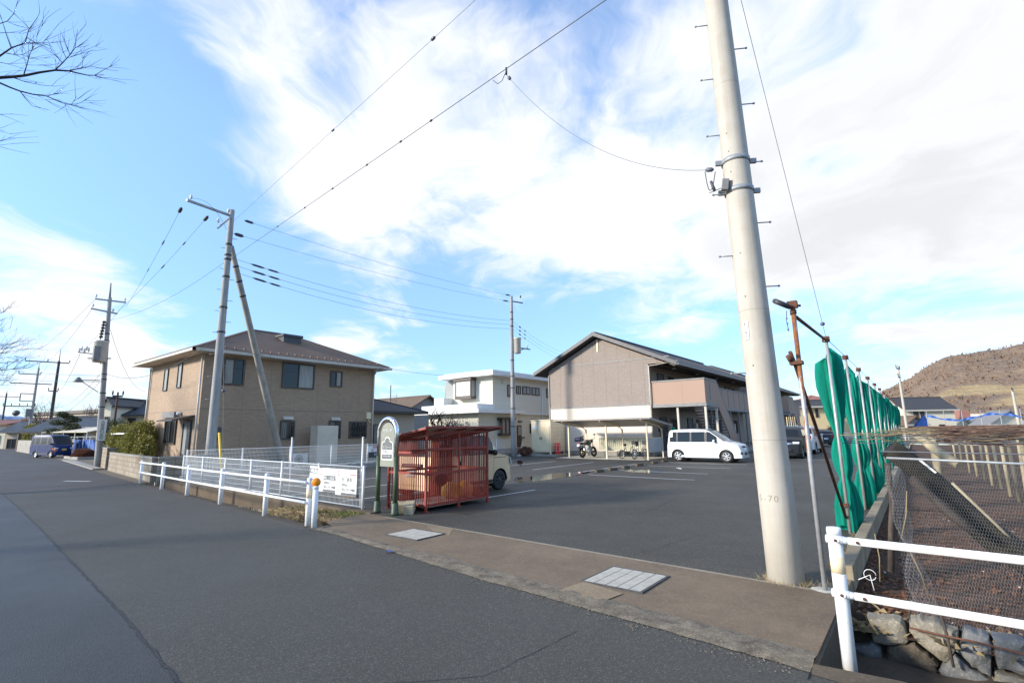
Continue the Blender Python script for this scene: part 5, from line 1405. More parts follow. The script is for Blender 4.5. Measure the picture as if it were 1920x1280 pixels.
# pole in the lot by the white house
P9 = (-21.4,26.9)
p9 = thing('utility_pole', (*P9,0), 'slim grey utility pole with small transformer beside the storage cabinet', 'utility pole')
pole_shaft(p9, *P9, 11.05, .175, .095, M['pole_grey'])
a = at_d(962,565,P9); b = at_d(980,568,P9,.01)
m = MB(); m.bar(a, b, .07, .07); m.build('crossarm', M['steel_dark'], p9)
c = at_d(966,648,P9); m = MB(); m.lathe([(.20,-.55),(.24,-.5),(.24,.42),(.28,.46),(.28,.55)], (c.x+.12,c.y+.1,c.z), 16); m.build('transformer', M['trim_pale'], p9)
m = MB(); m.bar(at_d(958,661,P9), at_d(990,652,P9,.01), .06, .06); m.bar(at_d(975,652,P9), at_d(994,655,P9,.01), .08, .08); m.build('bracket', M['galv'], p9)
insulator(p9, at_d(976,559,P9), .2, M['black']); insulator(p9, at_d(989,650,P9), .2, M['white'])
for z in (2.0,3.2,4.6,5.4,6.5,8.9,9.4,9.9): 
    rr_ = .175-.08*z/11; m = MB(); m.lathe([(rr_+.002,-.03),(rr_+.016,-.03),(rr_+.016,.03),(rr_+.002,.03)], (*P9,z), 14, caps=False); m.build('band', M['steel_dark'], p9)

# left pole with transformer and street lamp
PL = (-36.9,8.2)
pl_ = thing('utility_pole', (*PL,0), 'grey utility pole with white transformer, lamp arm and signboard by block wall', 'utility pole')
pole_shaft(pl_, *PL, 9.9, .165, .10, M['pole_grey'], lean=(-.10,-.42))
m = MB(); m.tube([(PL[0]-.10,PL[1]-.42,9.85),(PL[0]-.11,PL[1]-.46,10.8)], [.06,.035], 10); m.build('finial', M['pole_grey'], pl_)
for (x0_,y0_),(x1_,y1_) in (((178,560),(236,567)),((170,578),(220,588))):
    m = MB(); m.bar(at_d(x0_,y0_,PL,-.005), at_d(x1_,y1_,PL,.005), .08, .08); m.build('crossarm', M['galv'], pl_)
for px, py in ((180,559),(234,566),(174,577),(212,586)): insulator(pl_, at_d(px,py-1,PL), .22, M['white'])
c = at_d(188,659,PL,-.012); m = MB(); m.lathe([(.30,-.62),(.34,-.56),(.34,.50),(.37,.54),(.37,.62)], c, 20); m.build('transformer', M['trim_pale'], pl_)
c2 = at_d(181,662,PL,-.02); m = MB(); m.cbox(c2, (.30,.3,.8), 0); m.build('control_box', M['trim_grey'], pl_)
m = MB(); m.bar(at_d(172,671.5,PL,-.02), at_d(201,672,PL), .5, .06); m.bar(at_d(182,673,PL), at_d(190,682,PL), .05,.05); m.build('platform', M['steel_dark'], pl_)
m = MB(); m.bar(at_d(146,660,PL), at_d(180,664,PL), .05, .05); m.build('crossarm', M['galv'], pl_)
rg = random.Random(4)
for px, py in ((148,661),(153,658),(158,662),(162,657),(166,660)): insulator(pl_, at_d(px,py,PL), .28, M['white'] if rg.random() < .6 else M['black'])
m = MB()
for k in range(6): m.lathe([(.03,0),(.10,.03),(.10,.12),(.03,.15)], at_d(195-k*1.2,606+k*5.5,PL,-.005), 8)
m.tube([at_d(195,604,PL), at_d(188,636,PL)], .03, 6); m.build('insulator_stack', M['black'], pl_)
la = at_d(150,712.5,PL,-.01); lb = at_d(187,713,PL)
m = MB(); m.tube([la,lb], .03, 8); m.tube([at_d(152,714,PL,-.01), at_d(184,735,PL)], .022, 6); am = m.build('lamp_arm', M['galv'], pl_)
m = MB(); m.lathe([(.05,.16),(.10,.10),(.20,-.02),(.24,-.10),(.22,-.12),(.001,-.14)], at_d(147,712,PL,-.01), 16); m.build('lamp_head', M['trim_grey'], am)
zt = HZL = at_d(183,786,PL).z; zb2 = at_d(178,826,PL).z
dvv = Vector((-PL[0],-PL[1],0)).normalized(); c = Vector((*PL,(zt+zb2)/2))+dvv*.19
rotl = Matrix.Rotation(math.atan2(dvv.y,dvv.x)+PI/2, 3, 'Z')
m = MB(); m.cbox(c, (.36,.02,zt-zb2), 0, rotl); sgp = m.build('advert_plate', M['white'], pl_)
for i, ch in enumerate('古屋歯科医院'): text('lettering', ch, .2, M['ink'], pl_, c+dvv*.013+Vector((0,0,(zt-zb2)*(.36-.15*i))), (PI/2,0,math.atan2(dvv.y,dvv.x)+PI/2))
for z in (1.5,2.0,3.4,4.2,5.0,5.3,7.3,7.7): 
    rr_ = .165-.065*z/10; m = MB(); m.lathe([(rr_+.002,-.03),(rr_+.016,-.03),(rr_+.016,.03),(rr_+.002,.03)], (PL[0]-.0101*z,PL[1]-.0424*z,z), 14, caps=False); m.build('band', M['steel_dark'], pl_)

# far poles along the road
def far_pole(P, z, r, mat, arms, label, spike=.0, extra=None):
    o = thing('utility_pole', (*P,0), label, 'utility pole', 'distant utility poles along the road')
    pole_shaft(o, *P, z, r, r*.6, mat, n=12)
    if spike: m = MB(); m.tube([(*P,z),(*P,z+spike)], [.05,.02], 6); m.build('finial', M['pole_dark'], o)
    for (a, b, zz_, ins) in arms:
        u = Vector((.16,1,0)).normalized(); p = Vector((*P,zz_)); m = MB(); m.bar(p+u*a, p+u*b, .12, .12); m.build('crossarm', M['steel_dark'], o)
        for k in range(ins): insulator(o, p+u*(a+(b-a)*k/max(1,ins-1))+Vector((0,0,.05)), .35, M['steel_dark'])
    if extra: extra(o, P)
    return o
def box_extra(o, P):
    m = MB(); m.cbox((P[0],P[1]-.35,5.0), (.5,.6,1.1)); m.build('transformer', M['trim_grey'], o)
    m = MB(); m.bar((P[0],P[1]-1.4,6.6),(P[0],P[1]-.1,6.6), .1,.1); m.bar((P[0],P[1]-1.4,7.6),(P[0],P[1]-.1,7.6), .1,.1); m.bar((P[0],P[1]-1.4,6.6),(P[0],P[1]-1.4,7.6), .1,.1); m.build('frame_bracket', M['steel_dark'], o)
d_ = ray(90,820); s_ = 62; PA = (d_.x*s_, d_.y*s_)
far_pole(PA, 11.2, .22, M['pole_dark'], [(-3.1,1.0,11.0,3),(-.6,.3,7.4,2)], 'dark brown utility pole rising behind the blue van', 1.6)
d_ = ray(52,825); s_ = 68; PB = (d_.x*s_, d_.y*s_)
far_pole(PB, 11.2, .2, M['pole_grey'], [(-1.9,.3,10.3,2),(-2.6,1.6,9.0,0),(-2.9,.2,5.9,5)], 'grey utility pole with small box, left of the dark pole', .6, box_extra)
d_ = ray(0,815); s_ = 100; PC = (d_.x*s_, d_.y*s_)
far_pole(PC, 10.6, .2, M['pole_dark'], [(-1.5,2.0,9.9,2)], 'tiny utility pole at the far end of the road', .6)
d_ = ray(274,850); s_ = 44; PD = (d_.x*s_, d_.y*s_)
far_pole(PD, 6.9, .13, M['pole'], [], 'short pale concrete pole between tile roofed house and brick house')
d_ = ray(206,860); s_ = 36; PE = (d_.x*s_, d_.y*s_)
far_pole(PE, 4.9, .10, plain('rusty_iron', (.10,.05,.035), None, 5, .8), [(-.3,.3,4.6,2)], 'short rusty brown post standing behind the block wall')
d_ = ray(1700,800); s_ = 58; PF = (d_.x*s_, d_.y*s_)
o = far_pole(PF, 8.6, .17, M['pole'], [(-.9,.9,8.3,3),(-.5,.5,7.3,2)], 'pale concrete utility pole beyond the end of the green nets')
d_ = ray(1911,800); s_ = 62; PG = (d_.x*s_, d_.y*s_)
far_pole(PG, 5.9, .2, M['pole'], [(-.4,1.4,5.8,2)], 'short concrete pole beyond the vine trellis at the foot of the hill')
d_ = ray(735,765); s_ = 75; 

# ------------------------------------------------------------------ cables: each sags between two real points
def cable(name, a, b, sag, r, label, mat=None, beads=(), group='overhead cables', n=28):
    a, b = Vector(a), Vector(b); m = MB(); r *= .62
    pts = [a+(b-a)*t/n+Vector((0,0,-sag*4*(t/n)*(1-t/n))) for t in range(n+1)]
    m.tube(pts, r, 5)
    for f, br, bl in beads:
        i = f*n; k = min(n-1, int(i)); p = pts[k]+(pts[k+1]-pts[k])*(i-k); d = (pts[k+1]-pts[k]).normalized()
        m.tube([p-d*bl, p-d*bl*.5, p+d*bl*.5, p+d*bl], [r, br, br, r], 8)
    return tag(m.build(name, mat or M['wire'], n and None), label, 'cable', group)
mtop = lambda px, py, off=0.0: at_d(px, py, PM, off)
ptop = lambda px, py, off=0.0: at_d(px, py, P9, off)
cable('power_cable', mtop(458,413), ptop(962,555), .25, .011, 'upper thin cable from the roadside pole to the slim pole in the lot', beads=((.012,.06,.22),(.97,.05,.25)))
cable('power_cable', mtop(432,436), ptop(960,566), .25, .011, 'second thin cable from the roadside pole to the slim pole in the lot', beads=((.02,.08,.22),(.965,.05,.3)))
for i, (y0_, y1_) in enumerate(((487,601),(500,608),(513,616))):
    cable('power_cable', at_d(446+2*i,y0_,PM,.02), ptop(957,y1_), .5+.05*i, .013, ('highest','middle','lowest')[i]+' of the three low voltage cables from the strut pole to the slim pole', beads=((.05,.05,.35),(.09,.045,.3)))
    q = at_d(1062,660+7*i,(-30,75)); cable('power_cable', ptop(962,603+7*i), q, .5, .013, ('highest','middle','lowest')[i]+' of three cables running from the slim pole behind the apartment roof', beads=((.06,.05,.4),(.11,.045,.35)))
# heavy messenger wire over the road
Q1 = EYEP+ray(1180,-30)*7.2; Q1b = mtop(430,487)
Q1x = Q1b+(Q1-Q1b)*1.9
cable('messenger_cable', Q1b, Q1x, .0, .012, 'heavy straight messenger cable climbing from the roadside pole to the top edge', beads=tuple((f/1.9,.024,.05) for f in (.30,.42,.52,.62,.70,.76)))
cable('messenger_cable', mtop(420,492), at_d(205,600,PL), .45, .012, 'messenger cable from the roadside pole to the pole with the lamp arm')
Q2 = EYEP+ray(930,-35)*9.5
cable('guy_wire', mtop(432,420), mtop(432,420)+(Q2-mtop(432,420))*1.8, .0, .008, 'thin wire with small bead crossing the blue sky high above the brick house', beads=((.60/1.8,.03,.10),(.885/1.8,.035,.09)), mat=M['wire_grey'])
# branch from the messenger to the big pole
d1 = (Q1-Q1b).normalized()
def on_line(px, py):
    r_ = ray(px, py).normalized(); w0 = EYEP-Q1b; b_ = r_.dot(d1); den = 1-b_*b_
    t = (d1.dot(w0)-b_*r_.dot(w0))/den; return Q1b+d1*t
J = on_line(960,150); K = at_d(1338,318,(BX,BY),-.02)
cb = cable('slack_cable', J+Vector((0,0,-.12)), K, .55, .006, 'slack thin cable swinging from the messenger wire to the big concrete pole', beads=((.02,.03,.05),(.985,.03,.06)), mat=M['wire_grey'])
m = MB(); pts = [at_d(1322+i*3.2,322+(i*(6-i))*4.0,(BX,BY),-.02) for i in range(7)]; m.tube(pts, .006, 5); m.tube([at_d(1333,340,(BX,BY),-.02),at_d(1340,358,(BX,BY),-.02)], [.018,.022], 6); m.tube([at_d(1355,352,(BX,BY),-.02),at_d(1330,362,(BX,BY),-.02)][::-1], .005, 5)
tag(m.build('connector_loop', M['wire']), 'dark looped cable connector hanging left of the big pole', 'cable', 'overhead cables')
m = MB(); pts = [on_line(960-8*i,150+6*i)+Vector((0,0,-.05-.035*i*(3-i)*2)) for i in range(4)]; m.tube(pts, .007, 5); m.tube([J+Vector((0,0,.02)), J+Vector((0,0,-.12))], .02, 6)
tag(m.build('connector_loop', M['wire']), 'small clamp and loop on the messenger wire where the branch leaves', 'cable', 'overhead cables')
cable('guy_wire', at_d(1383,-25,(BX,BY)), (-1.06,10.0,3.22), 0, .006, 'thin guy wire with white ball from the big pole to the net posts', beads=((.955,.035,.035),), mat=M['wire_grey'])
# service drops
cable('service_cable', mtop(395,644), at_d(728,690,(-25.8,20.2)), .35, .018, 'thick black service cable passing across the eave of the brick house')
cable('service_cable', at_d(728,690,(-25.8,20.2)), ptop(957,702), .30, .014, 'black service cable from the brick house eave to the slim pole')
cable('service_cable', mtop(394,642), at_d(196,699,PL), .8, .018, 'thick black service cable between the roadside pole and the lamp pole')
cable('service_cable', at_d(207,618,PL), at_d(272,733,PD), .9, .016, 'sagging black drop cable from the lamp pole to the short pale pole')
cable('power_cable', at_d(341,388,PM,-.04), at_d(236,575,PL), .2, .011, 'outer power cable from the long crossarm to the lamp pole', beads=((.02,.07,.25),(.25,.03,.3),(.5,.02,.3)))
cable('power_cable', at_d(391,404,PM,-.02), at_d(214,590,PL), .2, .011, 'inner power cable from the long crossarm to the lamp pole', beads=((.02,.07,.25),(.2,.03,.2),(.4,.03,.3)))
cable('power_cable', mtop(425,430), mtop(360,372,-.04), -.4, .01, 'short looped jumper wire above the long crossarm')
zz_ = [(180,560,1,-3.1,11.2),(236,567,1,1.0,11.2),(172,580,1,-1.0,11.2)]
for i, (px, py, _, o_, z_) in enumerate(zz_):
    cable('power_cable', at_d(px,py,PL), (PA[0],PA[1]+o_,z_), .4, .014, ('left','right','lower')[i]+' power cable from the lamp pole to the dark pole behind the blue van')
for i, (py, z_) in enumerate(((650,7.4),(700,5.6),(716,4.9))):
    cable('power_cable', at_d((150,187,187)[i],(664,702,716)[i],PL), (PA[0],PA[1],z_), .9, .016, ('upper','middle','lower')[i]+' communication cable from the lamp pole to the dark pole')
for i, (z_, y2_) in enumerate(((9.2,685),(7.2,708),(4.4,756),(2.9,782),(2.4,790))):
    cable('power_cable', at_d(188,(704,716,757,766,776)[i],PL) if i < 2 else (PA[0],PA[1],z_+.6), EYEP+ray(-40,(684,700,748,762,778)[i])*75, .3, .02, ('first','second','third','fourth','fifth')[i]+' cable counted from the top crossing the far end of the road')
p_ = EYEP+ray(30,774)*62; m = MB(); m.lathe([(.05,-.75),(.32,-.5),(.36,0),(.32,.5),(.05,.75)], p_, 12, axis='x'); tag(m.build('cable_closure', M['wire']), 'dark oval splice closure hanging on the lowest far cable', 'cable closure')
for i, z_ in enumerate((10.6,9.4,7.0)): cable('power_cable', (PA[0],PA[1]-1,z_), (PB[0],PB[1],z_-.4), .3, .02, ('top','middle','bottom')[i]+' cable between the two distant utility poles')
# guy wire with yellow guard
ga, gb = mtop(437,520), ony(414,895,7.9)
ga_ = mtop(421,560); gb_ = onz(417,905)
cable('guy_wire', ga_, gb_, 0, .008, 'thin guy wire with a white bead running down to the yellow guard', beads=((.55,.07,.07),), mat=M['wire_grey'])
yg = MB(); t0 = ony(411,811,gb_.y-.02); t1 = ony(416.5,902,gb_.y-.02); yg.tube([t0,t1], .04, 12); tag(yg.build('guy_guard', M['yellow']), 'yellow plastic guard tube over the guy wire beside the utility pole', 'guy guard')
# ------------------------------------------------------------------ net posts, pipes and green nets along the vineyard
ORD = ['first','second','third','fourth','fifth','sixth','seventh','eighth','ninth','tenth','eleventh','twelfth','thirteenth','fourteenth','fifteenth','sixteenth','seventeenth','eighteenth','nineteenth','twentieth']
NX = -1.06
fr = thing('end_pole', (-.97,6.44,0), 'rust streaked end pole of the net frame with clamp and short chain', 'frame pole')
m = MB(); m.tube([(-.97,6.44,-.02),(-.97,6.44,3.12)], .0245, 14); m.build('pole', M['rust_pole'], fr)
m = MB(); m.box(-1.02, -.92, 6.40, 6.48, 3.05, 3.13); m.tube([(-1.06,6.37,3.08),(-.90,6.50,3.08)], .014, 8); m.lathe([(.034,0),(.034,.05)], (-.97,6.44,2.98), 12); m.build('clamp', M['rust'], fr)
m = MB(); m.tube([(-1.12,6.28,3.13),(-1.0,6.36,3.06)], .03, 12); m.tube([(-1.13,6.27,3.135),(-1.115,6.285,3.128)], .024, 12); m.build('pipe_stub', M['steel_dark'], fr)
m = MB(); m.tube([(-1.03,6.40,3.02),(-1.04,6.39,2.9),(-1.03,6.40,2.78)], .004, 5)
for z in (2.92,2.86,2.79): m.lathe([(.001,0),(.013,.01),(.001,.02)], (-1.035,6.395,z), 8)
m.build('chain', M['steel_dark'], fr)
m = MB(); m.tube([(-.99,6.47,2.99),(NX+.02,9.97,3.13)], .021, 12); tag(m.build('net_pipe', M['rust']), 'horizontal brown pipe joining the tops of the first two net posts', 'pipe')
m = MB(); m.tube([(-1.03,6.33,2.53),(-1.02,6.50,2.40),(NX-.03,9.97,.25)], .022, 12); b = m.build('brace_pipe', M['rust']); tag(b, 'diagonal brown brace pipe from the rusty end pole down to the second net post', 'pipe')
m = MB(); m.box(-1.06, -.93, 6.38, 6.50, 2.395, 2.435); m.tube([(-1.06,6.36,2.5),(-1.04,6.39,2.44)], .03, 10); m.build('coupler', M['rust'], b)
m = MB(); m.box(NX-.09, NX+.03, 9.92, 10.03, .42, .47); m.build('coupler', M['rust'], b)
posts_y = [10.0,13.0,16.1,19.2,22.4,25.5,28.7,31.9,35.1,38.3,41.5,44.7,47.9]
proto = None
for i, y in enumerate(posts_y):
    lb = ORD[i]+' grey steel net post counted from the road, leaning on the low wall'
    if proto is None:
        proto = thing('net_post', (NX,y,0), lb, 'net post', 'grey posts of the green net fence')
        m = MB(); m.tube([(NX,y,-.05),(NX,y,3.20)], .0245, 14); m.build('pole', plain('net_post_steel', (.47,.46,.45), (.36,.33,.31), 9, .5, .4, stretch=(3,3,.6)), proto)
        m = MB(); m.box(NX-.06, NX+.05, y-.05, y+.05, 3.13, 3.22); m.tube([(NX,y-.14,3.17),(NX,y+.2,3.17)], .016, 8); m.build('clamp', M['rust'], proto)
    else: copy_thing(proto, (NX,y,0), lb)
m = MB(); m.tube([(NX,9.9,3.19),(NX,48,3.19)], .006, 6); tag(m.build('net_wire', M['wire_grey']), 'taut steel wire along the tops of all the net posts', 'wire')
def net_mesh(seed, y, h=3.1, xo=-.02):
    """one net gathered to a bundle: hung from the wire, tied twice"""
    rn = random.Random(seed)
    t1, t2 = rn.uniform(1.45,1.62), rn.uniform(.78,.98)
    ph = [rn.uniform(0,6.28) for _ in range(5)]
    lean = rn.uniform(-.05,.08)
    def prof(z):
        if z > t1: 
            u = (z-t1)/(h-t1); return (.07+.125*math.sin(min(1,u*1.02)*PI*.5)**.8*(1-.25*u**3))
        if z > t2:
            u = (z-t2)/(t1-t2); return .07+.07*math.sin(PI*u)**.75
        u = (t2-z)/t2; return .07+.12*min(1,u*1.9)**.7*(1-.15*u)
    m = MB(); nz, na = 80, 84
    def fn(i, j):
        z = h-.02-(h-.04)*i/nz; a = 2*PI*j/na; r = prof(z)
        k = 1.12+.22*math.sin(7*a+ph[4]+.3*math.sin(z*2))+.34*math.sin(4*a+ph[0]+.6*math.sin(z*1.3+ph[1]))-.34*abs(math.sin(4.5*a+ph[2]-z*.6))**.6+.13*math.sin(11*a+ph[3]+z*2.1)+.07*math.sin(19*a-z*3.2)
        kk = 1+(k-1)*min(1, r/.12)
        ry, rx = r*kk*1.0, r*kk*.8
        zz_ = z+.07*math.sin(3*a+ph[4])*(i/nz)**6 - (.22*abs(math.sin(a*.5+ph[0]))*(1-i/nz)**8 if i < nz else 0)
        if i < 4: rx *= .35+.16*i
        x = xo+math.cos(a)*rx+lean*math.sin(z*1.7)*.5; return (NX+x, y+.30+math.sin(a)*ry+.02*math.sin(z*4+ph[2]), zz_)
    m.grid(fn, nz, na)
    return m, (t1, t2)
pm = []
for i, y in enumerate(posts_y[:12]):
    lb = ORD[i]+' tied green net bundle counted from the road'
    n_ = thing('green_net', (NX,y,0), lb, 'net', 'green nets tied up along the vineyard')
    k = i if i < 5 else None
    mm, ties = net_mesh(30+i, y); mm.build('net', M['net'], n_)
    for t_ in ties:
        q = MB(); q.lathe([(.058,-.012),(.064,0),(.058,.012)], (NX-.02,y+.30,t_), 14, caps=False); q.build('tie', plain('tie_cord', (.01,.17,.12), None, 6, .8) if i == 0 and t_ == ties[0] else bpy.data.materials['tie_cord'], n_)
# yellow pole leaning among the nets, low wall under them
m = MB(); a = onx(1593,728,-1.5); b = onx(1601,800,-1.5); d = (b-a); m.tube([a, a+d*1.0, (b.x+.02,b.y+.3,0)], .05, 10); tag(m.build('warning_pole', M['yellow']), 'yellow plastic guard pole glimpsed between the green nets', 'guard pole')
lw = MB(); n = 24
lw.prism([(-.90,7.0,-.1),(-.76,7.0,-.1),(-.76,7.0,.16),(-.90,7.0,.16)][::-1], (0,42,0)); lw.prism([(-.88,6.45,-.3),(-.78,6.45,-.3),(-.78,6.45,.02),(-.88,6.45,.02)][::-1], (0,.55,0))
tag(lw.build('low_wall', plain('low_wall_concrete', (.33,.27,.18), (.20,.155,.10), 3, .9, bmp=.6), bevel=.01), 'low weathered concrete wall between parking lot and vineyard', 'low wall')
bs = MB(); bs.lathe([(.16,0),(.14,.015),(.05,.02)], (-.97,6.44,-.005), 9); tag(bs.build('pole_footing', M['concrete_pale']), 'broken concrete footing around the rusty end pole', 'footing')

# ------------------------------------------------------------------ vineyard: stones, netting, log, posts, wires, canes
def stone(poly, depth, mat, label, seed):
    """a rough faced block whose face outline is given as (x, z) on the ditch wall"""
    rn = random.Random(seed); n = len(poly); yb = 6.12
    P = []
    for i in range(n):
        (x0,z0),(x1,z1) = poly[i], poly[(i+1) % n]
        for k in range(4):
            t = k/4; P.append((x0+(x1-x0)*t+rn.uniform(-.010,.010), z0+(z1-z0)*t+rn.uniform(-.010,.010)))
    cx = sum(p[0] for p in P)/len(P); cz = sum(p[1] for p in P)/len(P)
    m = MB(); V = []; rings = [(1.0,.16),(1.0,.03),(.93,-.005),(.72,-.02),(.45,-.028),(.2,-.03)]
    for s_, off in rings:
        for (x, z) in P:
            X_, Z_ = cx+(x-cx)*s_, cz+(z-cz)*s_
            V.append((X_, yb+off*1.0+ .028*mnoise.noise((X_*9, Z_*9, seed))*(1 if off < .1 else 0), Z_))
    V.append((cx, yb-.03+.02*mnoise.noise((cx*9,cz*9,seed)), cz)); k = len(P); F_ = []
    for r_ in range(len(rings)-1):
        for i in range(k): F_.append((r_*k+i, r_*k+(i+1) % k, (r_+1)*k+(i+1) % k, (r_+1)*k+i))
    F_ += [((len(rings)-1)*k+i, (len(rings)-1)*k+(i+1) % k, len(V)-1) for i in range(k)]
    m.add(V, F_, 0, False)
    o = m.build('wall_stone', mat, fix=True)
    return tag(o, label, 'stone', 'rubble stones lining the vineyard ditch')
def pxz(*pts): return [(ony(1600+x/6, 1080+y/6, 6.12).x, ony(1600+x/6, 1080+y/6, 6.12).z) for x, y in pts]
stone(pxz((160,460),(545,490),(640,750),(400,775),(225,745)), .3, M['stone_a'], 'flat pale tan stone at the top left of the ditch wall beside the rail post', 1)
stone(pxz((615,500),(750,475),(960,530),(1190,640),(1180,790),(1050,1000),(985,960),(690,730),(620,600)), .3, M['stone_a'], 'lumpy mottled tan stone below the hanging net edge, behind the thin rusty bar', 2)
stone(pxz((1270,595),(1540,680),(1555,1150),(1340,1020),(1150,850),(1200,700)), .3, M['stone_b'], 'smooth blue grey stone slab in the middle of the ditch wall', 3)
stone(pxz((1565,665),(1930,740),(1990,1130),(1620,1040),(1570,800)), .3, M['stone_b'], 'ridged grey green stone at the right edge behind the guardrail', 4)
stone(pxz((380,790),(680,755),(900,920),(960,1010),(940,1110),(620,1040),(370,970)), .3, M['stone_c'], 'dark mossy brown stone under the two pale top stones', 5)
stone(pxz((980,1030),(1150,880),(1330,1040),(1560,1180),(1540,1290),(1200,1230),(960,1120)), .3, M['stone_b'], 'angular blue grey stone at the bottom of the ditch wall', 6)
stone(pxz((1610,1070),(1960,1165),(1980,1330),(1590,1290),(1575,1180)), .3, M['stone_a'], 'ochre brown stone low at the right corner of the ditch wall', 7)
stone(pxz((0,800),(200,740),(310,800),(340,960),(140,920),(0,900)), .3, M['stone_b'], 'small dark grey stone low on the left end of the ditch wall', 8)
stone(pxz((2010,770),(2500,860),(2560,1150),(2040,1120)), .3, M['stone_b'], 'grey stone of the ditch wall beyond the right picture edge', 9) if False else None
bk = MB(); bk.grid(lambda i, j: (-.80+7*i/50, 6.24+.05*mnoise.noise((i*.5,j*.6,2)), -.95+.86*j/8), 50, 8); tag(bk.build('ditch_wall', M['dirt']), 'dark earth bank behind the ditch stones', 'bank', kind='structure')
m = MB(); a = ony(1706,1176,6.02); b = ony(1925,1228,5.9); m.tube([a, a+(b-a)*.3, a+(b-a)*.6+Vector((0,0,.01)), b+(b-a)*.3], .009, 8); tag(m.build('rebar', M['rust']), 'thin rusty reinforcing bar lying across the ditch stones', 'bar')
m = MB(); a = ony(1757,1130,6.05); b = ony(1788,1250,6.0); m.tube([a, a+(b-a)*.5+Vector((.01,0,0)), b], [.014,.013,.011], 8); tag(m.build('dead_vine', M['bark']), 'grey dead vine stem hanging down over the ditch stones', 'vine stem')

# front frame of wires and poles
def tubeobj(name, pts, r, mat, label, cat, n=8, group=None):
    m = MB(); m.tube(pts, r, n); return tag(m.build(name, mat), label, cat, group)
WY = 6.95
wl_ = ony(1662,858,WY); wr_ = ony(1925,869.5,WY)
tubeobj('trellis_rod', [wl_, wr_, wr_+(wr_-wl_)*1.5], .012, M['galv'], 'thicker grey rod along the front of the vine trellis', 'rod')
a = ony(1652,846,WY+.1); b = ony(1925,851.5,WY+.1); tubeobj('trellis_wire', [a, b, b+(b-a)*1.5], .006, M['wire_grey'], 'thin pale wire just above the front rod of the trellis', 'wire')
# the fallen trunk leaning under the trellis
lg = thing('leaning_log', (-.4,7.3,0), 'thick dark mossy log leaning from trellis corner down to the soil', 'log')
A = ony(1668,843,7.35); B = ony(1945,1068,7.6)
m = MB(); d = B-A; k = 16; pts = []; rs = []
for i in range(k+1):
    t = i/k; p = A+d*t+Vector((.02*math.sin(t*7), .03*math.sin(t*5), .02*math.sin(t*6+1))); pts.append(p); rs.append((.112+.03*t+.018*mnoise.noise((t*6,1,3))))
m.tube(pts, rs, 22); o = m.build('trunk', M['log'], lg)
m = MB(); dd = d.normalized(); m.tube([A-dd*.004, A-dd*.018], [.098,.05], 16); m.build('hollow_shade', M['shade_void'], lg)  # near-black cap on the solid end paints the hollow's shade
m = MB(); up_ = Vector((.25,-.1,.97)); a = ony(1722,860,7.17); b = ony(1755,886,7.17); m.bar(a, b, .035, .02); m.build('white_tape', M['white'], lg)
tubeobj('leaning_branch', [ony(1706,895,7.05), ony(1740,925,7.05), ony(1790,970,7.1), ony(1830,1000,7.1)], [.05,.04,.045,.035], M['bark'], 'peeling grey branch lying beneath the leaning log', 'branch')
tubeobj('trellis_pole', [ony(1785,905,7.3), ony(1870,985,7.4), ony(1925,1040,7.5)], .014, M['post_wood'], 'pale slender pole lying along the leaning log', 'pole')
# corner stem with bunched netting
tubeobj('vine_trunk', [ony(1668,1052,6.85)+Vector((0,0,-.1)), ony(1671,985,6.85), ony(1674,945,6.85), ony(1668,905,6.85), ony(1664,868,6.85)], [.03,.027,.03,.026,.03], M['bark'], 'gnarled vine trunk standing at the trellis corner inside bunched netting', 'vine trunk')
def chicken_wire(m, fn, nu, nv, r=.0010):
    """hexagon netting over a surface fn(u, v): two zigzags per row"""
    for j in range(nv):
        top = []
        for i in range(nu*2+1):
            off = .28 if ((i+j) % 2) else -.28
            top.append(Vector(fn(i/(2*nu), (j+.5+off)/nv)))
        for i in range(len(top)-1): 
            a, b = top[i], top[i+1]; dn = (b-a); 
            if dn.length < 1e-6: continue
            m.tube([a, b], r, 3, caps=False, sm=False)
        for i in range(0, len(top)):
            if ((i+j) % 2) and j < nv-1: m.tube([top[i], Vector(fn(i/(2*nu), (j+1.5-.28)/nv))], r, 3, caps=False, sm=False)
L0 = ony(1667,860,WY-.03); R0 = ony(2010,874,WY-.03); R0 = L0+(R0-L0)*1.6
def sheet(u, v):
    x = L0.x+(R0.x-L0.x)*u; zt_ = L0.z+(R0.z-L0.z)*u; zb__ = -.14-.02*u
    y = WY-.03-.62*v**1.15+.03*math.sin(x*5+v*4)*v+.02*mnoise.noise((x*3,v*3,1)); return (x, y, zt_+(zb__-zt_)*v+.02*mnoise.noise((x*2,v*2,4)))
m = MB(); chicken_wire(m, sheet, 105, 48, .0007); tag(m.build('wire_netting', plain('netting_wire', (.24,.24,.24), (.17,.17,.17), 5, .6, .2)), 'sheet of fine wire netting hung from the trellis rod down to the ditch stones', 'netting')
def bunch(u, v):
    a = u*PI*2.4; r_ = .055+.03*math.sin(v*9)+.05*v; x = L0.x+.03+math.cos(a)*r_*.8+.02*math.sin(v*20+a); y = WY-.12-.55*v+math.sin(a)*r_*.5; return (x+.16*v*v, y, L0.z-.06+(-.1-L0.z)*v)
m = MB(); chicken_wire(m, bunch, 18, 44, .0008); tag(m.build('bunched_netting', bpy.data.materials['netting_wire']), 'crumpled bunch of netting hanging around the trellis corner trunk', 'netting')
# white knotted string near rail post
m = MB(); c = ony(1631,1077,6.3); m.tube([c+Vector((.05*math.cos(a*.5), .0, .05*math.sin(a*.5))) for a in range(13)], .003, 5); m.tube([c+Vector((-.10,0,-.06)), c, c+Vector((.02,0,-.14))], .005, 5); tag(m.build('knotted_string', M['white']), 'white knotted string tied on a stub beside the low wall', 'string')
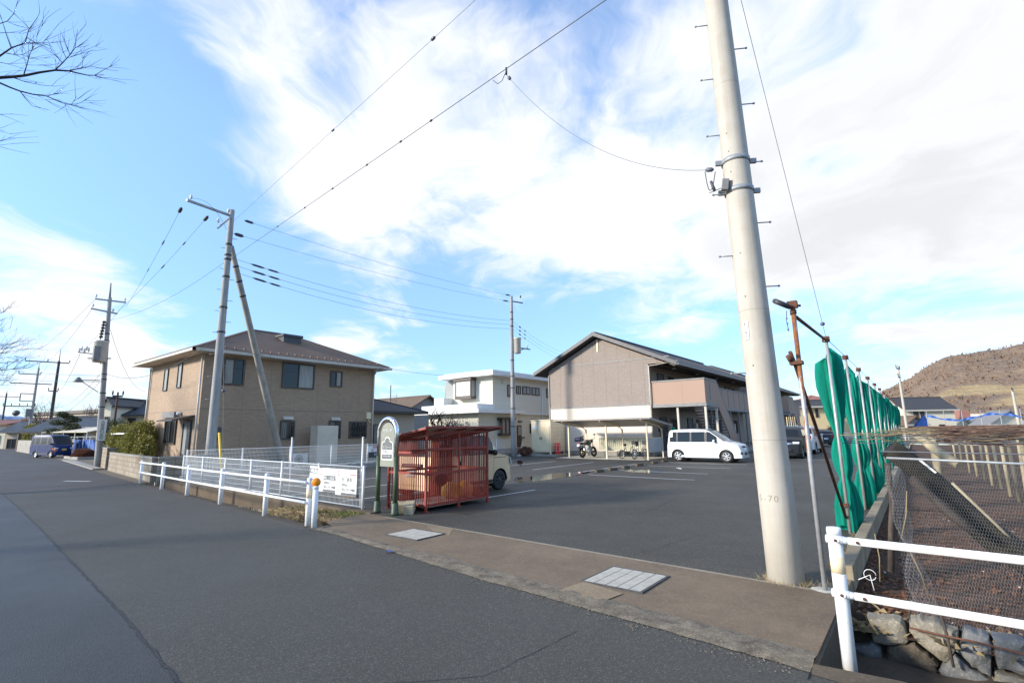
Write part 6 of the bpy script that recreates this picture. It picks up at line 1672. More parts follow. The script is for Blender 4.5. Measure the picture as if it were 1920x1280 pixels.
# pale posts under the trellis, in rows
vp = None; rn = random.Random(9); cnt = 0
rows = [(1.9,[23,20.6,26,29,32.5,36]), (3.6,[17.0,20,23.2,26.5,30,34]), (5.3,[19,22,25,28,31.5,35]), (7.2,[24,28,32]), (.55,[27.0])]
vis = [(1753,850,20.5),(1880,912,18.3),(1895,925,17.3),(1910,938,16.4),(1866,895,20.3),(1850,880,21.7),(1838,868,23.0),(1825,862,24.8),(1812,858,26.8),(1800,855,29.0),(1790,852,31.6),(1920,950,15.6)]
for i, (px, py, Y_) in enumerate(vis):
    p = ony(px, 845, Y_); loc = (p.x, Y_, -.2); wdt = .04 if i else .11
    m = MB(); m.tube([(p.x,Y_,-.2),(p.x+rn.uniform(-.04,.04),Y_,1.52)], wdt, 8)
    tag(m.build('trellis_post', M['post_wood']), (('thick pale post nearest the leaning log under the trellis' if i == 0 else 'pale slim post number '+ORD[i]+' in the row under the vine trellis')), 'trellis post', 'pale posts under the vine trellis')
# vine canopy: wires and long brown canes on a flat trellis
m = MB()
for k in range(26): y = 7.4+k*1.6; m.tube([(-.75,y,1.50+.02*math.sin(k)),(14,y,1.52),(34,y,1.50)], .004, 4)
for k in range(18): x = -.7+k*1.5; m.tube([(x,7.4,1.5),(x,48,1.5)], .004, 4)
tag(m.build('trellis_wires', M['wire_grey']), 'grid of fine wires stretched flat over the whole vineyard', 'wire grid')
m = MB(); rn = random.Random(33)
def cane(x, y, a, Ln, r, z):
    p = Vector((x,y,z)); pts = [p.copy()]; n = max(4, int(Ln/.35))
    for i in range(n):
        a += rn.uniform(-.75,.75)
        if p.x < .03*p.y: a = rn.uniform(-.8,.8)
        p = p+Vector((math.cos(a)*Ln/n, math.sin(a)*Ln/n, rn.uniform(-.045,.045))); p.z = min(1.66, max(1.40, p.z)); pts.append(p.copy())
    m.tube(pts, [r*(1-.75*i/n) for i in range(n+1)], 5)
for k in range(430):
    y = 9.5+rn.random()**1.3*37; x = y*(rn.uniform(.045,.20) if rn.random() < .8 else rn.uniform(.2,.8))
    cane(x, y, rn.uniform(-.7,.7)+(PI if rn.random() < .5 else 0), rn.uniform(1.2,3.4), rn.uniform(.006,.016), rn.uniform(1.44,1.60))
for k in range(46):
    y = rn.uniform(13,44); x = y*rn.uniform(.06,.4); cane(x, y, rn.uniform(-.9,.9), rn.uniform(2,4), rn.uniform(.03,.05), 1.50)
tag(m.build('vine_canes', M['vine'], recenter=False), 'tangle of brown vine canes lying on the trellis', 'vines', kind='stuff')
m = MB()
for k in range(420):
    x = rn.uniform(-.7,1.8); y = rn.uniform(8.5,44); a = rn.uniform(0,6.28); 
    p = Vector((x,y,rn.uniform(1.46,1.56))); q = p+Vector((math.cos(a)*rn.uniform(.3,.9), math.sin(a)*rn.uniform(.3,.9), rn.uniform(-.04,.05))); m.tube([p,(p+q)/2+Vector((.05,0,.02)),q], .005, 4)
tag(m.build('dry_twigs', M['leaf_straw'], recenter=False), 'dry straw coloured twigs along the net side of the trellis', 'twigs', kind='stuff')
tubeobj('trellis_beam', [(-.6,46,1.56),(34,47,1.56)], .06, M['rust'], 'dark horizontal pipe along the far edge of the vine trellis', 'beam')
tubeobj('brace_post', [ony(1718,815,16), ony(1757,845,15.6), ony(1800,872,15.2)], .10, M['post_wood'], 'pale diagonal brace under the trellis behind the log', 'brace')
bn = MB(); bn.grid(lambda i, j: (-.6+30*i/60, 47.3, 1.1+.75*j/3 - .0), 60, 3) if False else None
# leaf litter, scraps, straw
lf = MB(); rn = random.Random(2)
for k in range(15000):
    u = rn.random(); x = -.72+5.5*rn.random()**1.3; y = 6.15+rn.random()**2*9
    dense = mnoise.noise((x*1.4, y*1.4, 6))
    if dense < -.25 and rn.random() < .7: continue
    z = soil_z(x,y)+rn.uniform(.0,.035); s = rn.uniform(.012,.034); a = rn.uniform(0,6.28)
    u_ = Vector((math.cos(a), math.sin(a), rn.uniform(-.6,.6)))*s; v_ = Vector((-math.sin(a), math.cos(a), rn.uniform(-.6,.6)))*s*.6
    c = Vector((x,y,z)); lf.add([c-u_, c-v_*1.0+u_*.1, c+u_, c+v_], [(0,1,2,3)])
tag(lf.build('leaf_litter', M['leaf_litter'], recenter=False), 'brown fallen vine leaves strewn over the vineyard soil', 'leaf litter', kind='stuff')
sc = MB()
for k in range(260):
    x = -.6+4.5*rn.random(); y = 6.2+rn.random()**1.6*8; z = soil_z(x,y)+.03; s = rn.uniform(.006,.018); a = rn.uniform(0,6.28)
    sc.add([(x-s*math.cos(a),y-s*math.sin(a),z),(x+s*math.sin(a)*.6,y-s*math.cos(a)*.6,z+.005),(x+s*math.cos(a),y+s*math.sin(a),z+.012),(x-s*math.sin(a)*.6,y+s*math.cos(a)*.6,z)], [(0,1,2,3)])
tag(sc.build('paper_scraps', M['scrap'], recenter=False), 'tiny pale scraps scattered over the vineyard soil', 'scraps', kind='stuff')
# sticks and thin stems near the corner
for i, (p, q) in enumerate((((1640,1000),(1650,1090)),((1700,920),(1690,1010)),((1745,1130),(1700,1020)))):
    tubeobj('dry_twig', [ony(*q,6.6), ony((p[0]+q[0])/2+4,(p[1]+q[1])/2,6.62), ony(*p,6.65)], .006, M['leaf_straw'], ('dry stem standing next to the low wall','dry stem behind the netting under the log end','bent dry stem in front of the netting')[i], 'stem', 5, 'dry stems in the vineyard')
gs = MB(); rn = random.Random(61)
for k in range(900):
    x = -.72+3.2*rn.random()**1.4; y = 6.08+abs(rn.gauss(0,.22))
    if mnoise.noise((x*3.1, y*2, 4)) < -.05: continue
    hgt = rn.uniform(.03,.17); a = rn.uniform(0,6.28); dx, dy = math.cos(a)*hgt*.9, math.sin(a)*hgt*.9-.03; z = soil_z(x, max(6.1,y))-.01
    gs.add([(x-.003,y,z),(x+.003,y,z),(x+dx*.5+.0015,y+dy*.5,z+hgt*.5),(x+dx,y+dy,z+hgt*rn.uniform(.1,.8))], [(0,1,2,3)])
for k in range(420):
    a = rn.uniform(0,6.28); rr_ = .19+abs(rn.gauss(0,.05)); x, y = BX+math.cos(a)*rr_, BY+math.sin(a)*rr_
    if rn.random() < .4: x, y = rn.uniform(-1.05,-.9), rn.uniform(6.5,10)
    hgt = rn.uniform(.02,.08); b_ = rn.uniform(0,6.28); dx, dy = math.cos(b_)*hgt*.7, math.sin(b_)*hgt*.7
    gs.add([(x-.003,y,0),(x+.003,y,0),(x+dx,y+dy,hgt)], [(0,1,2)])
tag(gs.build('dead_grass', M['leaf_straw'], recenter=False), 'dry straw grass tangled along the top of the ditch stones', 'dead grass', kind='stuff')
# weeds around the fence corner
gs = MB(); rn = random.Random(6)
for k in range(430):
    px, py = rn.uniform(600,675), rn.uniform(942,962)
    x, y = -10.9+rn.random()**.8*1.5, 6.25+rn.random()*.6
    if mnoise.noise((x*2.2,y*3,2)) < -.02: continue
    hgt = rn.uniform(.04,.16); a = rn.uniform(0,6.28); dx, dy = math.cos(a)*hgt*.5, math.sin(a)*hgt*.5
    gs.add([(x-.006,y,-.08),(x+.006,y,-.08),(x+dx*.4+.004,y+dy*.4,-.08+hgt*.7),(x+dx,y+dy,-.08+hgt)], [(0,1,2,3)])
tag(gs.build('weeds', M['grass'], recenter=False), 'tuft of green weeds below the right end of the mesh fence', 'weeds', kind='stuff')
gs = MB()
for k in range(2600):
    x, y = -12.2+3.0*rn.random(), 5.75+rn.random()*1.15
    if y > 6.85: continue
    hgt = rn.uniform(.03,.14); a = rn.uniform(0,6.28); dx, dy = math.cos(a)*hgt*1.2, math.sin(a)*hgt*1.2; z = -.10
    gs.add([(x-.007,y,z),(x+.007,y,z),(x+dx*.5+.004,y+dy*.5,z+hgt*.6),(x+dx,y+dy,z+hgt*.7)], [(0,1,2,3)])
tag(gs.build('dead_grass', M['leaf_straw'], recenter=False), 'matted dead grass on the verge by the end of the guardrail', 'dead grass', kind='stuff')
fl = MB()
for k in range(1100):
    x, y = -11.2+2.1*rn.random(), 5.9+rn.random()*.95; z = -.08+rn.uniform(0,.05); s = rn.uniform(.02,.045); a = rn.uniform(0,6.28)
    u_ = Vector((math.cos(a), math.sin(a), rn.uniform(-.5,.5)))*s; v_ = Vector((-math.sin(a), math.cos(a), rn.uniform(-.5,.5)))*s*.5; c = Vector((x,y,z)); fl.add([c-u_, c-v_, c+u_, c+v_], [(0,1,2,3)])
tag(fl.build('fallen_leaves', M['leaf_litter'], recenter=False), 'brown fallen leaves heaped below the sale boards', 'leaf litter', kind='stuff')
# ------------------------------------------------------------------ bicycle shelter, storage cabinet, extinguisher
sh = thing('bicycle_shelter', (-14.5,28,0), 'cream steel bicycle shelter with thin sloping roof against the apartment wall', 'shelter')
SX0, SX1, SY0, SY1 = -17.1, -11.95, 27.05, 29.2
zf_ = 2.06; zb_2 = 1.72
for x in (SX0, -14.5, SX1):
    m = MB(); m.box(x-.04, x+.04, SY0-.04, SY0+.04, 0, zf_); m.build('post', M['cream_metal'], sh)
    m = MB(); m.box(x-.03, x+.03, SY1-.03, SY1+.03, 0, zb_2); m.build('post', M['cream_metal'], sh)
    m = MB(); m.bar((x,SY0-.75,zf_+.16), (x,SY1-.35,zb_2+.14), .06, .10); m.tube([(x,SY1,zb_2-.3),(x,SY1-.12,zb_2),(x,SY1-.4,zb_2+.12)], .03, 6); m.tube([(x,SY0-.74,zf_+.15),(x,SY0-.76,zf_+.15)], .05, 8); m.build('rafter', M['cream_metal'], sh)
m = MB(); m.prism([(SX0-.55,SY0-.85,zf_+.22),(SX0-.55,SY0-.85,zf_+.25),(SX0-.55,SY1+.05,zb_2+.20),(SX0-.55,SY1+.05,zb_2+.17)], (SX1-SX0+1.15,0,0)); m.build('roof_sheet', plain('shelter_roof', (.30,.27,.245), (.25,.225,.205), 3, .5), sh)
m = MB(); m.bar((SX0-.55,SY0-.86,zf_+.225),(SX1+.60,SY0-.86,zf_+.225), .03, .09); m.bar((SX0-.55,SY1+.06,zb_2+.18),(SX1+.60,SY1+.06,zb_2+.18), .03, .07)
for x in (SX0-.55, SX1+.60): m.bar((x,SY0-.87,zf_+.225),(x,SY1+.07,zb_2+.18), .03, .09)
m.build('roof_edge', plain('shelter_edge', (.33,.29,.27), None, 4, .5), sh)
m = MB(); m.box(SX0+.9, SX1-.02, SY1+.031, SY1+.05, .42, 1.16); m.build('back_panel', M['corr_cream'], sh)
m = MB(); m.box(SX0+.9, SX1, SY1+.03, SY1+.055, 1.16, 1.20); m.box(SX0+.9, SX1, SY1+.03, SY1+.055, .38, .42); m.build('panel_rail', M['cream_metal'], sh)
m = MB(); m.box(SX1-.015, SX1+.015, SY0+.05, SY1-.04, .40, 1.18); m.build('side_panel', plain('side_panel_grey', (.42,.45,.45), None, 3, .5), sh)
pd = MB(); pd.prism([(-17.9,26.75,.004),(-12.1,26.75,.004),(-11.8,29.6,.02),(-17.9,29.6,.02)], (0,0,.012)); tag(pd.build('shelter_pad', M['concrete_pale']), kind='structure')
sl = MB(); sl.box(-21.5,-18.6,28.0,29.9,.0,.13); tag(sl.build('storage_slab', M['concrete'], bevel=.01), kind='structure')
sc_ = thing('storage_cabinet', (-20.2,28.9,.13), 'tall cream sheet steel storage cabinet with double doors on concrete slab', 'cabinet')
KX0, KX1, KY0, KY1, KZ = -20.95, -19.35, 28.35, 30.1, 2.42
m = MB(); m.box(KX0, KX1, KY0, KY1, .27, KZ-.05); m.build('body', M['cream_metal'], sc_)
m = MB(); m.box(KX0-.04, KX1+.04, KY0-.06, KY1+.04, KZ-.05, KZ); m.build('roof', M['cream_metal'], sc_)
m = MB()
for x in (KX0+.02, KX1-.10): m.box(x, x+.08, KY0+.01, KY0+.1, .13, .27); m.box(x, x+.08, KY1-.1, KY1-.01, .13, .27)
m.build('foot', M['cream_metal'], sc_)
for i in (0, 1):
    x0_ = KX0+.10+i*.705; m = MB(); m.box(x0_, x0_+.695, KY0-.03, KY0-.002, .38, KZ-.40); 
    for k in range(3): m.box(x0_+.12+k*.18, x0_+.15+k*.18, KY0-.04, KY0-.031, .5, KZ-.5)
    d_o = m.build('door', M['cream'], sc_)
    m = MB(); m.box(x0_+(.62 if i == 0 else .03), x0_+(.66 if i == 0 else .07), KY0-.06, KY0-.031, 1.1, 1.25); m.build('handle', M['steel_dark'], d_o)
m = MB()
for k in range(8): m.box(KX1+.001, KX1+.012, KY0+.02, KY1-.02, .35+k*.25, .365+k*.25)
m.build('panel_joint', M['trim_pale'], sc_)
m = MB(); m.box(KX0+.14, KX0+.55, KY0-.036, KY0-.031, KZ-.62, KZ-.40); m.build('notice', M['white'], sc_)
fe = thing('extinguisher_box', (-19.05,28.75,.13), 'bright red fire extinguisher box with white lettering beside storage cabinet', 'extinguisher box')
m = MB(); m.prism([(-19.22,28.62,.13),(-18.94,28.62,.13),(-18.94,28.62,.80),(-19.0,28.62,.86),(-19.16,28.62,.86),(-19.22,28.62,.80)], (0,.26,0)); m.build('box', M['red_sign'], fe, bevel=.015)
for i, ch in enumerate('消火器'): text('lettering', ch, .15, M['white'], fe, (-18.937,28.75,.70-.17*i), (PI/2,0,PI/2)); 
for i, ch in enumerate('消火器'): text('lettering', ch, .13, M['white'], fe, (-19.08,28.617,.70-.17*i), (PI/2,0,0))
bsh = MB(); rn = random.Random(12)
for k in range(900):
    v = Vector((rn.gauss(0,1), rn.gauss(0,1), rn.gauss(0,1))).normalized()*rn.uniform(.6,1); c = Vector((-21.2+v.x*.55, 27.9+v.y*.5, .32+v.z*.32)); u_ = Vector((rn.uniform(-1,1),rn.uniform(-1,1),rn.uniform(-1,1))).normalized()*.06; w_ = u_.orthogonal().normalized()*.02
    bsh.add([c-u_,c-w_,c+u_,c+w_],[(0,1,2,3)])
tag(bsh.build('dry_shrub', M['leaf_red']), 'low brown dry shrub at the foot of the slim pole', 'shrub')
sw_ = MB(); sw_.tube([onz(980,853)+Vector((0,0,.9)), onz(973,855)+Vector((0,0,.06))], .02, 6); e_ = onz(973,855); sw_.cbox((e_.x,e_.y,.05), (.3,.12,.09)); tag(sw_.build('broom', M['white']), 'white handled broom leaning beside the slim pole', 'broom')
gn = MB(); gn.lathe([(.10,0),(.12,.02),(.12,.2),(.10,.22)], (-11.3,29.4,1.55), 10); tag(gn.build('green_box', M['net']), 'small green post box hanging behind the shelter corner', 'post box')
# ------------------------------------------------------------------ vehicles
def make_car(name, label, P):
    """P: profile (x, z) from the front bumper over the roof to the rear bumper, x grows to the rear; the car points to -x locally"""
    car = thing(name, (0,0,0), label, P.get('cat', 'car'))
    prof = P['prof']; W = P['W']/2; Ht = max(z for _, z in prof); belt = P['belt']; sill = P.get('sill', .22); wr = P['wheel_r']; wxs = P['wheels']; Ln = prof[-1][0]
    wins = P['windows']; wtop = P['wtop']
    xs = set(round(x, 4) for x, _ in prof)
    for a, b in wins: xs |= {round(a,4), round(b,4), round(a-.035,4), round(b+.035,4)}
    for wx_ in wxs:
        for k in range(-12, 13): xs.add(round(wx_+(wr+.055)*math.sin(k/12*PI/2), 4))
    x = 0
    while x < Ln: xs.add(round(x,4)); x += .11
    xs = sorted(x for x in xs if prof[0][0] <= x <= Ln)
    xs = [x for i, x in enumerate(xs) if i == 0 or x-xs[i-1] > .002]
    def ztop(x):
        for (x0,z0),(x1,z1) in zip(prof, prof[1:]):
            if x0 <= x <= x1: return z0+(z1-z0)*(x-x0)/max(1e-6,x1-x0)
        return prof[-1][1]
    def zbot(x):
        zb = sill
        for wx_ in wxs:
            dx = abs(x-wx_); rr_ = wr+.055
            if dx < rr_: zb = max(zb, wr+math.sqrt(rr_*rr_-dx*dx)*.98)
        return min(zb, ztop(x)-.01)
    tum = P.get('tumble', .13)
    def half(x, z):
        e = min((x-prof[0][0])/.55, 1); r_ = min((Ln-x)/.40, 1)
        pl = 1-.17*(1-max(0,e))**2.2-.08*(1-max(0,r_))**2
        t = 1.0
        if z > belt: t = 1-tum*((z-belt)/(Ht-belt))**1.25
        else: t = 1-.045*((belt-.12-z)/belt)**2
        if z > Ht-.06: t -= .03*((z-(Ht-.06))/.06)**2
        return W*pl*t
    body = MB(); dark = 1
    glass_cells = {i: MB() for i in range(len(wins))}
    # rows at every column: bottom, mid, belt, window bottom frame, window top, roof edge
    def rows(x):
        zt, zb = ztop(x), zbot(x)
        zs = [zb, zb+(min(belt,zt)-zb)*.33, zb+(min(belt,zt)-zb)*.66, min(belt-.02,zt), min(belt,zt), min(belt+.025,zt)]
        ztw = min(wtop, zt-.055); ztw = max(ztw, zs[-1])
        zs += [zs[-1]+(ztw-zs[-1])*.5, ztw, min(ztw+.025, zt), (min(ztw+.025,zt)+zt)/2, zt]
        return zs
    cols = [rows(x) for x in xs]; nr = len(cols[0])
    for sgn in (1, -1):
        base = len(body.v)
        for x, zs in zip(xs, cols):
            for z in zs: body.v.append((x, sgn*half(x, z), z))
        for i in range(len(xs)-1):
            xm = (xs[i]+xs[i+1])/2
            for j in range(nr-1):
                if cols[i][j+1]-cols[i][j] < 1e-4 and cols[i+1][j+1]-cols[i+1][j] < 1e-4: continue
                a = base+i*nr+j; f = (a, a+nr, a+nr+1, a+1)
                if sgn < 0: f = f[::-1]
                w_ = next((k for k, (p, q) in enumerate(wins) if p-1e-4 <= xm <= q+1e-4), None)
                if w_ is not None and j in (5, 6) and min(cols[i][7], cols[i+1][7]) > belt+.06:
                    g_ = glass_cells[w_]; g_.add([body.v[k] for k in f], [(0,1,2,3)], 0, True); continue
                near = any(p-.04 <= xm <= q+.04 for p, q in wins)
                inpill = wins and wins[0][0]-.04 <= xm <= wins[-1][1]+.04
                mt_ = 0
                if j in (4, 7) and near: mt_ = dark
                if j in (5, 6) and w_ is None and inpill and P.get('dark_pillars', True): mt_ = dark
                body.f.append(f); body.m.append(mt_); body.sm.append(True)
    # the strip over the top
    nl = 10; glassf = MB(); glassr = MB()
    def top(i, u):
        x = xs[i]; z = ztop(x); hw = half(x, z)
        slope = 0
        k = 1-u*u
        x0 = xs[max(0,i-1)]; x1 = xs[min(len(xs)-1,i+1)]
        dz, dx = ztop(x1)-ztop(x0), x1-x0; l = math.hypot(dz, dx)
        nx, nz = -dz/l, dx/l
        c = P.get('crown', .035)
        return (x+nx*c*k, u*hw, z+nz*c*k)
    for i in range(len(xs)-1):
        xm = (xs[i]+xs[i+1])/2
        isw = P['screen'][0] <= xm <= P['screen'][1]; isr = P['rear'][0] <= xm <= P['rear'][1]
        for j in range(nl):
            u0, u1 = -1+2*j/nl, -1+2*(j+1)/nl
            q = [top(i,u0), top(i,u1), top(i+1,u1), top(i+1,u0)]
            inner = 0 < j < nl-1
            tgt = glassf if (isw and inner) else glassr if (isr and inner) else body
            mt_ = dark if ((isw or isr) and not inner and P.get('dark_screen', True)) else (1 if P.get('low_dark') and False else 0)
            tgt.add(q[::-1], [(0,1,2,3)], mt_ if tgt is body else 0, True)
    # floor, bumper ends
    fl_ = MB(); 
    for i in range(len(xs)-1):
        a, b = xs[i], xs[i+1]; ha, hb = half(a,sill)-.03, half(b,sill)-.03
        fl_.poly([(a,-ha,sill+.02),(a,ha,sill+.02),(b,hb,sill+.02),(b,-hb,sill+.02)])
    body.add(fl_.v, fl_.f, 1)
    x0, z0 = prof[0]; hw = half(x0, z0); body.poly([(x0,-hw,sill),(x0,hw,sill),(x0,hw,z0),(x0,-hw,z0)][::-1], 1 if P.get('dark_lip') else 0)
    x0, z0 = prof[-1]; hw = half(x0, z0); body.poly([(x0,-hw,sill),(x0,hw,sill),(x0,hw,z0),(x0,-hw,z0)], 0)
    # dark wheel housings
    for wx_ in wxs:
        for sgn in (1,-1):
            rr_ = wr+.05
            pts = [(wx_+rr_*math.cos(PI*k/14), sgn*(W-.02), wr+rr_*math.sin(PI*k/14)) for k in range(15)]
            q = [(p[0], sgn*(W-.30), p[2]) for p in pts]
            for k in range(14): body.add([pts[k], pts[k+1], q[k+1], q[k]], [(0,1,2,3)], 1)
            body.poly(q + [(wx_-rr_, sgn*(W-.30), .1),(wx_+rr_, sgn*(W-.30), .1)], 1)
    # shut lines, handles, mouldings
    for xd in P.get('seams', []):
        for sgn in (1,-1):
            zs = [sill+.06+(belt-sill-.06)*k/6 for k in range(7)]
            for a, b in zip(zs, zs[1:]): 
                if a < zbot(xd): continue
                body.add([(xd-.004, sgn*(half(xd,a)+.0015), a),(xd+.004, sgn*(half(xd,a)+.0015), a),(xd+.004, sgn*(half(xd,b)+.0015), b),(xd-.004, sgn*(half(xd,b)+.0015), b)], [(0,1,2,3)], 1)
    bo = body.build('body', [P['paint'], M['black']], car)
    if glassf.f: glassf.build('windscreen', P.get('glass_f', M['car_glass']), car)
    if glassr.f: glassr.build('rear_window', M['car_glass'], car)
    for k, g_ in glass_cells.items():
        h_ = len(g_.f)//2
        for s_ in (0, 1):
            part = MB()
            for f in (g_.f[:h_] if s_ == 0 else g_.f[h_:]): part.add([g_.v[i] for i in f], [(0,1,2,3)], 0, True)
            if part.f: part.build('side_window', P.get('glass_s', M['car_glass']), car)
    def sidebox(x0, x1, z0, z1, t, nm, mat, both=True):
        for sgn in ((1,-1) if both else (1,)):
            m_ = MB(); n_ = max(1, int((x1-x0)/.08)); 
            for k in range(n_):
                a, b = x0+(x1-x0)*k/n_, x0+(x1-x0)*(k+1)/n_
                ya0, ya1, yb0, yb1 = half(a,z0), half(a,z1), half(b,z0), half(b,z1)
                v = [(a,sgn*(ya0+t),z0),(b,sgn*(yb0+t),z0),(b,sgn*(yb1+t),z1),(a,sgn*(ya1+t),z1),(a,sgn*(ya0-.02),z0),(b,sgn*(yb0-.02),z0),(b,sgn*(yb1-.02),z1),(a,sgn*(ya1-.02),z1)]
                fs = [(0,1,2,3),(0,4,5,1),(3,2,6,7),(0,3,7,4),(1,5,6,2)]
                m_.add(v, [f if sgn > 0 else f[::-1] for f in fs])
            m_.build(nm, mat, car)
    for xh in P.get('handles', []): sidebox(xh, xh+.15, belt-.12, belt-.085, .022, 'door_handle', P['paint'])
    for (a, b, z0_, z1_, t_, nm, mat) in P.get('side_parts', []): sidebox(a, b, z0_, z1_, t_, nm, mat)
    # parts on the nose and the tail: (y0, y1, z0, z1, thickness, name, material, end)
    for (y0, y1, z0_, z1_, t_, nm, mat, end) in P.get('end_parts', []):
        for sgn in ((1,-1) if y0 > 0 else (1,)):
            m_ = MB(); n_ = 6
            def xat(y, z):
                if end == 'f': xx = min((x for x in [xs[0]+(xs[-1]-xs[0])*k/600 for k in range(300)] if ztop(x) >= z), default=0)
                else: xx = max((x for x in [xs[0]+(xs[-1]-xs[0])*k/600 for k in range(300,601)] if ztop(x) >= z), default=Ln)
                c = P.get('crown', .035)*(1-(y/max(.1,half(xx,z)))**2); return xx-c if end == 'f' else xx+c
            s2 = -1 if end == 'f' else 1
            g0 = []
            for k in range(n_+1):
                y = y0+(y1-y0)*k/n_
                for z in (z0_, (z0_+z1_)/2, z1_): g0.append((xat(abs(y), z)+s2*t_, sgn*y, z))
            b0 = [(p[0]-s2*(t_+.03), p[1], p[2]) for p in g0]
            m_.add(g0+b0, []); N_ = len(g0)
            for k in range(n_):
                for r_ in range(2): a = k*3+r_; m_.f.append((a,a+3,a+4,a+1)); m_.m.append(0); m_.sm.append(True)
                for r_ in (0,2): a = k*3+r_; m_.f.append((a,a+N_,a+3+N_,a+3)); m_.m.append(0); m_.sm.append(False)
            for k in (0,n_):
                for r_ in range(2): a = k*3+r_; m_.f.append((a,a+1,a+1+N_,a+N_)); m_.m.append(0); m_.sm.append(False)
            m_.build(nm, mat, car, fix=True)
    # mirrors
    if 'mirror' in P:
        mx, mz = P['mirror']
        for sgn in (1,-1):
            yy = half(mx, mz); m_ = MB(); m_.lathe([(.001,-.05),(.07,-.045),(.095,-.01),(.09,.03),(.001,.045)], (0,0,0), 12, axis='x'); mm = MB()
            mm.add([(mx+v[0]*1.1, sgn*(yy+.10)+v[1]*1.05, mz+.03+v[2]*.9) for v in m_.v], m_.f, 0, True); mm.bar((mx,sgn*(yy-.01),mz),(mx,sgn*(yy+.06),mz+.01), .05, .03); mm.build('mirror', P.get('mirror_mat', P['paint']), car)
    # wheels
    for wx_ in wxs:
        for sgn in (1,-1):
            wo = bpy.data.objects.new('wheel', None); COL.objects.link(wo); wo.parent = car; wo.location = (wx_, sgn*(W-.115), wr); WORLD[wo.name] = Vector((wx_, sgn*(W-.115), wr))
            c = (wx_, sgn*(W-.115), wr); tw = .085; rm = wr*.66
            m_ = MB(); m_.lathe([(rm,-tw),(wr-.03,-tw),(wr-.006,-tw+.02),(wr,-tw+.04),(wr,tw-.04),(wr-.006,tw-.02),(wr-.03,tw),(rm,tw)], c, 32, axis='y', caps=False); m_.build('tyre', M['rubber'], wo)
            m_ = MB(); o_ = sgn*(tw-.008)
            m_.lathe([(rm,sgn*(-.05)),(rm,o_),(rm-.02,o_-sgn*.002),(rm-.03,o_-sgn*.05)], c, 28, axis='y', caps=False, m=0)
            m_.lathe([(.001,o_-sgn*.055),(rm-.02,o_-sgn*.055)], c, 24, axis='y', caps=False, m=1)
            ns = P.get('spokes', 6)
            for k in range(ns):
                a = 2*PI*k/ns+.3; d_ = Vector((math.cos(a),0,math.sin(a))); cc = Vector(c)+Vector((0,o_-sgn*.012,0))
                m_.bar(cc+d_*.03, cc+d_*(rm-.012), P.get('spoke_w', .055), .022, 0, up=(0,1,0))
            m_.lathe([(.001,o_+sgn*.004),(.045,o_+sgn*.002),(.05,o_-sgn*.02)], c, 14, axis='y', caps=False)
            m_.build('rim', [P.get('rim', M['alloy']), M['black']], wo)
    return car
def place(car, x, y, heading):
    """heading: the direction the nose points, degrees from +x"""
    car.location = (x, y, 0); car.rotation_euler = (0, 0, R(heading+180))
def plate(text_, end): pass

# white compact van
van = make_car('white_van', 'white compact van parked with its nose to the right beside bicycle shelter', dict(cat='van',
    prof=[(0,.30),(.02,.52),(.06,.72),(.16,.86),(.45,.97),(.78,1.04),(1.12,1.30),(1.46,1.54),(1.75,1.625),(2.4,1.655),(3.1,1.64),(3.48,1.60),(3.58,1.50),(3.64,1.05),(3.70,.80),(3.72,.34)],
    W=1.64, belt=1.00, wheel_r=.295, wheels=(.70,3.14), windows=[(1.12,1.60),(1.72,2.38),(2.47,3.10),(3.18,3.52)], wtop=1.50, screen=(.80,1.60), rear=(3.585,3.655), paint=M['car_white'], seams=(1.05,1.98,2.60), handles=(1.78,2.66), tumble=.14,
    glass_f=M['car_glass_green'], glass_s=M['car_glass'], mirror=(1.22,1.02),
    end_parts=[(.36,.74,.72,.85,.008,'headlight',M['lamp_clear'],'f'),(-.34,.34,.72,.84,.012,'grille',M['chrome'],'f'),(-.33,.33,.74,.82,.02,'grille_slot',M['black'],'f'),(-.24,.24,.36,.50,.012,'lower_grille',M['black'],'f'),(.46,.70,.40,.52,.010,'fog_lamp_recess',M['black'],'f'),(-.17,.17,.53,.66,.022,'number_plate',M['white'],'f'),(.60,.76,.78,1.10,.01,'taillight',M['lamp_red'],'r')],
    side_parts=[(1.06,2.95,.24,.34,.012,'side_skirt',M['car_white'])]))
place(van, -6.92, 27.35, 0)
# cream kei car behind the cage
car = make_car('cream_car', 'boxy cream kei car parked behind the red refuse cage', dict(
    prof=[(0,.32),(.02,.55),(.05,.80),(.12,.93),(.42,1.00),(.70,1.04),(.92,1.32),(1.10,1.60),(1.28,1.70),(2.0,1.745),(2.8,1.735),(3.22,1.70),(3.30,1.58),(3.34,1.02),(3.39,.62),(3.395,.34)],
    W=1.475, belt=1.04, wheel_r=.285, wheels=(.62,3.0-.0), windows=[(.98,1.20),(1.30,1.98),(2.07,2.66),(2.74,3.20)], wtop=1.56, screen=(.71,1.11), rear=(3.225,3.335), paint=M['car_cream'], seams=(.92,1.98,2.72), handles=(1.72,2.10), tumble=.09, crown=.03,
    glass_f=M['car_glass_green'], glass_s=M['car_glass_green'] if False else M['car_glass'], mirror=(.98,1.06), mirror_mat=M['black'], rim=M['black'], spokes=8, spoke_w=.05,
    end_parts=[(.50,.70,.72,.92,.012,'headlight',M['lamp_clear'],'f'),(-.40,.40,.66,.80,.01,'grille',M['black'],'f'),(-.5,.5,.36,.52,.012,'lower_grille',M['black'],'f'),(-.42,.42,.78,.88,.012,'tailgate_garnish',M['black'],'r'),(-.17,.17,.55,.72,.014,'number_plate',M['white'],'r'),(.52,.70,.60,.84,.012,'taillight',M['lamp_red'],'r')],
    side_parts=[(.98,2.62,.23,.33,.014,'side_skirt',M['black']),(.3,.9,.93,.945,.004,'bonnet_line',M['black'])]))
place(car, -10.58, 12.36, 90)
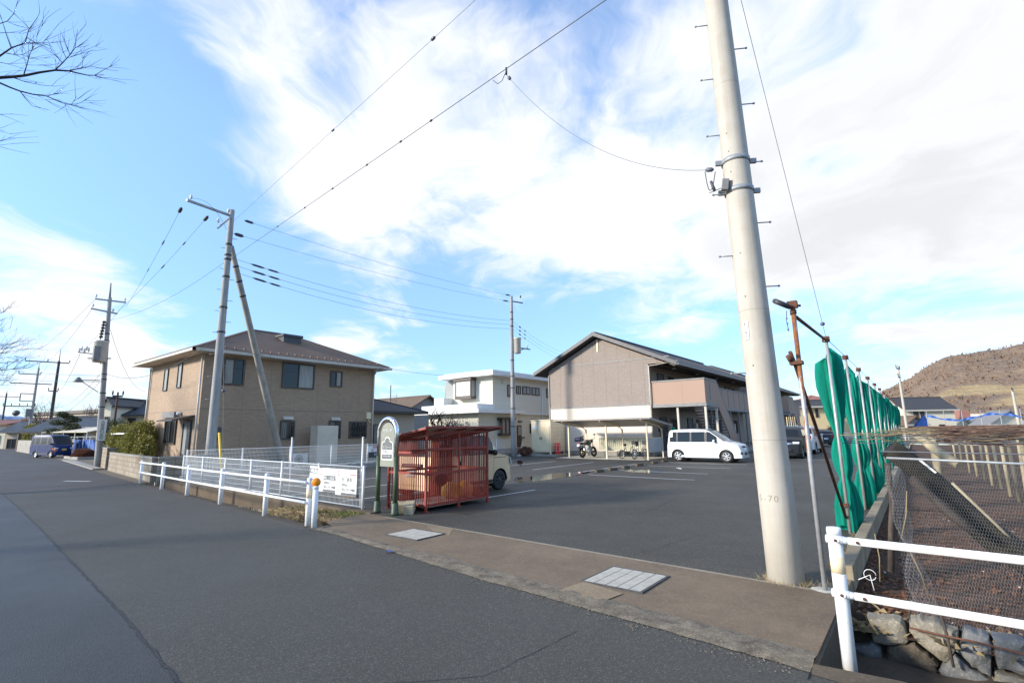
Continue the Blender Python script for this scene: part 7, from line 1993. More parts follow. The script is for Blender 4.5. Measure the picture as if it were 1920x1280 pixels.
# blue van on the left
M['van_glass'] = plain('tinted_glass', (.03,.034,.04), None, 3, .35, spec=.15)
bv = make_car('blue_van', 'navy blue one box van with silver lower edge parked at the road bend', dict(cat='van',
    prof=[(0,.35),(.01,.60),(.05,.95),(.12,1.06),(.40,1.52),(.66,1.80),(.95,1.87),(1.8,1.88),(2.8,1.87),(3.16,1.82),(3.22,1.65),(3.27,1.10),(3.29,.60),(3.295,.36)],
    W=1.44, belt=1.08, wheel_r=.27, wheels=(.48,2.40), windows=[(.50,.98),(1.08,1.90),(2.0,2.60),(2.68,3.08)], wtop=1.66, screen=(.13,.66), rear=(3.17,3.26), paint=M['car_blue'], seams=(.30,1.04,1.95), handles=(.85,1.95), tumble=.10, glass_s=M['van_glass'], glass_f=M['van_glass'],
    mirror=(.36,1.12), mirror_mat=M['black'],
    end_parts=[(.44,.66,.70,.84,.012,'headlight',M['lamp_clear'],'f'),(-.3,.3,.42,.56,.01,'grille',M['black'],'f'),(.50,.66,.55,.64,.012,'indicator',M['lamp_amber'],'f'),(-.17,.17,.60,.74,.012,'number_plate',M['yellow'],'f'),(.52,.68,.70,1.0,.012,'taillight',M['lamp_red'],'r')],
    side_parts=[(.02,.30,.66,.80,.008,'corner_lamp',M['lamp_amber']),(.80,2.1,.30,.40,.010,'side_skirt',M['steel_dark']),(2.75,3.2,.33,.43,.010,'bumper_band',M['steel_dark']),(.1,3.2,.79,.805,.006,'side_moulding',M['black'])]))
q1 = onz(99,857.5); q2 = onz(68,856.5); hd_ = math.degrees(math.atan2(q1.y-q2.y, q1.x-q2.x))
place(bv, q1.x+.55, q1.y+.72, 0); place(bv, -57.0, 10.25, 20)
# black suv and the cars behind it
SUVP = dict(cat='car',
    prof=[(0,.40),(.03,.65),(.08,.92),(.25,1.02),(.9,1.10),(1.25,1.16),(1.75,1.55),(2.05,1.68),(2.8,1.73),(3.7,1.70),(4.2,1.62),(4.45,1.25),(4.55,.95),(4.60,.70),(4.62,.42)],
    W=1.80, belt=1.10, sill=.30, wheel_r=.36, wheels=(.88,3.62), windows=[(1.72,2.30),(2.42,3.20),(3.30,3.95)], wtop=1.55, screen=(1.26,2.04), rear=(4.2,4.46), paint=M['car_black'], seams=(1.5,2.35,3.25), handles=(2.1,3.05), tumble=.17,
    mirror=(1.72,1.14), rim=M['alloy'],
    end_parts=[(.50,.82,.80,.92,.012,'headlight',M['lamp_clear'],'f'),(-.45,.45,.72,.94,.015,'grille',M['chrome'],'f'),(-.5,.5,.42,.56,.012,'lower_grille',M['black'],'f'),(-.17,.17,.56,.70,.02,'number_plate',M['white'],'f'),(.6,.8,.95,1.15,.012,'taillight',M['lamp_red'],'r')])
suv = make_car('black_suv', 'black off road car half hidden by the big concrete pole', SUVP); place(suv, -5.85, 30.6, -86)
SW = dict(SUVP); SW.update(paint=M['car_white'])
c = make_car('white_suv', 'white car with red tail lamps just behind the black off road car', SW); place(c, -6.1, 41.0, 90)
SD = dict(SUVP); SD.update(paint=M['car_dark'], prof=[(0,.35),(.03,.55),(.08,.72),(.25,.84),(.9,.96),(1.25,1.02),(1.85,1.36),(2.15,1.44),(2.8,1.47),(3.4,1.42),(3.8,1.26),(4.1,1.05),(4.3,.98),(4.38,.65),(4.4,.38)], belt=.96, wtop=1.33, screen=(1.26,2.14), rear=(3.42,4.1), wheel_r=.32, sill=.24, windows=[(1.80,2.35),(2.45,3.15),(3.22,3.6)], mirror=(1.75,1.0),
    end_parts=[(.48,.8,.62,.74,.012,'headlight',M['lamp_clear'],'f'),(-.4,.4,.5,.68,.012,'grille',M['black'],'f'),(.45,.8,.76,.92,.012,'taillight',M['lamp_red'],'r'),(-.17,.17,.6,.72,.012,'number_plate',M['white'],'r')])
c = make_car('dark_car', 'dark grey hatchback with red tail lamps at the far end of the lot', SD); place(c, -8.6, 55.5, 120)

# ------------------------------------------------------------------ motorcycle and bicycles
def wheel(par, c, r, w, ax, mat_t, rimmat, spokes=16, nm='wheel'):
    wo = bpy.data.objects.new(nm, None); COL.objects.link(wo); wo.parent = par; WORLD[wo.name] = Vector((0,0,0)); 
    m_ = MB(); n = 28
    ax = Vector(ax).normalized(); u = ax.orthogonal().normalized(); v = ax.cross(u); c = Vector(c)
    ringp = lambda rr_: [c+(u*math.cos(2*PI*k/n)+v*math.sin(2*PI*k/n))*rr_ for k in range(n+1)]
    m_.tube(ringp(r-w*.5), w*.5, 8, caps=False); m_.build('tyre', mat_t, wo)
    m_ = MB(); m_.tube(ringp(r-w*1.1), w*.22, 6, caps=False); m_.tube([c-ax*w*.9, c+ax*w*.9], w*.5+.01, 10)
    for k in range(spokes): a = 2*PI*k/spokes; m_.tube([c+ax*w*.4*(1 if k % 2 else -1), c+(u*math.cos(a)+v*math.sin(a))*(r-w*1.1)], .004 if spokes > 8 else .014, 4)
    m_.build('rim', rimmat, wo); return wo
def motorbike(label):
    b = thing('motorcycle', (0,0,0), label, 'motorcycle')    # local: nose to +x
    wheel(b, (.68,0,.33), .33, .11, (0,1,0), M['rubber'], M['steel_dark'], 12); wheel(b, (-.66,0,.31), .32, .13, (0,1,0), M['rubber'], plain('brass_rim', (.45,.33,.12), None, 6, .35, .8), 8)
    m_ = MB(); 
    for s_ in (-.09,.09): m_.tube([(.68,s_,.33),(.52,s_,.78),(.42,s_,1.02)], .022, 8)
    m_.tube([(.44,0,.92),(.1,0,.8),(-.3,0,.76),(-.75,0,.86)], .03, 8); m_.tube([(.44,0,.88),(.28,0,.45),(0,0,.30),(-.2,0,.4),(-.3,0,.74)], .026, 8); m_.tube([(-.15,-.07,.38),(-.66,-.1,.31)], .025, 8); m_.tube([(-.15,.07,.38),(-.66,.1,.31)], .025, 8); m_.build('frame', M['steel_dark'], b)
    m_ = MB(); m_.cbox((.08,0,.45), (.36,.3,.32)); m_.lathe([(.11,-.2),(.11,.2)], (-.02,0,.36), 12, axis='y'); m_.cbox((.12,0,.66), (.16,.2,.18)); m_.build('engine', M['galv'], b, bevel=.02)
    m_ = MB(); m_.lathe([(.001,-.28),(.13,-.25),(.16,-.05),(.15,.18),(.05,.28)], (.14,0,.90), 14, axis='x'); m_.build('fuel_tank', plain('tank_olive', (.10,.10,.085), None, 4, .3), b)
    m_ = MB(); m_.cbox((-.32,0,.86), (.60,.24,.09)); m_.build('seat', M['black'], b, bevel=.03)
    m_ = MB(); m_.tube([(.42,-.36,1.10),(.42,-.1,1.06),(.42,.1,1.06),(.42,.36,1.10)], .015, 8); m_.tube([(.42,-.36,1.10),(.36,-.40,1.32)], .01, 6); m_.tube([(.42,.36,1.10),(.36,.40,1.32)], .01, 6); m_.cbox((.35,-.43,1.34), (.03,.14,.09)); m_.cbox((.35,.43,1.34), (.03,.14,.09)); m_.build('handlebar', M['black'], b)
    m_ = MB(); m_.lathe([(.05,-.1),(.10,-.02),(.11,.06),(.001,.08)], (.56,0,.98), 14, axis='x'); m_.build('headlight', M['black'], b)
    m_ = MB(); m_.prism([(-.60,-.24,.98),(-.98,-.24,.98),(-1.02,-.24,1.12),(-.94,-.24,1.25),(-.66,-.24,1.25),(-.58,-.24,1.12)], (0,.48,0)); m_.build('top_box', plain('top_box_navy', (.025,.028,.06), None, 5, .25), b, bevel=.05)
    m_ = MB(); m_.tube([(.1,-.16,.32),(-.2,-.18,.3),(-.75,-.2,.48)], [.03,.035,.055], 10); m_.build('exhaust', M['chrome'], b)
    m_ = MB(); m_.cbox((-.97,0,.76), (.02,.17,.12)); m_.build('number_plate', M['white'], b)
    m_ = MB(); m_.cbox((-.90,0,.88), (.06,.14,.06)); m_.build('taillight', M['lamp_red'], b)
    m_ = MB(); pts = [Vector((-.66,0,.31))+Vector((math.cos(a)*.40,0,math.sin(a)*.40)) for a in [R(40+k*12) for k in range(11)]]; 
    for p, q in zip(pts, pts[1:]): m_.bar(p, q, .15, .012)
    m_.build('mudguard', M['black'], b)
    return b
mb_ = motorbike('black motorcycle with navy top box standing under the left end of the shelter'); mb_.location = (-16.15,27.75,.03); mb_.rotation_euler = (R(-7),0,R(88))
def bicycle(label, frame_mat, r=.29, child=False):
    b = thing('bicycle', (0,0,0), label, 'bicycle', 'bicycles in the shelter')
    wheel(b, (.50,0,r), r, .035, (0,1,0), M['rubber'], M['galv'], 18); wheel(b, (-.50,0,r), r, .035, (0,1,0), M['rubber'], M['galv'], 18)
    m_ = MB(); m_.tube([(.50,.05,r),(.42,.04,.62),(.38,0,.78)], .013, 6); m_.tube([(.50,-.05,r),(.42,-.04,.62),(.38,0,.78)], .013, 6)
    m_.tube([(.39,0,.70),(.10,0,.36),(-.06,0,.28)], .02, 8); m_.tube([(-.06,0,.28),(-.18,0,.72)], .017, 8); m_.tube([(-.06,.05,.28),(-.50,.05,r)], .011, 6); m_.tube([(-.06,-.05,.28),(-.50,-.05,r)], .011, 6); m_.tube([(-.15,0,.62),(-.50,.05,r)], .010, 6); m_.tube([(-.15,0,.62),(-.50,-.05,r)], .010, 6); m_.build('frame', frame_mat, b)
    m_ = MB(); m_.lathe([(.001,-.13),(.075,-.10),(.06,.02),(.025,.13)], (-.20,0,.79), 10, axis='x'); m_.build('saddle', M['black'], b)
    m_ = MB(); m_.tube([(.38,0,.76),(.36,0,.98)], .012, 6); m_.tube([(.22,-.27,1.02),(.34,-.2,1.02),(.38,0,.98),(.34,.2,1.02),(.22,.27,1.02)], .012, 6); m_.tube([(.20,-.27,1.02),(.31,-.225,1.02)], .018, 6); m_.tube([(.20,.27,1.02),(.31,.225,1.02)], .018, 6); m_.build('handlebar', M['steel_dark'], b)
    m_ = MB(); m_.lathe([(.09,-.01),(.09,.01)], (-.06,-.04,.28), 14, axis='y'); m_.tube([(-.06,-.06,.28),(.08,-.08,.20)], .01, 5); m_.cbox((.08,-.12,.20), (.08,.08,.02)); m_.tube([(-.06,.06,.28),(-.2,.08,.36)], .01, 5); m_.cbox((-.2,.12,.36), (.08,.08,.02)); m_.build('crank', M['steel_dark'], b)
    for cx_ in (.5,-.5):
        m_ = MB(); pts = [Vector((cx_,0,r))+Vector((math.cos(a)*(r+.03),0,math.sin(a)*(r+.03))) for a in [R(20+k*14) for k in range(11)]]
        for p, q in zip(pts, pts[1:]): m_.bar(p, q, .05, .006)
        m_.build('mudguard', M['galv'], b)
    m_ = MB(); m_.box(.48,.74,-.15,.15,.78,.79); 
    for k in range(7): m_.box(.48+k*.042,.485+k*.042,-.15,.15,.79,.98)
    for k in range(6): m_.box(.48,.74,-.15+k*.058,-.145+k*.058,.79,.98)
    m_.build('basket', M['steel_dark'], b)
    return b
b1 = bicycle('small wheeled dark bicycle facing out from the shelter, further left', plain('bike_brown', (.10,.07,.06), None, 5, .35), .25); b1.location = (-13.35,27.45,.03); b1.rotation_euler = (0,R(0),R(72))
b2 = bicycle('silver bicycle beside the right front shelter post', M['alloy'], .27); b2.location = (-12.55,27.3,.03); b2.rotation_euler = (0,0,R(80))
# ------------------------------------------------------------------ walls, hedge and houses along the road on the left
bwx = thing('block_wall', (-27.4,7.1,0), 'weathered concrete block garden wall beside the end of guardrail', 'garden wall')
def wall_seg(par, a, b, hgt, t=.15, name='wall', mat=None, cap=True):
    d = Vector((b[0]-a[0], b[1]-a[1], 0)); l = d.length; ang = math.atan2(d.y, d.x); rot = Matrix.Rotation(ang, 3, 'Z'); c = Vector(((a[0]+b[0])/2,(a[1]+b[1])/2,0))
    m = MB(); m.cbox(c+Vector((0,0,hgt/2-.1)), (l,t,hgt+.2), 0, rot); o = m.build(name, mat or M['block'], par)
    if cap: m = MB(); m.cbox(c+Vector((0,0,hgt+.025)), (l+.02,t+.03,.05), 0, rot); m.build('coping', M['concrete'], par)
wall_seg(bwx, (-22.75,6.75), (-32.6,7.75), .86); wall_seg(bwx, (-22.68,6.85), (-22.68,9.2), .86)
bw2 = thing('block_wall', (-35,8.3,0), 'short block wall with rust mark beside the lamp pole', 'garden wall'); wall_seg(bw2, (-34.2,8.0), (-36.4,8.3), 1.05); wall_seg(bw2, (-34.1,8.0), (-33.4,11), 1.05)
gp = MB(); gp.box(-33.9,-33.8,8.6,8.7,1.05,1.9); gp.box(-35.9,-35.8,8.4,8.5,1.05,1.9); gp.bar((-33.85,8.65,1.85),(-35.85,8.45,1.85),.06,.08); tag(gp.build('gate_frame', M['white_matt']), 'pale metal frame standing above the short block wall', 'frame')
def leaf_bush(name, blobs, n, size, mat, label, cat, seed=1, stems=None, elong=2.2, parent_mat=None):
    t = thing(name, (blobs[0][0][0], blobs[0][0][1], 0), label, cat); rn = random.Random(seed); m = MB()
    tot = sum(b[1][0]*b[1][1]*b[1][2] for b in blobs)
    for c, s in blobs:
        for k in range(int(n*s[0]*s[1]*s[2]/tot)):
            v = Vector((rn.gauss(0,1), rn.gauss(0,1), rn.gauss(0,1))).normalized(); rr_ = rn.uniform(.35,1)**.4
            if mnoise.noise((v*2.4+Vector(c))) < -.22: rr_ *= rn.uniform(.7,.95)
            rr_ *= 1+.22*mnoise.noise(v*3.1+Vector(c)*1.3)
            p = Vector((c[0]+v.x*s[0]*rr_, c[1]+v.y*s[1]*rr_, c[2]+v.z*s[2]*rr_))
            if p.z < .03: continue
            L_ = size*rn.uniform(.6,1.4); u_ = (v*.6+Vector((rn.uniform(-1,1),rn.uniform(-1,1),rn.uniform(-1.1,.5)))).normalized()*L_; w_ = u_.cross(Vector((rn.uniform(-1,1),rn.uniform(-1,1),rn.uniform(-1,1)))).normalized()*L_/elong
            m.add([p-u_*.1, p+u_*.4-w_*.5, p+u_, p+u_*.4+w_*.5], [(0,1,2,3)])
    m.build('foliage', mat, t)
    m = MB()
    for c, s in blobs:
        for k in range(4):
            x, y = c[0]+rn.uniform(-.5,.5)*s[0], c[1]+rn.uniform(-.5,.5)*s[1]; m.tube([(x,y,-.05),(x+rn.uniform(-.2,.2),y,c[2]*.6),(x+rn.uniform(-.3,.3),y,c[2]+s[2]*.5)], [.03,.022,.01], 5)
    m.build('stem', M['bark'], t)
    return t
def bl(px, py, Y_, sx_, sy_, sz_): p = ony(px, py, Y_); return ((p.x, p.y, max(.3,p.z)), (sx_, sy_, sz_))
leaf_bush('bamboo_bush', [bl(266,822,8.9,.85,.7,1.0), bl(253,830,8.7,.7,.6,.9), bl(272,840,8.8,.8,.5,.7)], 9000, .11, M['leaf_hedge'], 'yellow green bamboo bush nearest the brick house behind block wall', 'bush', 3)
leaf_bush('bamboo_bush', [bl(232,824,9.0,1.0,.8,.95), bl(240,838,8.8,.9,.6,.7), bl(225,836,8.9,.7,.6,.7)], 9000, .11, M['leaf_hedge'], 'broader yellow green bamboo bush in the middle behind block wall', 'bush', 4)
leaf_bush('dark_bush', [bl(212,812,9.6,1.0,.8,.9), bl(205,838,9.4,.7,.7,.7)], 6000, .10, M['leaf_dark'], 'darker green bush at the left end above block wall', 'bush', 5)
# leafless shrub beside the house
bs_ = thing('bare_shrub', (-23.6,7.9,0), 'leafless tangled shrub between block wall and guardrail', 'shrub'); rn = random.Random(8); m = MB()
def twig(m, p, d, L_, r, depth, rn, spread=.7, n=4):
    pts = [p.copy()]
    for i in range(n): d = (d+Vector((rn.uniform(-1,1),rn.uniform(-1,1),rn.uniform(-.7,1)))*spread*.35).normalized(); p = p+d*L_/n; pts.append(p.copy())
    m.tube(pts, [r*(1-.6*i/n) for i in range(n+1)], 5 if r > .008 else 4)
    if depth:
        for k in range(rn.choice((2,3,3,4))):
            i = rn.randint(1,n); dd = (d+Vector((rn.uniform(-1,1),rn.uniform(-1,1),rn.uniform(-.4,.9)))*spread*1.2).normalized(); twig(m, pts[i], dd, L_*rn.uniform(.45,.75), r*.5, depth-1, rn, spread, n)
for k in range(7): twig(m, Vector((-23.6+rn.uniform(-.25,.25),7.9+rn.uniform(-.2,.2),-.05)), Vector((rn.uniform(-.7,.7),rn.uniform(-.5,.5),1)).normalized(), rn.uniform(.7,1.1), .022, 2, rn)
m.build('branches', plain('grey_twigs', (.24,.19,.15), (.15,.12,.10), 6, .9), bs_)

# blue sheets, awning and car parts beyond
bsx = thing('blue_tarpaulin', (-52,13,0), 'row of blue tarpaulins draped over a low fence beyond the blue van', 'tarpaulin')
m = MB(); A_, B_ = onz(138,851), onz(203,851)
A_ = EYEP+ray(138,840)*45; B_ = EYEP+ray(215,840)*40
m.grid(lambda i, j: (A_.x+(B_.x-A_.x)*i/60+.12*math.sin(i*1.7+j*.3), A_.y+(B_.y-A_.y)*i/60+.10*math.sin(i*2.3), .15+(1.30+.14*mnoise.noise((i*.4,2,3)))*j/8), 60, 8); m.build('sheet', M['sheet_blue'], bsx)
m = MB()
for k in range(7): p = A_+(B_-A_)*k/6; m.tube([(p.x+.2,p.y-.3,0),(p.x+.2,p.y-.3,1.75)], .03, 6)
m.tube([(A_.x+.2,A_.y-.3,1.7),(B_.x+.2,B_.y-.3,1.7)], .025, 6); m.build('fence_rail', M['galv'], bsx)
pl2 = thing('planter', (-44.5,9.4,0), 'low kerbed planter with clipped red brown azalea shrub at the road bend', 'planter')
c = onz(138,860); m = MB(); 
for dx, dy, sx_, sy_ in ((0,-.75,4.4,.12),(0,.75,4.4,.12),(2.2,0,.12,1.5),(-2.2,0,.12,1.5)): m.cbox((c.x+dx,c.y+.6+dy,.09), (sx_,sy_,.2))
m.build('kerb', M['concrete'], pl2); m = MB(); m.cbox((c.x,c.y+.6,.06), (4.3,1.4,.1)); m.build('soil', M['dirt'], pl2)
m = MB(); rn = random.Random(31)
for k in range(5000):
    v = Vector((rn.gauss(0,1), rn.gauss(0,1), abs(rn.gauss(0,1)))).normalized(); rr_ = 1+.12*mnoise.noise(v*3); p = Vector((c.x+v.x*1.5*rr_, c.y+.6+v.y*.75*rr_, .12+v.z*.62*rr_)); u_ = (v+Vector((rn.uniform(-1,1),rn.uniform(-1,1),rn.uniform(-1,1)))).normalized()*.07; w_ = u_.orthogonal().normalized()*.03; m.add([p-u_,p-w_,p+u_,p+w_],[(0,1,2,3)])
m.build('shrub', M['leaf_red'], pl2)
ks_ = MB(); ks_.prism([(-50,8.95,.0),(-34,7.35,.0),(-34,7.8,.0),(-50,9.5,.0)][::-1], (0,0,.05)); structure(ks_, 'pavement', M['concrete'], recenter=False)

# tile roofed houses
def jhouse(px0, px1, depth_px, dist, ze, zr, wall, roof, label, along='x', w=7, windows=(), eave=.7, rot=None, z0=0):
    """a house whose near corners lie on the bearings px0..px1 at the given distance (along the camera axis)"""
    a = EYEP+ray(px0, depth_px)*dist; b = EYEP+ray(px1, depth_px)*dist
    ang = math.atan2(b.y-a.y, b.x-a.x) if rot is None else R(rot); ln_ = (Vector((b.x-a.x,b.y-a.y,0))).length
    h = thing('house', (0,0,0), label, 'house')
    gable_walls(0, ln_, 0, w, ze, zr-.15, 0, along).build('wall', wall, h)
    gable_roof(-eave, ln_+eave, -eave, w+eave, ze-.12 if True else 0, zr, .16, along).build('roof', roof, h)
    for (f0, f1, z0_, z1_) in windows: window(h, 'y', 0, -1, ln_*f0, ln_*f1, z0_, z1_, M['trim_brown'], M['glass'], .08, 1, .08)
    h.location = (a.x, a.y, z0); h.rotation_euler = (0,0,ang); return h, ln_
jhouse(203, 290, 830, 52, 4.05, 5.35, M['wall_beige'], M['roof_tile'], 'two storey beige house with grey tile roof behind the bamboo bushes', w=6, windows=((.38,.52,2.9,3.5),(.8,.9,2.9,3.5)), eave=.6)
hs, l_ = jhouse(186, 200, 835, 50, 4.9, 5.6, M['wall_cream'], M['roof_tile'], 'narrow cream gabled house wing beside the lamp pole', along='y', w=7, windows=((.4,.8,2.2,3.6),), eave=.35)
jhouse(62, 122, 836, 58, 2.5, 4.2, M['wall_cream'], M['roof_tile'], 'low cream house with long grey tiled roof behind the blue van', w=7, windows=((.15,.35,.9,1.9),), eave=.9)
jhouse(124, 183, 836, 55, 2.6, 4.0, M['wall_beige'], M['roof_tile'], 'low tiled house between the dark pole and the lamp pole', w=7, windows=((.3,.5,.9,1.9),), eave=.9)
jhouse(8, 36, 832, 78, 2.7, 4.4, M['wall_beige'], M['roof_tile'], 'tiled gatehouse with dark garage opening at the far road end', w=6, windows=((.2,.8,.1,1.5),), eave=.8)
jhouse(12, 58, 826, 105, 4.6, 5.9, M['wall_cream'], plain('brown_flat_roof', (.16,.09,.06), None, 2, .7), 'cream building with brown roof behind the tiled gatehouse', w=8, eave=.8)
jhouse(-40, 8, 826, 80, 4.0, 4.6, M['wall_cream'], plain('russet_roof', (.22,.08,.05), None, 2, .7), 'pale house with russet roof cut by the left picture edge', w=6, windows=((.5,.8,.8,2.0),))
lb_ = thing('long_building', (-150,30,0), 'long flat beige building behind the tiled houses', 'building'); a = EYEP+ray(62,800)*125; b = EYEP+ray(196,800)*112
d = (b-a); d.z = 0; n_ = Vector((-d.y,d.x,0)).normalized()
m = MB(); m.prism([(a.x,a.y,0),(b.x,b.y,0),(b.x+n_.x*10,b.y+n_.y*10,0),(a.x+n_.x*10,a.y+n_.y*10,0)], (0,0,7.1)); m.build('wall', M['wall_beige'], lb_)
m = MB(); m.prism([(a.x-n_.x*.5,a.y-n_.y*.5,7.1),(b.x-n_.x*.5,b.y-n_.y*.5,7.1),(b.x+n_.x*10.5,b.y+n_.y*10.5,7.1),(a.x+n_.x*10.5,a.y+n_.y*10.5,7.1)], (0,0,.7)); m.build('roof_edge', plain('brown_parapet', (.13,.10,.085), None, 2, .7), lb_)
m = MB(); 
for k in range(9): 
    p = a+d*(k+.3)/9; q = a+d*(k+.75)/9; m.prism([(p.x-n_.x*.05,p.y-n_.y*.05,4.6),(q.x-n_.x*.05,q.y-n_.y*.05,4.6),(q.x-n_.x*.05,q.y-n_.y*.05,6.2),(p.x-n_.x*.05,p.y-n_.y*.05,6.2)], n_*.04)
m.build('window_band', M['glass'], lb_)
aw = thing('awning', (-55,12,0), 'pale beige carport awning behind the blue van', 'awning'); a = EYEP+ray(78,818)*50; b = EYEP+ray(163,818)*46
m = MB(); m.prism([(a.x,a.y,2.15),(b.x,b.y,2.1),(b.x-2.0,b.y+2.4,2.62),(a.x-2.0,a.y+2.4,2.66)], (0,0,.06)); m.build('canopy', M['beige_tarp'], aw)
m = MB()
for k in range(5): p = a+(b-a)*k/4; m.tube([(p.x,p.y,0),(p.x,p.y,2.2)], .04, 6)
m.build('post', M['galv'], aw)
gw = thing('stone_wall', (-75,13,0), 'low pale stone garden wall at the far road bend', 'garden wall'); a = onz(36,848); b = onz(66,853.5)
a = EYEP+ray(34,840)*64; b = EYEP+ray(62,840)*54
wall_seg(gw, (a.x,a.y), (b.x,b.y), 1.35, .3, mat=M['concrete'])
gw2 = MB(); p = EYEP+ray(36,840)*64; gw2.box(p.x-.3,p.x+.3,p.y-.3,p.y+.3,0,2.2); tag(gw2.build('gate_pillar', M['concrete_brown']), 'dark stone gate pillar at the end of the stone wall', 'pillar')
# clipped pine between the tiled roofs
def pine(px, py, dist, hgt, label):
    c = EYEP+ray(px,py)*dist; t = thing('pine_tree', (c.x,c.y,0), label, 'tree'); rn = random.Random(int(px)); m = MB(); tr = MB()
    tr.tube([(c.x,c.y,0),(c.x+.3,c.y,hgt*.4),(c.x-.1,c.y+.1,hgt*.7),(c.x+.1,c.y,hgt)], [.2,.16,.1,.05], 8)
    for k in range(9):
        z = hgt*(.45+.55*k/8); a_ = k*2.2; rr_ = (1-.6*k/9)*hgt*.27; bc = Vector((c.x+math.cos(a_)*rr_, c.y+math.sin(a_)*rr_, z)); tr.tube([(c.x,c.y,z-.3), bc], [.07,.03], 5)
        for q in range(340):
            v = Vector((rn.gauss(0,1),rn.gauss(0,1),rn.gauss(0,1))).normalized()*rn.random()**.4; p = bc+Vector((v.x*rr_*.95+0, v.y*rr_*.95, v.z*.28)); u_ = Vector((rn.uniform(-1,1),rn.uniform(-1,1),rn.uniform(0,1.2))).normalized()*.17; w_ = u_.orthogonal().normalized()*.05; m.add([p-u_*.2,p-w_+u_*.3,p+u_,p+w_+u_*.3],[(0,1,2,3)])
    tr.build('trunk', M['bark'], t); m.build('crown', M['leaf_dark'], t); return t
pine(120, 836, 50, 3.9, 'layered garden pine in front of the low tiled houses')
leaf_bush('yellow_shrub', [((ray(60,830)*66).to_tuple()[:2]+(1.6,), (1.6,1.2,1.6))], 2600, .2, M['leaf_hedge'], 'yellowish tall shrub beside the grey pole with small box', 'bush', 17) if False else None
p = EYEP+ray(60,830)*62; leaf_bush('yellow_shrub', [((p.x,p.y,1.9),(1.0,1.0,1.7))], 2600, .2, M['leaf_hedge'], 'yellowish tall shrub beside the grey pole with small box', 'bush', 17)
for (px, dist, hg, lb) in ((72,75,7.5,'tiny bare tree rising above the tiled roofs left of the dark pole'),(165,72,6.2,'tiny bare tree above the tiled roofs between two poles')):
    p = EYEP+ray(px,815)*dist; t = thing('bare_tree', (p.x,p.y,0), lb, 'tree'); rn = random.Random(px); m = MB(); m.tube([(p.x,p.y,0),(p.x,p.y,hg*.45)], [.18,.12], 6)
    m.build('trunk', M['bark'], t); m = MB()
    for k in range(9): twig(m, Vector((p.x,p.y,hg*.42)), Vector((rn.uniform(-.8,.8),rn.uniform(-.8,.8),1)).normalized(), hg*.35, .06, 3, rn, .8)
    m.build('crown', M['bark'], t)
# plum with dark twisted limbs by the bungalow
p = ony(742,815,19.9); t = thing('plum_tree', (-24.2,22,0), 'dark gnarled leafless plum in front of the bungalow wall', 'tree'); rn = random.Random(44); m = MB(); m.tube([(-24.2,22.4,0),(-24.1,22.5,.9),(-24.3,22.8,1.5)], [.13,.11,.09], 8); m.build('trunk', M['bark_dark'], t); m = MB()
for k in range(7): twig(m, Vector((-24.25,22.7,1.4)), Vector((rn.uniform(-.4,.4),rn.uniform(-1,1),.5)).normalized(), 1.3, .07, 2, rn, 1.2)
m.build('crown', M['bark_dark'], t)
m = MB(); rn = random.Random(45)
for k in range(1500): 
    c_ = Vector((-24.2+rn.gauss(0,.25), 24.0+rn.gauss(0,.9), 1.9+rn.gauss(0,.35))); u_ = Vector((rn.uniform(-1,1),rn.uniform(-1,1),rn.uniform(-1,1))).normalized()*.05; w_ = u_.orthogonal().normalized()*.03; m.add([c_-u_,c_-w_,c_+u_,c_+w_],[(0,1,2,3)])
tag(m.build('blossom_shrub', plain('pinkish_twigs', (.32,.22,.19), (.22,.15,.13), 8, .9)), 'pale pinkish leafless shrub above the garden wall behind the arch sign', 'shrub')

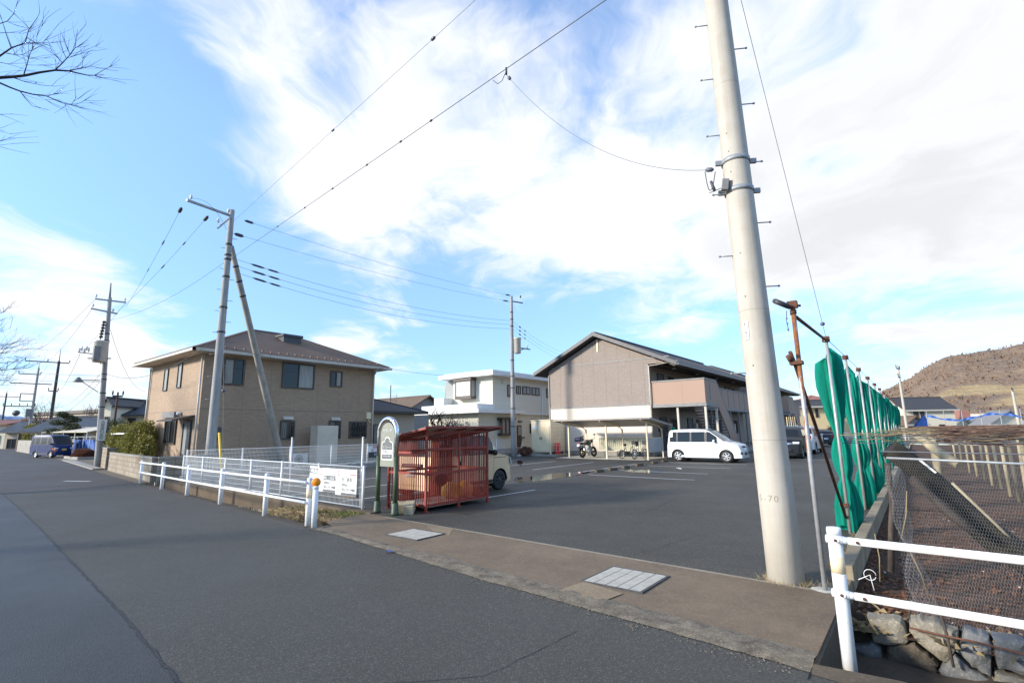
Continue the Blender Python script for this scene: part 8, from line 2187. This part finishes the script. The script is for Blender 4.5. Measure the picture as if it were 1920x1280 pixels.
# ------------------------------------------------------------------ bare cherry branches reaching in from the left
def limb(m, pts, r0, r1, n=7):
    k = len(pts); m.tube(pts, [r0+(r1-r0)*i/(k-1) for i in range(k)], n)
def px_path(P, X_): return [onx(px/4.266, py/4.266, X_+dx) for px, py, dx in P]
t = thing('cherry_tree', (-14.2,-3.0,0), 'bare cherry tree whose fine branches reach in at the top left corner', 'tree')
m = MB(); base = Vector((-14.2,-3.0,0)); fork = Vector((-13.9,-2.4,3.6)); m.tube([base-Vector((0,0,.2)), base+Vector((.05,.1,1.2)), fork], [.24,.19,.15], 12); m.build('trunk', M['bark'], t)
m = MB(); rn = random.Random(14)
main = [
 ([(-600,700,-.6),(-250,640,-.2),(0,622,0),(100,616,0),(200,605,.05),(320,580,.1),(440,563,.15),(545,568,.2),(640,590,.2),(700,603,.25),(755,605,.3),(830,598,.3)], .024, .003),
 ([(755,605,.3),(800,625,.3),(875,622,.3)], .004, .002), ([(755,605,.3),(830,560,.35),(900,525,.35),(940,520,.4)], .005, .0015),
 ([(440,563,.15),(500,505,.2),(560,440,.25),(600,385,.3),(620,240,.3)], .008, .002), ([(560,440,.25),(490,260,.2)], .005, .0015), ([(500,505,.2),(410,405,.1)], .005, .0015), ([(530,470,.2),(480,350,.2)], .004, .0015), ([(600,385,.3),(700,340,.35)], .004, .0012), ([(565,455,.25),(680,420,.3)], .004, .0012),
 ([(560,565,.2),(650,545,.25),(720,530,.3),(820,470,.3)], .006, .0015), ([(655,545,.25),(668,430,.25)], .003, .001), ([(720,530,.3),(780,545,.3)], .003, .001),
 ([(190,600,.05),(215,520,.1),(240,430,.1),(270,370,.15)], .007, .002), ([(215,520,.1),(350,525,.2)], .003, .001), ([(235,470,.1),(360,465,.2)], .003, .001), ([(225,490,.1),(110,430,0)], .003, .001),
 ([(-500,640,-.5),(-200,560,-.2),(0,448,0),(90,385,.05),(200,345,.1),(330,345,.15),(420,375,.2)], .016, .002), ([(90,385,.05),(50,280,0),(10,140,0)], .006, .002), ([(200,345,.1),(230,240,.1),(300,140,.15),(320,100,.15)], .006, .0015), ([(235,230,.1),(130,125,.05)], .003, .001), ([(215,300,.1),(300,360,.2)], .004, .001), ([(290,300,.15),(340,200,.2)], .003, .001), ([(50,430,0),(150,440,.1),(240,430,.1)], .005, .0015), ([(340,345,.15),(440,230,.25)], .003, .001),
 ([(0,190,0),(60,170,0),(110,110,.05),(130,50,.05)], .006, .0015), ([(0,265,0),(90,262,.05),(180,270,.1)], .005, .001), ([(60,175,0),(150,215,.05)], .003, .001), ([(0,500,0),(60,512,0),(120,510,.05)], .005, .0015),
 ([(-400,520,-.4),(0,665,0),(80,700,.05),(160,730,.1),(260,755,.12),(375,770,.15),(450,805,.2),(520,832,.2),(600,845,.25),(655,865,.25)], .013, .002), ([(375,770,.15),(460,745,.2),(560,660,.2)], .005, .001), ([(160,730,.1),(200,785,.1),(260,850,.12),(385,878,.2)], .006, .0015), ([(520,832,.2),(530,875,.2)], .003, .001), ([(570,838,.2),(615,770,.25)], .003, .001), ([(300,765,.15),(400,818,.2)], .003, .001), ([(600,840,.25),(690,800,.3)], .003, .001),
 ([(100,620,0),(200,655,.1),(330,682,.15),(440,692,.2),(520,680,.2)], .006, .0012), ([(-200,900,-.1),(0,916,0),(100,912,.1)], .006, .0015), ([(-100,1020,0),(0,1048,0),(90,1075,.1)], .005, .001), ([(-150,1180,0),(0,1130,0),(110,1090,.1)], .005, .001), ([(-100,1170,0),(0,1162,0),(100,1150,.1)], .004, .001),
]
lims = []
for P, r0, r1 in main:
    pts = px_path(P, -13.0); r0 *= 1.45; r1 *= 1.45; limb(m, pts, r0, r1, 6 if r0 > .01 else 4); lims.append((pts, r0))
    if P[0][0] < -150: limb(m, [fork, (fork+pts[0])/2+Vector((0,-.2,.3)), pts[0]], .045, r0, 7)
for pts, r0 in lims:
    for k in range(int(7 if r0 > .01 else 3)):
        i = rn.randint(0, len(pts)-2); p = pts[i]+(pts[i+1]-pts[i])*rn.random(); d = (pts[i+1]-pts[i]).normalized(); d = (d+Vector((rn.uniform(-.3,.3),rn.uniform(-.5,.5),rn.uniform(-.4,.8)))).normalized()
        twig(m, p, d, rn.uniform(.2,.6), .004, 1 if r0 > .01 else 0, rn, .5, 3)
for f in (0,): 
    c_ = px_path([(288,663,.12)], -13.0)[0]; m.lathe([(.001,-.015),(.013,0),(.001,.015)], c_, 6)
m.build('branches', M['bark_dark'], t)
t = thing('cherry_tree', (-25.5,-1.5,0), 'second bare cherry tree with dense fine twigs at the left edge', 'tree')
m = MB(); base = Vector((-25.5,-1.5,0)); m.tube([base-Vector((0,0,.2)), base+Vector((.1,.1,1.4)), base+Vector((.2,.3,2.6))], [.26,.2,.16], 10); m.build('trunk', M['bark'], t)
m = MB(); rn = random.Random(77); F0 = base+Vector((.2,.3,2.5))
for (px, py) in ((48,655),(44,690),(30,640),(26,610),(20,575),(52,672),(40,710),(18,700),(30,668),(12,640),(38,645),(50,690),(22,590),(8,665),(34,720)):
    T_ = EYEP+ray(px,py)*24.0; T_.x += rn.uniform(-1.5,.6); mid = F0+(T_-F0)*.5+Vector((0,-.25,.15)); pts = [F0, F0+(mid-F0)*.5+Vector((0,0,-.1)), mid, mid+(T_-mid)*.5+Vector((0,0,.12)), T_]; limb(m, pts, .05, .004, 6)
    for k in range(16):
        i = rn.randint(1,3); p = pts[i]+(pts[i+1]-pts[i])*rn.random(); d = ((pts[i+1]-pts[i]).normalized()+Vector((rn.uniform(-.4,.4),rn.uniform(-.35,.45),rn.uniform(-.3,.7)))).normalized(); twig(m, p, d, rn.uniform(.4,1.0), .009, 2, rn, .45, 3)
m.build('branches', M['bark_dark'], t)
# ------------------------------------------------------------------ houses at the far end and at the foot of the hill
def box_house(px0, px1, pyb, dist, ze, zr, w, wall, roof, label, hip=True, along='x', eave=.6, windows=(), rot=0):
    a = EYEP+ray(px0, 800)*dist; b = EYEP+ray(px1, 800)*dist; ln_ = math.hypot(b.x-a.x, b.y-a.y); ang = math.atan2(b.y-a.y, b.x-a.x)
    h = thing('house', (0,0,0), label, 'house')
    if hip:
        m = MB(); m.box(0, ln_, 0, w, 0, ze); m.build('wall', wall, h); r, e = hip_roof(-eave, ln_+eave, -eave, w+eave, ze+.15, zr, .15, 'x' if ln_ >= w else 'y', min(w,ln_)/2+eave-.05); r.build('roof', roof, h); e.build('eave', M['trim_pale'], h)
    else:
        gable_walls(0, ln_, 0, w, ze, zr-.15, 0, along).build('wall', wall, h); gable_roof(-eave, ln_+eave, -eave, w+eave, ze-.12, zr, .18, along).build('roof', roof, h)
        m = MB(); m.box(-eave, ln_+eave, -eave-.1, -eave-.002, ze-.30, ze-.05); m.build('gutter', M['trim_pale'], h)
    for (f0, f1, z0_, z1_) in windows: window(h, 'y', 0, -1, ln_*f0, ln_*f1, z0_, z1_, M['trim_brown'], M['glass'], .1, 1, .08)
    h.location = (a.x, a.y, 0); h.rotation_euler = (0,0,ang+R(rot)); return h
box_house(1508, 1606, 810, 84, 5.0, 7.2, 9, M['wall_yellow'], M['roof_tile_orange'], 'yellow two storey house with orange tiled hip roof seen between net posts', windows=((.30,.36,3.3,4.6),(.7,.8,3.2,4.4)))
box_house(1500, 1560, 806, 78, 4.9, 5.9, 4, M['wall_yellow'], M['roof_grey'], 'dark roofed wing in front of the yellow house', hip=False, windows=((.55,.6,3.2,4.4),))
box_house(1703, 1787, 806, 88, 4.4, 6.7, 7, M['wall_cream'], M['roof_grey'], 'cream two storey house with dark roof at the foot of the hill', hip=False, eave=.5, windows=((.16,.24,3.0,4.0),(.3,.36,3.0,4.0),(.65,.75,.6,1.7)), rot=-6)
box_house(1700, 1735, 806, 70, 1.9, 3.0, 5, M['wall_beige'], M['roof_rust'], 'small shed with brown gable roof before the cream house', hip=False, along='y', eave=.4)
box_house(1802, 1842, 806, 95, 2.6, 4.6, 8, M['wall_cream'], M['roof_tile_orange'], 'low house with orange brown roof right of the cream house', eave=.6)
box_house(1846, 1866, 806, 92, 2.4, 3.6, 3, M['wall_cream'], M['trim_pale'], 'small white roofed house between the orange roof and the barn', hip=False, along='y', eave=.4)
box_house(1856, 1932, 806, 74, 1.75, 3.7, 2.5, M['wall_cream'], M['trim_grey'], 'low white barn with broad gable at the right edge', hip=False, along='y', eave=.5, windows=((.38,.42,.8,1.5),))
box_house(1760, 1800, 806, 108, 2.6, 4.0, 8, M['wall_beige'], M['roof_tile'], 'dim tiled house half hidden behind the cream house', eave=.6)
box_house(1640, 1690, 806, 120, 4.6, 6.0, 8, M['wall_cream'], M['roof_tile'], 'pale house mostly hidden behind the green nets', eave=.6)
a = EYEP+ray(1709,803)*66; b = EYEP+ray(1742,803)*66
m = MB(); m.prism([(a.x,a.y,1.3),(b.x,b.y,1.3),((b.x),(b.y),2.4),((a.x+b.x)/2+.6,(a.y+b.y)/2,3.1),(a.x+.3,a.y,1.7)], (0,4,0)); tag(m.build('tarpaulin', M['sheet_blue']), 'blue tarpaulin draped over a shed roof beyond the trellis', 'tarpaulin')
a = EYEP+ray(1738,780)*56; b = EYEP+ray(1915,780)*50
zz2 = lambda t_: 2.55+.28*math.sin(t_*7.5+2.2)
m = MB(); m.grid(lambda i, j: (a.x+(b.x-a.x)*i/80, a.y+(b.y-a.y)*i/80+.12*math.sin(i*.9)*j/3, zz2(i/80)+(.20+.08*math.sin(i*.37))*(j/3)-.2), 80, 3); tag(m.build('bird_net', M['sheet_blue']), 'long blue bird net gathered and sagging above the far end of the vineyard', 'net')
m = MB()
for k in range(6): p = a+(b-a)*k/5; m.tube([(p.x,p.y+.1,0),(p.x,p.y+.1,3.2)], .04, 6)
tag(m.build('net_stakes', M['galv']), 'row of slim stakes carrying the blue bird net', 'stakes')
# lot end: fence with shrubs
f_ = thing('guard_fence', (-8,74,0), 'pale guard rail fence closing the far end of the parking lot', 'fence')
m = MB()
for z in (.45,.7,.95): m.box(-20,-1.3,74.0,74.06,z-.04,z+.04)
m.build('rail', M['white_matt'], f_)
for k in range(11): m = MB(); m.box(-20+k*1.86,-19.9+k*1.86,74.07,74.15,0,1.05); m.build('post', M['white_matt'], f_)
p = EYEP+ray(1562,806)*66; leaf_bush('red_shrub', [((p.x,p.y,.9),(.9,.8,.9))], 1500, .15, M['leaf_red'], 'small reddish shrub behind the fence at the end of the lot', 'bush', 23)
